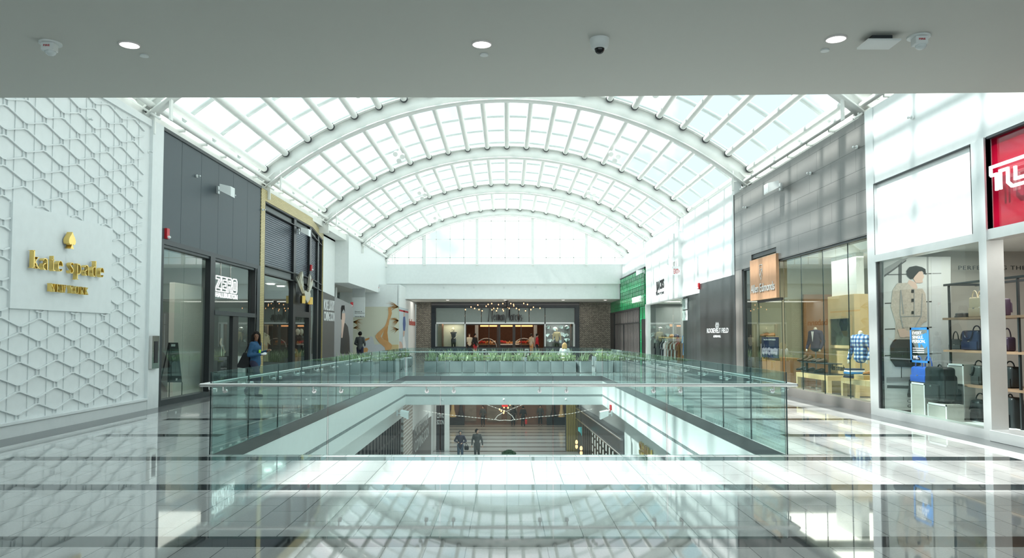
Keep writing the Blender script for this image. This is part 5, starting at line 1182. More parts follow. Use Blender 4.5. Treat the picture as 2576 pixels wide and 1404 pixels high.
# display window backs
M['winback'] = mat('window_backdrop', (.46, .46, .38), .6)
for a, b, m_, n_ in ((1098, 1169, 'winback', 'pale'), (1373, 1444, 'zhgrey', 'grey')): mb = MB(); mb.box(sN(a), sN(b), NMY + .95, NMY + 1.0, 0, 2.5); mb.box(sN(a), sN(b), NMY + .2, NMY + 1, .02, .35); tag(mb.build('window_backdrop', m_), n_ + ' backdrop of the far store display window', 'backdrop')
shop_or_fill_light((sN(1098) + sN(1169)) / 2, NMY + .5, 2.4, 14, 1.5, .5, (1, .85, .65)); shop_or_fill_light((sN(1373) + sN(1444)) / 2, NMY + .5, 2.4, 10, 1.5, .5)
t = thing('mirror_sculpture', 'wall of crumpled mirror plates in the right display window of the far store', 'sculpture', (sN(1408), NMY + .8, 1)); random.seed(4)
for k in range(12):
    px = 1380 + (k % 4) * 15 + random.uniform(-3, 3); py = 826 + (k // 4) * 15 + random.uniform(-3, 3); c = WY(px, py, NMY + .8); mb = MB()
    mb.prism([c + Vector((.24 * cos(a) * random.uniform(.7, 1), random.uniform(-.02, .02), .17 * sin(a) * random.uniform(.6, 1))) for a in [2 * pi * j / 7 for j in range(7)]], (0, -.03, .01)); mb.build('mirror_plate', mat('mirror_plate', (.9, .9, .9), .08, 1.0) if k == 0 else bpy.data.materials['mirror_plate'], t)
shop_or_fill_light(0, 53.2, 3.9, 120, 13, 1.5)  # fill lamp added under the far soffit to brighten the brick and storefront
# chandelier of small bulbs
CYY = 52.6; ch = thing('bulb_chandelier', 'wide chandelier of small warm bulbs hanging before the far store', 'chandelier', (0, CYY, 3.9)); cz = 3.93
hub = WY(1275, 770, CYY); mb = MB(); mb.tube((hub.x, CYY, 3.60), (hub.x, CYY, 3.95), .12, n=12); mb.sph((hub.x, CYY, 3.6), .14, 0, 10); mb.build('hub', 'black', ch)
bl = [(1171, 779), (1185, 772.5), (1194, 776), (1202, 767.5), (1205, 779), (1213, 782), (1223, 770.5), (1228, 766), (1237, 764), (1237.5, 779.5), (1242, 776), (1249, 782), (1251.5, 776), (1254, 766.5), (1265, 764), (1265, 778.5), (1266.5, 782), (1277, 772.5), (1281, 776), (1285, 764), (1292, 766), (1292.5, 769.5), (1299, 776), (1306, 779), (1317.5, 763.5), (1322, 782), (1327, 766), (1335.5, 779), (1342, 773), (1358.5, 775.5)]
wire = MB()
for px, py in bl:
    c = WY(px, py, CYY); mb = MB(); mb.sph(c, (.036, .036, .05), 0, 10); mb.build('bulb', 'warmlamp', ch); mb = MB(); mb.tube(c + Vector((0, 0, .05)), c + Vector((0, 0, .12)), .022, n=6); mb.build('socket', 'black', ch)
    wire.tube(c + Vector((0, 0, .12)), Vector((c.x, CYY, 3.72 - .10 * abs(c.x) * .3)), .005, n=4, cap=False)
wire.tube((-2.9, CYY, 3.55), (hub.x, CYY, 3.72), .012, n=5); wire.tube((2.3, CYY, 3.55), (hub.x, CYY, 3.72), .012, n=5); wire.build('wires', 'black', ch)

# ============================================================ ceiling fixtures
M['lampdisc'] = mat('downlight_glow', (1, .95, .93), .5, emis=5, var=0); M['trimpink'] = mat('lamp_trim', (.75, .7, .68), .4)
def downlight(p, r, label, grp):
    t = thing('recessed_downlight', label, 'ceiling light', tuple(p), grp); mb = MB(); n = 28
    mb.lathe(p, [(r * 1.12, 0), (r * 1.12, -.008), (r, -.012), (r, 0)], n); mb.build('trim_ring', 'trimpink', t); mb = MB(); mb.tube(p + Vector((0, 0, -.008)), p + Vector((0, 0, -.003)), r, n=n); mb.build('lamp', 'lampdisc', t)
for (px, py), l_ in (((326, 111.5), 'round downlight on the left of the near soffit'), ((1212, 110), 'round downlight in the centre of the near soffit'), ((2103, 96.5), 'round downlight on the right of the near soffit')):
    p = WZ(px, py, SOF_Z); downlight(p, .074, l_, None)
for (px, py), l_ in (((363, 139), 'left'), ((1218, 136.5), 'centre'), ((2075, 125.5), 'right')):
    p = WZ(px, py, SOF_Z); mb = MB(); mb.tube(p, p - Vector((0, 0, .012)), .035, n=20); tag(mb.build('cover_plate', 'white'), 'small round white cover plate near the %s downlight' % l_, 'cover plate')
for px, py, l_ in ((127, 108, 'left'), (2311, 92, 'right')):
    p = WZ(px, py, SOF_Z); t = thing('fire_strobe', 'white ceiling fire strobe at the far %s of the near soffit' % l_, 'fire alarm', tuple(p)); mb = MB(); mb.tube(p, p - Vector((0, 0, .012)), .085, n=24); mb.build('base_plate', 'white', t)
    mb = MB(); mb.box(p.x - .05, p.x + .05, p.y - .05, p.y + .03, p.z - .075, p.z - .01, r=.008); mb.build('housing', 'white', t)
    mb = MB(); put_text(mb, 'FIRE', (p.x - .025, p.y - .052, p.z - .045), UF, UZ, .05, .014, .003); mb.build('lettering', 'red', t)
    mb = MB(); mb.sph((p.x + .01, p.y - .01, p.z - .08), (.042, .042, .03), 0, 12); mb.build('clear_lens', mat('strobe_lens', (.75, .8, .8), .05), t) if l_ == 'left' else mb.build('clear_lens', bpy.data.materials['strobe_lens'], t)
p = WZ(1508, 98, SOF_Z); t = thing('dome_camera', 'white dome security camera with black lens on the near soffit', 'security camera', tuple(p)); mb = MB(); mb.lathe(p, [(.078, 0), (.078, -.03), (.062, -.075), (.04, -.08)], 24); mb.build('white_housing', 'white', t); mb = MB(); mb.sph((p.x, p.y, p.z - .078), (.04, .04, .045), 0, 16); mb.build('black_dome', 'blk', t)
p = WZ(2210, 96, SOF_Z); t = thing('ceiling_access_panel', 'square white plate hanging just under the near soffit', 'ceiling plate', tuple(p)); mb = MB(); mb.box(p.x - .13, p.x + .13, p.y - .10, p.y + .10, p.z - .055, p.z - .04, r=.003); mb.build('plate', 'white', t); mb = MB(); mb.box(p.x - .08, p.x + .08, p.y - .06, p.y + .06, p.z - .04, p.z); mb.build('mounting_box', 'dkframe', t)
for i, px in enumerate((1126, 1271, 1417, 1523)):
    p = WZ(px, 754.5, zb); p.y = 51.8; p.x = WY(px, 843, 51.8).x; p.z = zb; downlight(p, .10, 'small downlight, %s from the left in the far soffit' % ('first', 'second', 'third', 'fourth')[i], None)
for i, (px, py) in enumerate(((1116, 723.5), (1192, 723.5), (1268, 723.5), (1348, 723), (1424, 723), (1498, 722))): 
    p = WY(px, py, FY); mb = MB(); mb.tube(p, p - Vector((0, .08, 0)), .05, n=10); tag(mb.build('fascia_sprinkler', 'alum'), 'tiny sprinkler head, %s from the left on the far fascia' % ('first', 'second', 'third', 'fourth', 'fifth', 'sixth')[i], 'sprinkler')
p = WY(1271, 705, FY); t = thing('dome_camera', 'white dome camera on the far fascia over the store', 'security camera', tuple(p)); mb = MB(); mb.box(p.x - .15, p.x + .15, FY - .18, FY, p.z - .06, p.z + .1, r=.03); mb.build('white_housing', 'white', t); mb = MB(); mb.sph((p.x, FY - .1, p.z - .07), .08, 0, 12); mb.build('black_dome', 'blk', t)

# ============================================================ planters with blade plants, benches
M['planter'] = mat('grey_planter', (.29, .33, .335), .35); M['soil'] = mat('soil', (.05, .04, .03), .9)
M['blade'] = mat('green_blades', (.25, .36, .16), .5, var=.5, scale=8); M['blade2'] = mat('pale_blades', (.46, .55, .36), .5, var=.3, scale=8)
def planter_proto(seed, name='planter_box'):
    t = thing(name, 'x', 'planter', (0, 0, 0)); mb = MB(); s = .26; h = .5
    mb.box(-s, s, -s, s, .03, h, r=.006); mb.box(-s + .04, s - .04, -s + .04, s - .04, 0, .03); mb.build('box_body', 'planter', t); mb = MB(); mb.box(-s + .03, s - .03, -s + .03, s - .03, h, h + .012); mb.build('soil', 'soil', t)
    random.seed(seed); mb = MB()
    for k in range(34):
        x, y = random.uniform(-.2, .2), random.uniform(-.2, .2); a = random.uniform(0, 2 * pi); ln = random.uniform(.2, .47); lean = random.uniform(.02, .32); w_ = .016
        p = Vector((x, y, h)); d = Vector((cos(a), sin(a), 0)) * lean; side = Vector((-sin(a), cos(a), 0)) * w_
        q = p + d * .35 + Vector((0, 0, ln * .55)); e = p + d + Vector((0, 0, ln)); nn = d.normalized() * .005
        mb.add([p - side, p + side, q + side * .9, q - side * .9, e, p + nn, q + nn], [(0, 1, 2, 3), (3, 2, 4), (0, 5, 6, 3), (1, 5, 6, 2), (3, 6, 4), (2, 6, 4)], k % 3 == 0 and 1 or 0)
    f = mb.build('blade_plant', ['blade', 'blade2'], t); return t
pr = [planter_proto(21 + k) for k in range(3)]
used = [False] * 3
def put_planter(k, x, y, rz, label, grp):
    if not used[k]: used[k] = True; o = pr[k]; o.location = (x, y, 0); o.rotation_euler = (0, 0, rz); o['label'] = label
    else: o = dup(pr[k], (x, y, 0), rz, label)
    o['group'] = grp; return o
py0 = WZ(1275, 939, 0).y + .26; g_ = 'planters in the front row beyond the opening'
ordn = ['first', 'second', 'third', 'fourth', 'fifth', 'sixth', 'seventh', 'eighth', 'ninth', 'tenth', 'eleventh', 'twelfth']
x0 = WY(1067, 843, py0 - .26).x; x1 = WY(1449, 843, py0 - .26).x
for k in range(12): put_planter(k % 3, x0 + (x1 - x0) * (k + .5) / 12, py0, 0, 'grey planter with blade plant, %s from the left in the front row' % ordn[k], g_)
put_planter(0, WY(1468, 843, py0).x, py0 + .0, .35, 'grey turned planter with blade plant at the right end of the front row', g_)
put_planter(1, WY(1514, 843, py0).x, py0 + .1, 0, 'grey planter with blade plant standing apart by the right railing', 'planters beside the right railing')
g2 = 'planters in the back row'; py1 = 38.6
for k in range(10): put_planter((k + 1) % 3, WY(1090 + 37 * k, 843, py1).x, py1, 0, 'grey planter with blade plant, %s from the left in the back row' % ordn[k], g2)
g3 = 'planters along the left railing'
for k in range(9): put_planter((k + 2) % 3, -5.15, 33.2 + .85 * k if k < 9 else 0, 0, 'grey planter behind the left railing, %s from the near end' % ordn[k], g3)
for k in range(3): put_planter(k % 3, WY(905 + 25 * k, 843, 31.5).x - .6, 31.2 + .3 * k, 0, 'grey planter near the left railing corner, %s from the left' % ordn[k], g3)
g4 = 'planters along the right railing'
for k in range(7): put_planter(k % 3, 4.7, 33.5 + 1.1 * k, 0, 'grey planter behind the right railing, %s from the near end' % ordn[k], g4)
M['bench'] = mat('lime_bench_wood', (.42, .50, .22), .5)
for a, b, l_ in ((1103, 1313, 'long lime green bench among the planters, left of the seated person'), (1343, 1448, 'short lime green bench on which the blonde person sits')):
    yb2 = 34.25; t = thing('slatted_bench', l_, 'bench', (WY((a + b) / 2, 843, yb2).x, yb2, 0)); xa, xb_ = WY(a, 843, yb2).x, WY(b, 843, yb2).x
    mb = MB()
    for k in range(4): mb.box(xa, xb_, yb2 + .06 + .13 * k, yb2 + .16 + .13 * k, .41, .45)
    mb.build('seat_slats', 'bench', t); mb = MB(); mb.box(xa, xb_, yb2 - .05, yb2 - .01, .62, .71); mb.box(xa, xb_, yb2 - .04, yb2, .50, .58); mb.build('back_rail', 'bench', t)
    for x in (xa + .15, (xa + xb_) / 2, xb_ - .15): mb = MB(); mb.box(x - .03, x + .03, yb2 - .0, yb2 + .55, 0, .41); mb.box(x - .03, x + .03, yb2 - .01, yb2 + .03, .3, .7); mb.build('leg', 'alum', t)
for px, l_ in ((1005, 'near'), (1025, 'far')):   # white small side table
    yy = 33.4 if l_ == 'near' else 35.2; x = WY(px + 3, 843, yy).x; t = thing('white_side_table', 'thin white side table at the %s end of the left planters' % l_, 'table', (x, yy, 0))
    mb = MB(); mb.box(x - .2, x + .12, yy - .2, yy + .2, .54, .58); mb.build('table_top', 'letterwhite', t); mb = MB(); mb.box(x - .17, x - .07, yy - .18, yy + .18, 0, .54); mb.build('leg', 'letterwhite', t)

# ============================================================ lower floor seen through the opening
LZ = -5.8
M['lowfloor'] = bpy.data.materials.new('lower_floor_striped'); M['lowfloor'].use_nodes = True
t_ = M['lowfloor'].node_tree; p_ = t_.nodes['Principled BSDF']; g = t_.nodes.new('ShaderNodeTexCoord'); sx = t_.nodes.new('ShaderNodeSeparateXYZ'); mo = t_.nodes.new('ShaderNodeMath'); mo.operation = 'MODULO'; mo.inputs[1].default_value = 1.9
lt = t_.nodes.new('ShaderNodeMath'); lt.operation = 'LESS_THAN'; lt.inputs[1].default_value = .3; mx = t_.nodes.new('ShaderNodeMix'); mx.data_type = 'RGBA'; mx.inputs[6].default_value = (.48, .50, .50, 1); mx.inputs[7].default_value = (.02, .02, .02, 1)
t_.links.new(g.outputs['Object'], sx.inputs[0]); t_.links.new(sx.outputs['Y'], mo.inputs[0]); t_.links.new(mo.outputs[0], lt.inputs[0]); t_.links.new(lt.outputs[0], mx.inputs[0]); t_.links.new(mx.outputs[2], p_.inputs['Base Color']); p_.inputs['Roughness'].default_value = .12
mb = MB(); mb.add([(-16, 4, LZ), (16, 4, LZ), (16, 66, LZ), (-16, 66, LZ)], [(0, 1, 2, 3)]); struct(mb.build('floor_lower', 'lowfloor'))
LX = -4.6
yq = [DX(px, LX) for px in (1014, 1037, 1086)]
t = thing('lower_grid_shopfront', 'black gridded shopfront on the lower floor, left side', 'shopfront', (LX, 22, LZ))
M['lowback'] = mat('lower_shop_back', (.40, .42, .40), .6)
mb = MB(); mb.box(LX - .6, LX - .5, 8, yq[0], LZ, -1.16); mb.build('pale_back_panel', 'lowback', t)
mb = MB()
for k in range(34): y_ = 12 + k * .65; (mb.box(LX - .1, LX, y_, y_ + .3, LZ, -2.0) if y_ < yq[0] - .4 else None)
for z_ in (-2.6, -3.6, -4.6): mb.box(LX - .12, LX - .02, 12, yq[0], z_ - .05, z_ + .05)
mb.build('black_bars', 'blackmetal', t); mb = MB(); mb.box(LX - .5, LX + .02, 8, yq[0], -2.0, -1.16); mb.build('upper_band', 'voidwhite', t)
M['lbrick'] = brickmat('grey_brown_brick', (.34, .29, .25), (.24, .20, .17), (.62, .62, .6), .42, .16, .022, rot=(pi / 2, 0, pi / 2), rough=.7)
mb = MB(); mb.box(LX - .6, LX + .04, yq[0], yq[1], LZ, -1.17); tag(mb.build('brick_pier', 'lbrick'), 'brown brick pier with pale joints on the lower floor', 'pier')
zl1, zl2 = WX(1037, 1085, LX).z, WX(1086, 1046, LX).z
t = thing('lower_hoarding', 'dark hoarding with faint capital lettering on the lower floor', 'hoarding', (LX, yq[1], LZ))
mb = MB(); mb.hexa([(LX - .2, yq[1], LZ), (LX, yq[1], LZ), (LX, yq[2], LZ), (LX - .2, yq[2], LZ), (LX - .2, yq[1], zl1), (LX, yq[1], zl1), (LX, yq[2], zl2), (LX - .2, yq[2], zl2)]); mb.build('dark_panel', 'hoard', t)
mb = MB(); a = WX(1043, 1136, LX); b = WX(1078, 1110, LX)
for s_, dz in (('MORE LUXURY', .65), ('COMING SOON', -.1)): put_text(mb, s_, (LX + .005, a.y, a.z + dz), UL, UZ, b.y - a.y, .6, .01, bold=.02)
mb.build('lettering', 'alum', t)
mb = MB(); mb.box(LX - .25, LX - .02, yq[1], yq[2], -3.4, -1.17); mb.box(LX - .3, LX - .1, yq[2], 64, LZ, -1.17); struct(mb.build('wall_lower_left', 'voidwhite'))
t = thing('lower_poster_board', 'tall black poster with white words beside the lower white column', 'poster', tuple(WY(1108, 1080, 50))); a = WY(1097, 1140, 50); b = WY(1118, 1020, 50)
mb = MB(); mb.box(a.x, b.x, 50, 50.06, LZ, b.z); mb.build('board', 'black', t); mb = MB()
for s_, v in (('COMING', 1052), ('SOON', 1068)): c = WY(1099, v, 50); put_text(mb, s_, (c.x, 49.99, c.z), UF, UZ, .45, .3, .01, bold=.02)
mb.build('lettering', 'letterwhite', t)
mb = MB(); a = WY(1118, 1140, 49.5); b = WY(1130, 1013, 49.5); mb.box(a.x, b.x, 49.5, 49.9, LZ, -1.17); tag(mb.build('white_column', 'voidwhite'), 'square white column on the lower floor left of the walkers', 'column')
for y_, e_ in ((36, 160), (46, 260), (54, 200)): shop_or_fill_light(0, y_, -1.2, e_, 7, 5, (1, .97, .93))  # added fill lamps below the lower ceiling, lifting the dark lower floor
# lower store at the end
t = thing('lower_storefront', 'brown lit storefront with display windows at the end of the lower floor', 'storefront', (0, 64, LZ)); fz = lambda px, py: WY(px, py, 64)
M['lbrown'] = mat('lower_store_brown', (.17, .085, .05), .35, var=.5, scale=1.5); M['lstone'] = mat('lower_store_stone', (.20, .17, .14), .5, var=.5, scale=2)
mb = MB(); mb.box(fz(1130, 0).x, fz(1424, 0).x, 64.2, 64.4, LZ, -1.17); mb.build('brown_wall', 'lbrown', t)
for a, b in ((1172, 1200), (1226, 1262), (1275, 1300), (1372, 1392)): mb = MB(); mb.box(fz(a, 0).x, fz(b, 0).x, 64.1, 64.2, LZ + .3, -2); mb.build('stone_panel', 'lstone', t)
for a, b in ((1130, 1171), (1373, 1424)): mb = MB(); mb.box(fz(a, 0).x, fz(b, 0).x, 63.8, 64.2, LZ, fz(1200, 1050).z); mb.build('dark_plinth', 'blackmetal', t)
shop_or_fill_light(0, 61, -1.3, 140, 8, 2, (1, .7, .5))
# hanging dresses in windows
for i, (px, m_) in enumerate(((1139, 'sand'), (1160, 'black'), (1392, 'blackp'), (1413, 'sand'))):
    c = fz(px, 1018); mb = MB(); mb.lathe((c.x, 63.95, c.z - .9), [(.02, .95), (.13, .85), (.14, .5), (.3, -.1)], 12); tag(mb.build('display_dress', m_), ('tan patterned dress', 'black dress', 'dark dress', 'tan dress')[i] + ' on display in the %s lower store window' % ('left' if px < 1275 else 'right'), 'dress')
# red lantern and bulbs, bead strings
c = WY(1270, 1012, 44); t = thing('red_lantern', 'glowing red lantern with small bulbs hanging over the lower floor', 'lantern', tuple(c)); mb = MB(); mb.tube((c.x, 44, c.z - .25), (c.x, 44, c.z + .3), .17, .2, n=14); mb.build('shade', mat('red_glow', (.9, .03, .02), .4, emis=.5, var=0), t)
mb = MB(); mb.tube((c.x, 44, c.z + .3), (c.x, 44, -1.16), .01, n=5)
lb = [(1283, 1018), (1268, 1025), (1278, 1026), (1257, 1030), (1261, 1034), (1268, 1034.5), (1267, 1039)]
for px, py in lb: q = WY(px, py, 44); mb.tube(q, (q.x, 44, -1.3), .004, n=4, cap=False)
mb.build('cords', 'black', t)
for px, py in lb: q = WY(px, py, 44); mb = MB(); mb.sph(q, (.045, .045, .06), 0, 8); mb.build('bulb', 'warmlamp', t)
M['bead'] = mat('bead_glow', (.8, .76, .7), .4, emis=.7, var=0)
def beads(pts, label, step=.16):
    mb = MB(); P = [WY(px, py, 43) for px, py in pts]
    for a, b in zip(P, P[1:]):
        n = max(1, int((b - a).length / step))
        for k in range(n): mb.sph(a + (b - a) * (k / n), .024, 0, 6)
        mb.tube(a, b, .005, n=4)
    o = tag(mb.build('bead_garland', 'bead'), label, 'garland'); return o
beads([(1040, 1028), (1080, 1036), (1130, 1044), (1180, 1049), (1230, 1054), (1246, 1056)], 'string of pale beads curving from the left to the lantern'); beads([(1294, 1056), (1340, 1050), (1390, 1046), (1440, 1040), (1495, 1028)], 'string of pale beads curving from the lantern to the right')
beads([(1205, 1013), (1230, 1020), (1255, 1029), (1276, 1035)], 'short bead string running down to the lantern from the left'); beads([(1335, 1013), (1310, 1020), (1285, 1030), (1272, 1036)], 'short bead string running down to the lantern from the right')
beads([(1264, 1039), (1252, 1046), (1245, 1055), (1256, 1058), (1271, 1057), (1286, 1058), (1294, 1055), (1288, 1046), (1276, 1037)], 'closed loop of pale beads under the red lantern', .07)
# right lower side
RX = 4.4
t = thing('lower_black_shopfront', 'black shopfront with slanting canopy band on the lower floor, right side', 'shopfront', (RX, 30, LZ)); y1_, y2_ = DX(1563, RX), DX(1436, RX)
za_, zb2_ = WX(1563, 1098, RX).z, WX(1436, 1013, RX).z
M['lblack'] = mat('lower_black_panel', (.025, .03, .037), .3)
mb = MB(); mb.hexa([(RX, y1_, za_ - .75), (RX + .3, y1_, za_ - .75), (RX + .3, y2_, zb2_ - .75), (RX, y2_, zb2_ - .75), (RX, y1_, za_), (RX + .3, y1_, za_), (RX + .3, y2_, zb2_), (RX, y2_, zb2_)]); mb.build('canopy_band', 'lblack', t)
mb = MB(); mb.tube((RX - .03, y1_, za_ - .1), (RX - .03, y2_, zb2_ - .1), .04, n=8); mb.tube((RX - .03, y1_, za_ - .72), (RX - .03, y2_, zb2_ - .72), .04, n=8); mb.build('metal_edging', 'steel', t)
mb = MB(); mb.box(RX + .1, RX + .3, y1_ - .8, y2_, LZ, -3.0); mb.box(RX - .02, RX + .2, y1_ - .5, y1_, LZ, za_); mb.build('black_wall', 'lblack', t)
mb = MB()
for k in range(14): y_ = 31 + 1.1 * k; mb.box(RX + .02, RX + .1, y_, y_ + .16, LZ, -3.15)
mb.build('bronze_slats', mat('bronze_slat', (.14, .10, .06), .4), t)
mb = MB()
for k in range(9):
    for j in range(6): y_ = 31.5 + 1.1 * k; mb.box(RX + .05, RX + .1, y_, y_ + .22, LZ + .1 + .42 * j, LZ + .4 + .42 * j)
mb.build('lit_slots', mat('lit_slots', (.8, .8, .75), .5, emis=.5, var=0), t)
mb = MB(); mb.box(RX + .02, RX + .3, 8, y1_ - .5, LZ, -1.17); mb.box(RX + .35, RX + .5, y1_ - .5, 60, LZ, -1.17); struct(mb.build('wall_lower_right', 'voidwhite'))
t = thing('gold_slat_screen', 'row of tall golden slats at the right of the lower passage', 'screen', tuple(WY(1438, 1140, 49.6)))
for k in range(6):
    mb = MB(); a = WY(1425 + 4.8 * k, 1020, 49.6 - .0); mb.box(a.x, a.x + .09, 49.6, 49.8, LZ, -1.2); mb.build('slat', mat('old_gold', (.42, .32, .10), .35, .5) if k == 0 else bpy.data.materials['old_gold'], t)
mb = MB(); a = WY(1422, 1020, 49.9); b = WY(1456, 1020, 49.9); mb.box(a.x, b.x, 49.85, 49.9, LZ, -1.2); mb.build('backing', 'dkframe', t)
for i, (px, py) in enumerate(((1450.5, 1118), (1462, 1134))):
    c = WY(px, py, 44 - 3 * i); t = thing('pendant_lamp', 'warm capsule pendant lamp, %s of the two by the golden slats' % ('upper', 'lower')[i], 'pendant lamp', tuple(c)); mb = MB(); mb.sph(c + Vector((0, 0, .12)), (.075, .075, .13), 0, 12); mb.sph(c - Vector((0, 0, .12)), (.075, .075, .13), 0, 12); mb.build('glass_capsule', 'warmlamp', t); mb = MB(); mb.tube(c - Vector((0, 0, .02)), c + Vector((0, 0, .02)), .085, n=12); mb.tube(c + Vector((0, 0, .25)), (c.x, c.y, -1.16), .012, n=5); mb.build('band_and_cord', 'black', t)
c = WY(1459, 1082, 42); mb = MB(); mb.prism([c + Vector((a, 0, b)) for a, b in ((-.1, .14), (.1, .16), (.1, -.32), (0, -.12), (-.1, -.05))], (0, .05, 0)); tag(mb.build('turquoise_blade_sign', mat('turquoise_lit', (.12, .5, .5), .4, emis=.4, var=0)), 'small turquoise blade sign on the lower right', 'sign')
mb = MB(); a = WX(1611, 1143, RX); b = WX(1641, 1141, RX); put_text(mb, 'SHIN', (RX, a.y, a.z), UR, UZ, a.y - b.y, .45, .05, bold=.04); tag(mb.build('gold_wall_letters', 'gold'), 'tops of gold letters on the white lower right wall', 'sign')
c = WZ(1280, 1150, LZ + .8); c = WY(1280, 1135, 40); t = thing('round_shrub', 'round dark green shrub in a pot on the lower floor', 'shrub', (c.x, 40, LZ)); mb = MB(); mb.tube((c.x, 40, LZ), (c.x, 40, c.z - .25), .3, .38, n=16); mb.build('pot', 'planter', t)
random.seed(8); mb = MB()
for k in range(420):
    a, b_ = random.uniform(0, 2 * pi), random.uniform(0, pi / 2); r = random.uniform(.25, .36); p = Vector((c.x + r * 1.15 * cos(a) * cos(b_), 40 + r * cos(b_) * sin(a), c.z - .25 + r * .85 * sin(b_))); d = Vector((random.uniform(-1, 1), random.uniform(-1, 1), random.uniform(-.3, 1))).normalized() * .07; s = d.orthogonal().normalized() * .025
    mb.add([p - d, p + s, p + d, p - s], [(0, 1, 2, 3)])
mb.sph((c.x, 40, c.z - .22), (.34, .3, .25), 0, 12); mb.build('foliage', mat('dark_leaves', (.03, .09, .03), .5, var=.4), t)
for px, py, x, l_, sg in ((998, 1040, VX0 + .0, 'white loudspeaker under the left fascia of the opening', 1), (1540, 1040, VX1, 'white loudspeaker under the right fascia of the opening', -1)): speaker(px, py, x, l_, sg)
alarm(WX(1538, 1027, VX1), (-1, 0, 0), 'red fire alarm strobe on the right fascia of the opening')
# speakers need z at fascia; small sprinklers along fascias
for i, (px, py) in enumerate(((1113, 1005), (1268, 1005.5), (1424, 1005))): p = WY(px, py, VY1); mb = MB(); mb.sph(p - Vector((0, .03, 0)), .05, 0, 8); tag(mb.build('fascia_sprinkler', 'white'), 'small white dome, %s on the far fascia of the opening' % ('left', 'middle', 'right')[i], 'sprinkler')

# ============================================================ props of the charcoal and brass shops
t = thing('easel_board', 'black leaning easel board with white print inside the charcoal shop window', 'easel', (-8.7, DX(445, -8.7), 0)); xx = -8.7
P = [WX(*q, xx) for q in ((428, 862), (448, 862), (458, 962), (426, 962))]
mb = MB(); mb.prism(P, (-.05, 0, 0)); mb.build('board', 'blackmetal', t)
mb = MB(); a = WX(430, 872, xx); put_text(mb, 'LIMITED EDITION', (xx + .005, a.y, a.z), UL, UZ, .24, .06, .004); a = WX(441, 958, xx); put_text(mb, 'ZERO', (xx + .005, a.y, a.z), UL, UZ, .12, .06, .004); mb.build('lettering', 'letterwhite', t)
mb = MB(); mb.prism([WX(*q, xx) + Vector((.005, 0, 0)) for q in ((430, 915), (437, 908), (446, 912), (452, 945), (431, 945))], (.003, 0, 0)); mb.build('print_case', 'greylth', t)
mb = MB(); mb.tube(P[0] + Vector((-.05, .05, 0)), (xx - .35, P[3].y + .1, 0), .015, n=6); mb.tube(P[2] , (P[2].x, P[2].y, 0), .012, n=6); mb.tube(P[3], (P[3].x, P[3].y, 0), .012, n=6); mb.build('legs', 'blackmetal', t)
xz = -8.7
def suit(c, w_, h_, d_, m, label):
    t = thing('suitcase', label, 'suitcase', tuple(c)); mb = MB(); mb.box(c[0] - d_ / 2, c[0] + d_ / 2, c[1] - w_ / 2, c[1] + w_ / 2, c[2] + .05, c[2] + h_, r=.04); mb.build('shell', m, t)
    mb = MB()
    for k in range(4): mb.box(c[0] + d_ / 2, c[0] + d_ / 2 + .008, c[1] - w_ * .4 + k * w_ * .27 - .01, c[1] - w_ * .4 + k * w_ * .27 + .01, c[2] + .1, c[2] + h_ - .06)
    mb.build('ribs', m, t); mb = MB(); mb.path([(c[0] - d_ * .2, c[1] - w_ * .2, c[2] + h_), (c[0] - d_ * .2, c[1] - w_ * .2, c[2] + h_ + .32), (c[0] - d_ * .2, c[1] + w_ * .2, c[2] + h_ + .32), (c[0] - d_ * .2, c[1] + w_ * .2, c[2] + h_)], .012, n=6); mb.build('pull_handle', 'alum', t)
    for a in (-1, 1): mb = MB(); mb.tube((c[0], c[1] + a * w_ * .35 - .02, c[2] + .03), (c[0], c[1] + a * w_ * .35 + .02, c[2] + .03), .03, n=10); mb.build('wheel', 'black', t)
    return t
mb = MB(); mb.box(xz - .4, xz + .35, DX(548, xz), DX(592, xz), .0, .18); mb.box(xz - .4, xz + .0, DX(548, xz), DX(592, xz), .18, .45); tag(mb.build('stepped_plinth', 'blackmetal'), 'stepped black plinth under the luggage in the doorway', 'plinth')
suit((xz + .12, DX(583, xz), .18), .42, .62, .26, 'letterwhite', 'white ribbed carry-on suitcase with raised handle on the plinth')
suit((xz + .1, DX(557, xz), .18), .46, .78, .26, 'blackmetal', 'large black suitcase left of the white one on the plinth')
mb = MB(); mb.box(-8.5, -8.1, DX(603, -8.3), DX(620, -8.3), 0, .95); tag(mb.build('white_plinth', 'letterwhite'), 'plain white plinth just inside the charcoal shop door', 'plinth')
# shelves of the brass shop
t = thing('shoe_shelf', 'long dark shelf with a row of boots inside the brass framed shop', 'shelf', (-10.6, 29, 1.8)); mb = MB(); mb.box(-10.8, -10.3, 26, 34, 2.0, 2.06); mb.box(-11, -10.8, 26, 34, 0, 2.3); mb.build('shelf_board', 'shelfwood', t)
for i in range(9): shoe_proto('tanlth' if i % 2 else 'gold', 'display_shoe', 'gold or tan boot in the row on the long dark shelf', (-10.5, 26.6 + .6 * i, 2.06), True)['group'] = 'boots on the long dark shelf'
random.seed(6)
for i in range(8):
    garment((-10.2, 26.3 + i * .8, 1.75), .8, 1.25, ['walnut', 'greylth', 'sand', 'olive'][i % 4], 'dark or tan jacket hanging in the brass framed shop', 'jackets inside the brass framed shop')
for i, (px, py) in enumerate(((679, 676), (705, 683))): p = WZ(px, py, 3.58); downlight(Vector((-9.2, DX(px, -9.2), 3.58)), .16, 'bright round lamp, %s on the brass framed shop ceiling' % ('nearer one', 'farther one')[i], None)
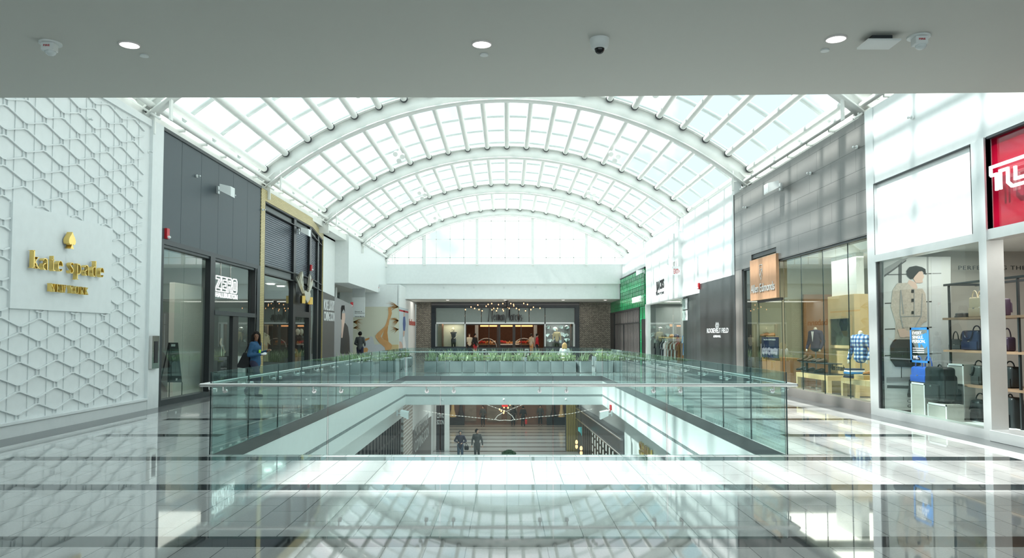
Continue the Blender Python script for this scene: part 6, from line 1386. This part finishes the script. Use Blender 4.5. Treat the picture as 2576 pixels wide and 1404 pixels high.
# ============================================================ people and mannequins
def remesh_obj(mb, vox, name, mats, parent, smooth=4):
    me = bpy.data.meshes.new('tmp'); me.from_pydata(mb.v, [], mb.f); o = bpy.data.objects.new('tmp', me); COL.objects.link(o)
    r = o.modifiers.new('r', 'REMESH'); r.mode = 'VOXEL'; r.voxel_size = vox; r.use_smooth_shade = True
    s = o.modifiers.new('s', 'SMOOTH'); s.iterations = smooth; s.factor = .5
    bpy.context.view_layer.update(); me2 = bpy.data.meshes.new_from_object(o.evaluated_get(bpy.context.evaluated_depsgraph_get()))
    bpy.data.objects.remove(o); me2.name = name; me2.materials.clear()
    for m in (mats if isinstance(mats, list) else [mats]): me2.materials.append(M[m] if isinstance(m, str) else m)
    p = bpy.data.objects.new(name, me2); COL.objects.link(p); p.parent = parent; return p
def cap(mb, p, q, r1, r2, n=12):
    mb.tube(p, q, r1, r2, n=n, cap=False); mb.sph(p, r1, 0, n); mb.sph(q, r2, 0, n)
SKIN_D = mat('dark_brown_skin', (.20, .09, .05), .5, var=.1); SKIN_L = mat('light_skin', (.60, .38, .28), .5, var=.08)
M['skin_d'] = SKIN_D; M['skin_l'] = SKIN_L
M['manq'] = mat('cream_mannequin', (.60, .54, .44), .4); M['denim'] = mat('blue_denim', (.10, .15, .22), .8, var=.2); M['bluejkt'] = mat('blue_jacket_cloth', (.012, .07, .16), .7, var=.15, scale=10)
M['blackcl'] = mat('black_cloth', (.014, .015, .018), .8); M['greycl'] = mat('dark_grey_cloth', (.07, .075, .075), .8); M['navycl'] = mat('navy_cloth', (.02, .02, .05), .8); M['blond'] = mat('blond_hair', (.55, .38, .16), .5, var=.3, scale=20); M['brownhair'] = mat('brown_hair', (.05, .03, .02), .5)
M['whitecl'] = mat('white_cloth', (.75, .75, .74), .8); M['redcl'] = mat('red_cloth', (.5, .02, .03), .8); M['shoeblk'] = M['blk']
def human(label, loc, yaw, h=1.72, top='blackcl', legs='denim', hair='brownhair', skin='skin_l', vox=.022, pose=None, hairlen=.0, head_yaw=0, name='person', cat='person', sleeves=True, coat=.0, topless=False):
    """local frame: faces -y, x to its left side seen from the camera is negative"""
    P = dict(sh=.175, hipz=.92, el=[(-.27, .02, 1.13), (.27, .02, 1.13)], wr=[(-.28, -.08, .88), (.28, -.08, .88)], kn=[(-.10, -.02, .50), (.10, -.02, .50)], an=[(-.11, .02, .08), (.11, .02, .08)], toe=None, lean=(0, 0), base=0.0)
    if pose: P.update(pose)
    S = h / 1.72; t = thing(name, label, cat, tuple(loc)); t.rotation_euler = (0, 0, yaw)
    V = lambda *a: Vector(a) * S
    lx, ly = P['lean']; nk = V(lx, ly, 1.47); ch = V(lx * .8, ly * .8, 1.30); ws = V(lx * .3, ly * .3, 1.08); pv = V(0, 0, .93); hd = V(lx * 1.1, ly * 1.15 - .015, 1.62)
    if 'pel' in P: d = V(0, 0, P['pel'] - .93); nk += d; ch += d; ws += d; pv += d; hd += d
    sh = [nk + V(s * P['sh'], .0, -.06) for s in (-1, 1)]; el = [V(*a) for a in P['el']]; wr = [V(*a) for a in P['wr']]; kn = [V(*a) for a in P['kn']]; an = [V(*a) for a in P['an']]
    hp = [pv + V(s * .09, 0, -.02) for s in (-1, 1)]
    toe = [V(*a) for a in P['toe']] if P['toe'] else [a + V(0, -.16, -.045) for a in an]
    b = MB()
    b.sph(ch, V(.165, .105, .17), 0, 16); b.sph((ch + ws) / 2, V(.145, .095, .16), 0, 16); b.sph(pv + V(0, .01, .02), V(.155, .11, .14), 0, 16); cap(b, ws, pv, .11 * S, .12 * S); cap(b, nk + V(0, 0, -.03), hd - V(0, -.01, .07), .055 * S, .05 * S)
    for i in (0, 1):
        cap(b, ch + V((-1, 1)[i] * .07, 0, .09), sh[i], .07 * S, .058 * S); cap(b, sh[i], el[i], .052 * S, .04 * S); cap(b, el[i], wr[i], .04 * S, .027 * S); cap(b, hp[i], kn[i], .088 * S, .055 * S); cap(b, kn[i], an[i], .057 * S, .036 * S); cap(b, an[i] - V(0, 0, .03), toe[i], .04 * S, .03 * S)
        d = (wr[i] - el[i]).normalized(); sd = d.cross(Vector((0, 1, 0))).normalized() if abs(d.y) < .9 else Vector((1, 0, 0)); pc = wr[i] + d * .05 * S
        b.sph(pc, V(.035, .035, .045), 0, 10)
        for k in range(4): s0 = pc + d * .03 * S + sd * (-.027 + .018 * k) * S; s1 = s0 + d * (.045, .055, .052, .04)[k] * S + Vector((0, -.012, 0)) * S; cap(b, s0, s1, .0095 * S, .009 * S, 6); cap(b, s1, s1 + (d * .6 + Vector((0, -.7, -.2))).normalized() * .025 * S, .009 * S, .0085 * S, 6)
        cap(b, pc - sd * .028 * S, pc - sd * .05 * S + d * .04 * S + Vector((0, -.02, 0)) * S, .011 * S, .009 * S, 6)
    R = Matrix.Rotation(head_yaw, 3, 'Z'); H = lambda x, y, z: hd + R @ V(x, y, z)
    hb = MB(); hb.sph((0, 0, .02 * S), V(.075, .092, .105), 0, 18); hb.sph(V(0, -.03, -.055), V(.052, .058, .06), 0, 14); hb.tube(V(0, -.085, .02), V(0, -.108, -.022), .010 * S, .016 * S, n=8); hb.sph(V(0, -.105, -.024), .017 * S, 0, 8); hb.sph(V(0, -.083, -.062), V(.026, .014, .009), 0, 10); hb.sph(V(0, -.072, -.095), V(.025, .025, .02), 0, 8)
    for s in (-1, 1): hb.sph(V(s * .076, .008, -.005), V(.014, .02, .032), 0, 8); hb.sph(V(s * .03, -.082, .035), V(.022, .012, .006), 0, 8)
    k0 = len(b.v); b.add([H(*(Vector(v) / S)) for v in hb.v], hb.f, 0, True)
    body = remesh_obj(b, vox, 'body', skin, t)
    for s in (-1, 1):
        if vox < .02: e = MB(); c = H(s * .03, -.086, .012); e.sph(c, (.011 * S, .008 * S, .007 * S), 0, 8); e.build_local = True; me = bpy.data.meshes.new('eye'); me.from_pydata(e.v, [], e.f); o = bpy.data.objects.new('eye', me); COL.objects.link(o); o.parent = t; me.materials.append(M['blk'])
    if not topless:
        c = MB(); e = .022 * S; c.sph(ch, V(.185, .13, .18), 0, 16); c.sph((ch + ws) / 2, V(.17, .125, .17), 0, 16); cap(c, ws, pv + V(0, 0, -.02 - coat * .3), .135 * S, .15 * S); c.sph(pv + V(0, 0, .02 - coat * .4), V(.175, .135, .12 + coat * .6), 0, 16); cap(c, nk + V(0, .01, -.05), nk + V(0, .005, -.0), .085 * S, .065 * S)
        for i in (0, 1):
            cap(c, ch + V((-1, 1)[i] * .07, 0, .09), sh[i], .085 * S, .076 * S)
            if sleeves: cap(c, sh[i], el[i], .07 * S, .058 * S); cap(c, el[i], wr[i] - (wr[i] - el[i]).normalized() * .02, .058 * S, .042 * S)
        remesh_obj(c, vox, 'jacket' if sleeves else 'shirt', top, t)
    if legs:
        c = MB(); c.sph(pv + V(0, .01, 0), V(.168, .122, .14), 0, 16)
        for i in (0, 1): cap(c, hp[i], kn[i], .105 * S, .075 * S); cap(c, kn[i], an[i] + V(0, 0, .02), .075 * S, .06 * S)
        remesh_obj(c, vox, 'trousers', legs, t)
        for i in (0, 1): c = MB(); cap(c, an[i] - V(0, 0, .035), toe[i] - V(0, 0, .0), .047 * S, .038 * S); remesh_obj(c, max(.012, vox * .8), 'shoe', 'shoeblk', t)
    if hair:
        c = MB(); ph = [(0, .012, .055, .092, .100, .094)] + [(s * .025, .03, .02, .085, .088, .105) for s in (-1, 1)]
        for x, y, z, a_, b_, c_ in ph: c.sph(H(x, y, z), V(a_, b_, c_), 0, 16)
        if hairlen:
            for s in (-1, 0, 1): cap(c, H(s * .06, .05, .02), H(s * .085, .06, -.08 - hairlen), .065 * S, .05 * S)
            for s in (-1, 1): cap(c, H(s * .082, -.015, .05), H(s * .092, -.02, -.06 - hairlen * .8), .03 * S, .035 * S)
        remesh_obj(c, vox, 'hair', hair, t)
    return t
# woman in blue jacket by the left railing
wz = WZ(641, 998, 0)
human('woman in a blue jacket with long dark hair looking back while eating', (wz.x, wz.y, 0), radians(78), 1.66, 'bluejkt', 'navycl', 'hair', 'skin_d', .013,
      dict(el=[(-.24, .05, 1.12), (.25, .03, 1.13)], wr=[(-.10, -.22, 1.14), (.13, -.26, 1.22)], kn=[(-.10, -.16, .52), (.10, .06, .50)], an=[(-.10, -.10, .08), (.10, .32, .12)], toe=[(-.10, -.26, .035), (.10, .20, .035)]), .20, radians(-52))
c = Vector((wz.x, wz.y, 0)); R_ = Matrix.Rotation(radians(78), 3, 'Z')
def onw(x, y, z): v = R_ @ Vector((x, y, z)) * (1.66 / 1.72); return c + v
t = thing('shoulder_bag', 'big black bag hanging from the shoulder of the woman in blue', 'bag', tuple(onw(0, .28, .9)))
ctr = onw(-.05, .22, .98); mb = MB(); u = R_ @ Vector((0, 1, 0)); s_ = R_ @ Vector((1, 0, 0)) * .07
Pp = [ctr + u * a + Vector((0, 0, b)) - s_ for a, b in ((-.10, .17), (.06, .20), (.24, -.13), (.24, -.19), (-.10, -.22))]
mb.prism(Pp, s_ * 2); mb.build('bag_body', 'blackcl', t); mb = MB(); mb.path([Pp[1] + s_, onw(-.16, .10, 1.42), onw(-.16, -.0, 1.46), Pp[0] + s_], .012, n=6); mb.build('strap', 'blackcl', t)
q = onw(-.10, -.30, 1.15); mb = MB(); mb.sph(q, (.08, .06, .03), 0, 12); mb.sph(q + Vector((.03, 0, .02)), (.05, .04, .025), 0, 10); tag(mb.build('food_wrapper', 'letterwhite'), 'white crumpled paper wrapper in the hand of the woman in blue', 'wrapper')
q = onw(.12, -.36, 1.25); mb = MB(); mb.box(q.x - .02, q.x + .03, q.y - .02, q.y + .02, q.z - .012, q.z + .012, r=.006); tag(mb.build('snack_piece', 'creaml'), 'small snack between the fingers of the woman in blue', 'snack')
q = onw(-.06, -.16, 1.18); mb = MB(); mb.box(q.x - .015, q.x + .02, q.y - .05, q.y + .05, q.z - .03, q.z + .08, r=.01); tag(mb.build('lime_pouch', mat('lime_plastic', (.35, .7, .02), .4)), 'lime green pouch against the chest of the woman in blue', 'pouch')
# man in grey sweater by the beach photo
p = WY(906, 848, 40.5)
human('man in a grey sweater seen from behind by the beach photo', (p.x, 40.5, 0), radians(168), 1.75, 'greycl', 'navycl', 'hair', 'skin_l', .025, dict(wr=[(-.18, -.2, 1.02), (.18, -.2, 1.02)]))
# seated blonde person on the bench
sp_ = Vector((WY(1421, 843, 34.4).x, 34.6, 0))
human('blonde person in a pale top sitting on the short green bench', tuple(sp_), radians(172), 1.55, 'whitecl', 'denim', 'blond', 'skin_l', .024, dict(pel=.575, kn=[(-.12, -.42, .54), (.12, -.42, .54)], an=[(-.12, -.44, .10), (.12, -.44, .10)], el=[(-.27, -.04, .78), (.27, -.04, .78)], wr=[(-.12, -.24, .72), (.20, -.20, .95)]), .08)
# people inside the far store
for i, (px, py, top, leg, hr, l_) in enumerate(((1181, 850, 'creaml', 'blackcl', 'brownhair', 'person in a tan top standing at the far store entrance, left edge'), (1195, 846, 'blackcl', 'redcl', 'hair', 'person in black with dark red trousers in the far store'), (1351, 845, 'redcl', 'blackcl', 'hair', 'person in a bright red top at the right of the far store'), (1337, 848, 'creaml', 'tan2', 'brownhair', 'person with bare legs near the right poster stand'))):
    yy = NMY + .75 + .15 * i; x = WY(px, 843, yy).x; human(l_, (x, yy, 0.02), radians(10 + 40 * i), 1.66, top, leg, hr, 'skin_l', .04)
# lower floor walkers
p = WY(1158, 1140, 45.6); human('person in a navy jacket and jeans carrying a dark bag below', (p.x, 45.6, LZ), radians(0), 1.78, 'navycl', 'denim', 'greycl', 'skin_l', .025, dict(wr=[(-.12, -.26, 1.12), (.12, -.24, 1.06)], el=[(-.32, 0, 1.16), (.32, 0, 1.14)]), coat=.15)
mb = MB(); mb.box(p.x + .24, p.x + .5, 45.4, 45.6, LZ + .68, LZ + .92, r=.05); mb.path([(p.x + .28, 45.5, LZ + .9), (p.x + .33, 45.5, LZ + 1.1), (p.x + .46, 45.5, LZ + .9)], .014, n=6); tag(mb.build('dark_handbag', 'blackcl'), 'dark handbag on the arm of the person in navy below', 'bag')
p = WY(1200, 1140, 45.8); human('person in a dark grey coat walking below, head turned', (p.x, 45.8, LZ), radians(-8), 1.84, 'greycl', 'greycl', 'hair', 'skin_l', .025, dict(wr=[(-.28, -.04, .86), (.30, .04, .86)], kn=[(-.08, -.10, .5), (.08, .04, .5)], an=[(-.07, -.12, .08), (.07, .16, .1)]), head_yaw=radians(50), coat=.25)
for i, (px, y, top, leg, l_) in enumerate(((1215, 63, 'greycl', 'blackcl', 'person in grey standing at the lower store, left of the lantern'), (1316, 62.6, 'blackcl', 'blackcl', 'person in a wide black coat before the lower store'), (1291, 63.2, 'blackp', 'blackcl', 'person in a patterned dark coat behind the lantern'), (1359, 63.6, 'greycl', 'blackcl', 'faint person inside the lower store on the right'))):
    p = WY(px, 1060, y); human(l_, (p.x, y, LZ), radians((-20, 170, 200, 0)[i]), 1.66, top, leg, 'hair', 'skin_l', .04, coat=.35 if i in (1, 2) else .1)
p = WY(1323, 1052, 62.4); mb = MB(); mb.box(p.x - .08, p.x + .1, 62.3, 62.5, LZ + .25, LZ + .6, r=.02); mb.tube((p.x, 62.4, LZ + .6), (p.x, 62.4, LZ + .8), .012, n=5); tag(mb.build('shopping_bag', 'redlth'), 'dark red shopping bag held by the person in the wide black coat', 'bag')
# mannequins
def bust(loc, yaw, top, label, arms=True, head=True, skin='manq', torso_only=True, vox=.02, jacket=None, h=1.8):
    t = thing('mannequin', label, 'mannequin', tuple(loc)); t.rotation_euler = (0, 0, yaw); b = MB(); V = Vector
    b.sph((0, 0, .42), (.165, .105, .18), 0, 16); b.sph((0, 0, .22), (.145, .095, .18), 0, 16); b.sph((0, 0, .08), (.15, .105, .10), 0, 16); cap(b, V((0, 0, .5)), V((0, 0, .64)), .065, .055)
    A = []
    for s in (-1, 1):
        a0, a1, a2 = V((s * .18, 0, .52)), V((s * .26, .03, .26)), V((s * .24, -.10, .04)); A.append((a0, a1, a2)); cap(b, V((s * .08, 0, .52)), a0, .07, .06)
        if arms:
            cap(b, a0, a1, .05, .04); cap(b, a1, a2, .04, .028); b.sph(a2 - V((0, .02, .05)), (.03, .03, .045), 0, 10)
            for k in range(4): cap(b, a2 + V((-.025 + .017 * k, -.02, -.07)), a2 + V((-.025 + .017 * k, -.035, -.13)), .009, .008, 6)
            cap(b, a2 + V((-s * .03, -.02, -.03)), a2 + V((-s * .045, -.045, -.08)), .01, .009, 6)
    if head: b.sph((0, -.01, .80), (.078, .095, .115), 0, 18); b.sph((0, -.035, .73), (.055, .06, .06), 0, 12); b.sph((0, -.1, .775), (.013, .016, .02), 0, 8)
    remesh_obj(b, vox, 'body', skin, t)
    if top:
        c = MB(); c.sph((0, 0, .42), (.19, .13, .2), 0, 16); c.sph((0, 0, .2), (.17, .125, .2), 0, 16); c.sph((0, 0, .06), (.175, .13, .12), 0, 16); cap(c, V((0, .01, .5)), V((0, .005, .575)), .09, .075)
        for a0, a1, a2 in A: cap(c, V((a0.x * .5, 0, .52)), a0, .085, .075); cap(c, a0, a1, .068, .056); cap(c, a1, a2, .056, .045)
        remesh_obj(c, vox, 'shirt', top, t)
    return t
# plaid shirt material
m = bpy.data.materials.new('blue_plaid'); m.use_nodes = True; tt = m.node_tree; pp = tt.nodes['Principled BSDF']; pp.inputs['Roughness'].default_value = .8; g = tt.nodes.new('ShaderNodeTexCoord'); src = None
for ax, sc_ in (('Y', 0), ('Z', 1)):
    sxx = tt.nodes.new('ShaderNodeSeparateXYZ'); tt.links.new(g.outputs['Object'], sxx.inputs[0]); pq = tt.nodes.new('ShaderNodeMath'); pq.operation = 'PINGPONG'; pq.inputs[1].default_value = .045
    tt.links.new(sxx.outputs['X' if ax == 'Y' else 'Z'], pq.inputs[0]); dv_ = tt.nodes.new('ShaderNodeMath'); dv_.operation = 'GREATER_THAN'; dv_.inputs[1].default_value = .022; tt.links.new(pq.outputs[0], dv_.inputs[0])
    if src is None: src = dv_
    else:
        ad = tt.nodes.new('ShaderNodeMath'); ad.operation = 'ADD'; tt.links.new(src.outputs[0], ad.inputs[0]); tt.links.new(dv_.outputs[0], ad.inputs[1]); hf = tt.nodes.new('ShaderNodeMath'); hf.operation = 'MULTIPLY'; hf.inputs[1].default_value = .5; tt.links.new(ad.outputs[0], hf.inputs[0])
        rp = tt.nodes.new('ShaderNodeValToRGB'); rp.color_ramp.elements[0].color = (.75, .78, .8, 1); rp.color_ramp.elements[1].color = (.02, .05, .18, 1); e = rp.color_ramp.elements.new(.5); e.color = (.12, .24, .48, 1); tt.links.new(hf.outputs[0], rp.inputs[0]); tt.links.new(rp.outputs[0], pp.inputs['Base Color'])
M['plaid'] = m
xb_ = 8.15; c = WX(2166, 903, xb_); t = bust((c.x, c.y, c.z - .04), radians(-60), 'plaid', 'headless mannequin torso in a blue and white plaid shirt', head=False, vox=.014)
mb = MB(); mb.tube((c.x, c.y, zt2_), (c.x, c.y, c.z + .04), .02, n=10); mb.tube((c.x, c.y, zt2_), (c.x, c.y, zt2_ + .02), .12, n=16); tag(mb.build('mannequin_stand', 'steel'), 'steel stand under the plaid shirt mannequin', 'stand')
xb2 = 9.4; c = WX(2052, 872, xb2); bust((c.x, c.y, c.z - .1), radians(-60), 'navycl', 'headless mannequin torso in a dark suit jacket with white shirt', head=False)
mb = MB(); R6 = Matrix.Rotation(radians(-60), 3, 'Z'); base = Vector((c.x, c.y, c.z - .1)); mb.prism([base + R6 @ Vector((a, -.135, b)) for a, b in ((-.045, .56), (.045, .56), (0, .25))], R6 @ Vector((0, -.01, 0))); tag(mb.build('shirt_front_insert', 'letterwhite'), 'white shirt front showing in the dark suit jacket', 'shirt')
mb = MB(); mb.tube((c.x, c.y, 0), (c.x, c.y, c.z - .08), .02, n=10); mb.tube((c.x, c.y, 0), (c.x, c.y, .03), .16, n=16); tag(mb.build('mannequin_stand', 'steel'), 'steel floor stand under the dark suit mannequin', 'stand')
c = WX(577, 880, -8.75); t = bust((c.x - .1, c.y, c.z - .05), radians(75), None, 'cream mannequin torso with head wearing a black backpack', arms=True)
mb = MB(); mb.tube((c.x - .1, c.y, .45), (c.x - .1, c.y, c.z), .02, n=10); tag(mb.build('mannequin_stand', 'steel'), 'steel stand under the cream mannequin', 'stand')
mb = MB(); t2 = thing('worn_backpack', 'black backpack worn on the cream mannequin', 'backpack', (c.x + .05, c.y + .05, c.z + .2)); mb.box(c.x + .0, c.x + .22, c.y - .12, c.y + .22, c.z + .0, c.z + .46, r=.06); mb.build('pack_body', 'blackcl', t2); mb = MB(); mb.box(c.x + .20, c.x + .26, c.y - .08, c.y + .18, c.z + .04, c.z + .24, r=.02); mb.build('front_pocket', 'blackcl', t2); mb = MB(); mb.box(c.x + .221, c.x + .23, c.y - .05, c.y + .15, c.z + .31, c.z + .325); mb.build('zip', 'alum', t2)
for i, (px, m_) in enumerate(((748, 'blackcl'), (757, 'greycl'))):
    c = WX(px, 870, -8.7); human(('mannequin in a black leather jacket in the brass framed shop doorway', 'mannequin in a dark grey jacket right of the black jacketed one')[i], (-8.7, DX(px, -8.7), 0), radians(70), 1.85, m_, 'walnut' if i == 0 else 'greylth', None, 'manq', .03, name='mannequin', cat='mannequin')
c = WY(1141, 850, NMY + .55); human('mannequin in a black dress raising one arm in the left far window', (c.x, NMY + .55, .35), radians(-10), 1.72, 'blackcl', 'blackcl', None, 'manq', .035, dict(el=[(-.28, 0, 1.55), (.26, 0, 1.2)], wr=[(-.08, 0, 1.74), (.14, -.15, 1.05)]), sleeves=False, name='mannequin', cat='mannequin')
c = WY(1401, 850, NMY + .45); human('mannequin in a tan coat and dark skirt in the right far window', (c.x, NMY + .45, .35), 0, 1.72, 'sand', 'blackcl', None, 'manq', .035, name='mannequin', cat='mannequin', coat=.1)
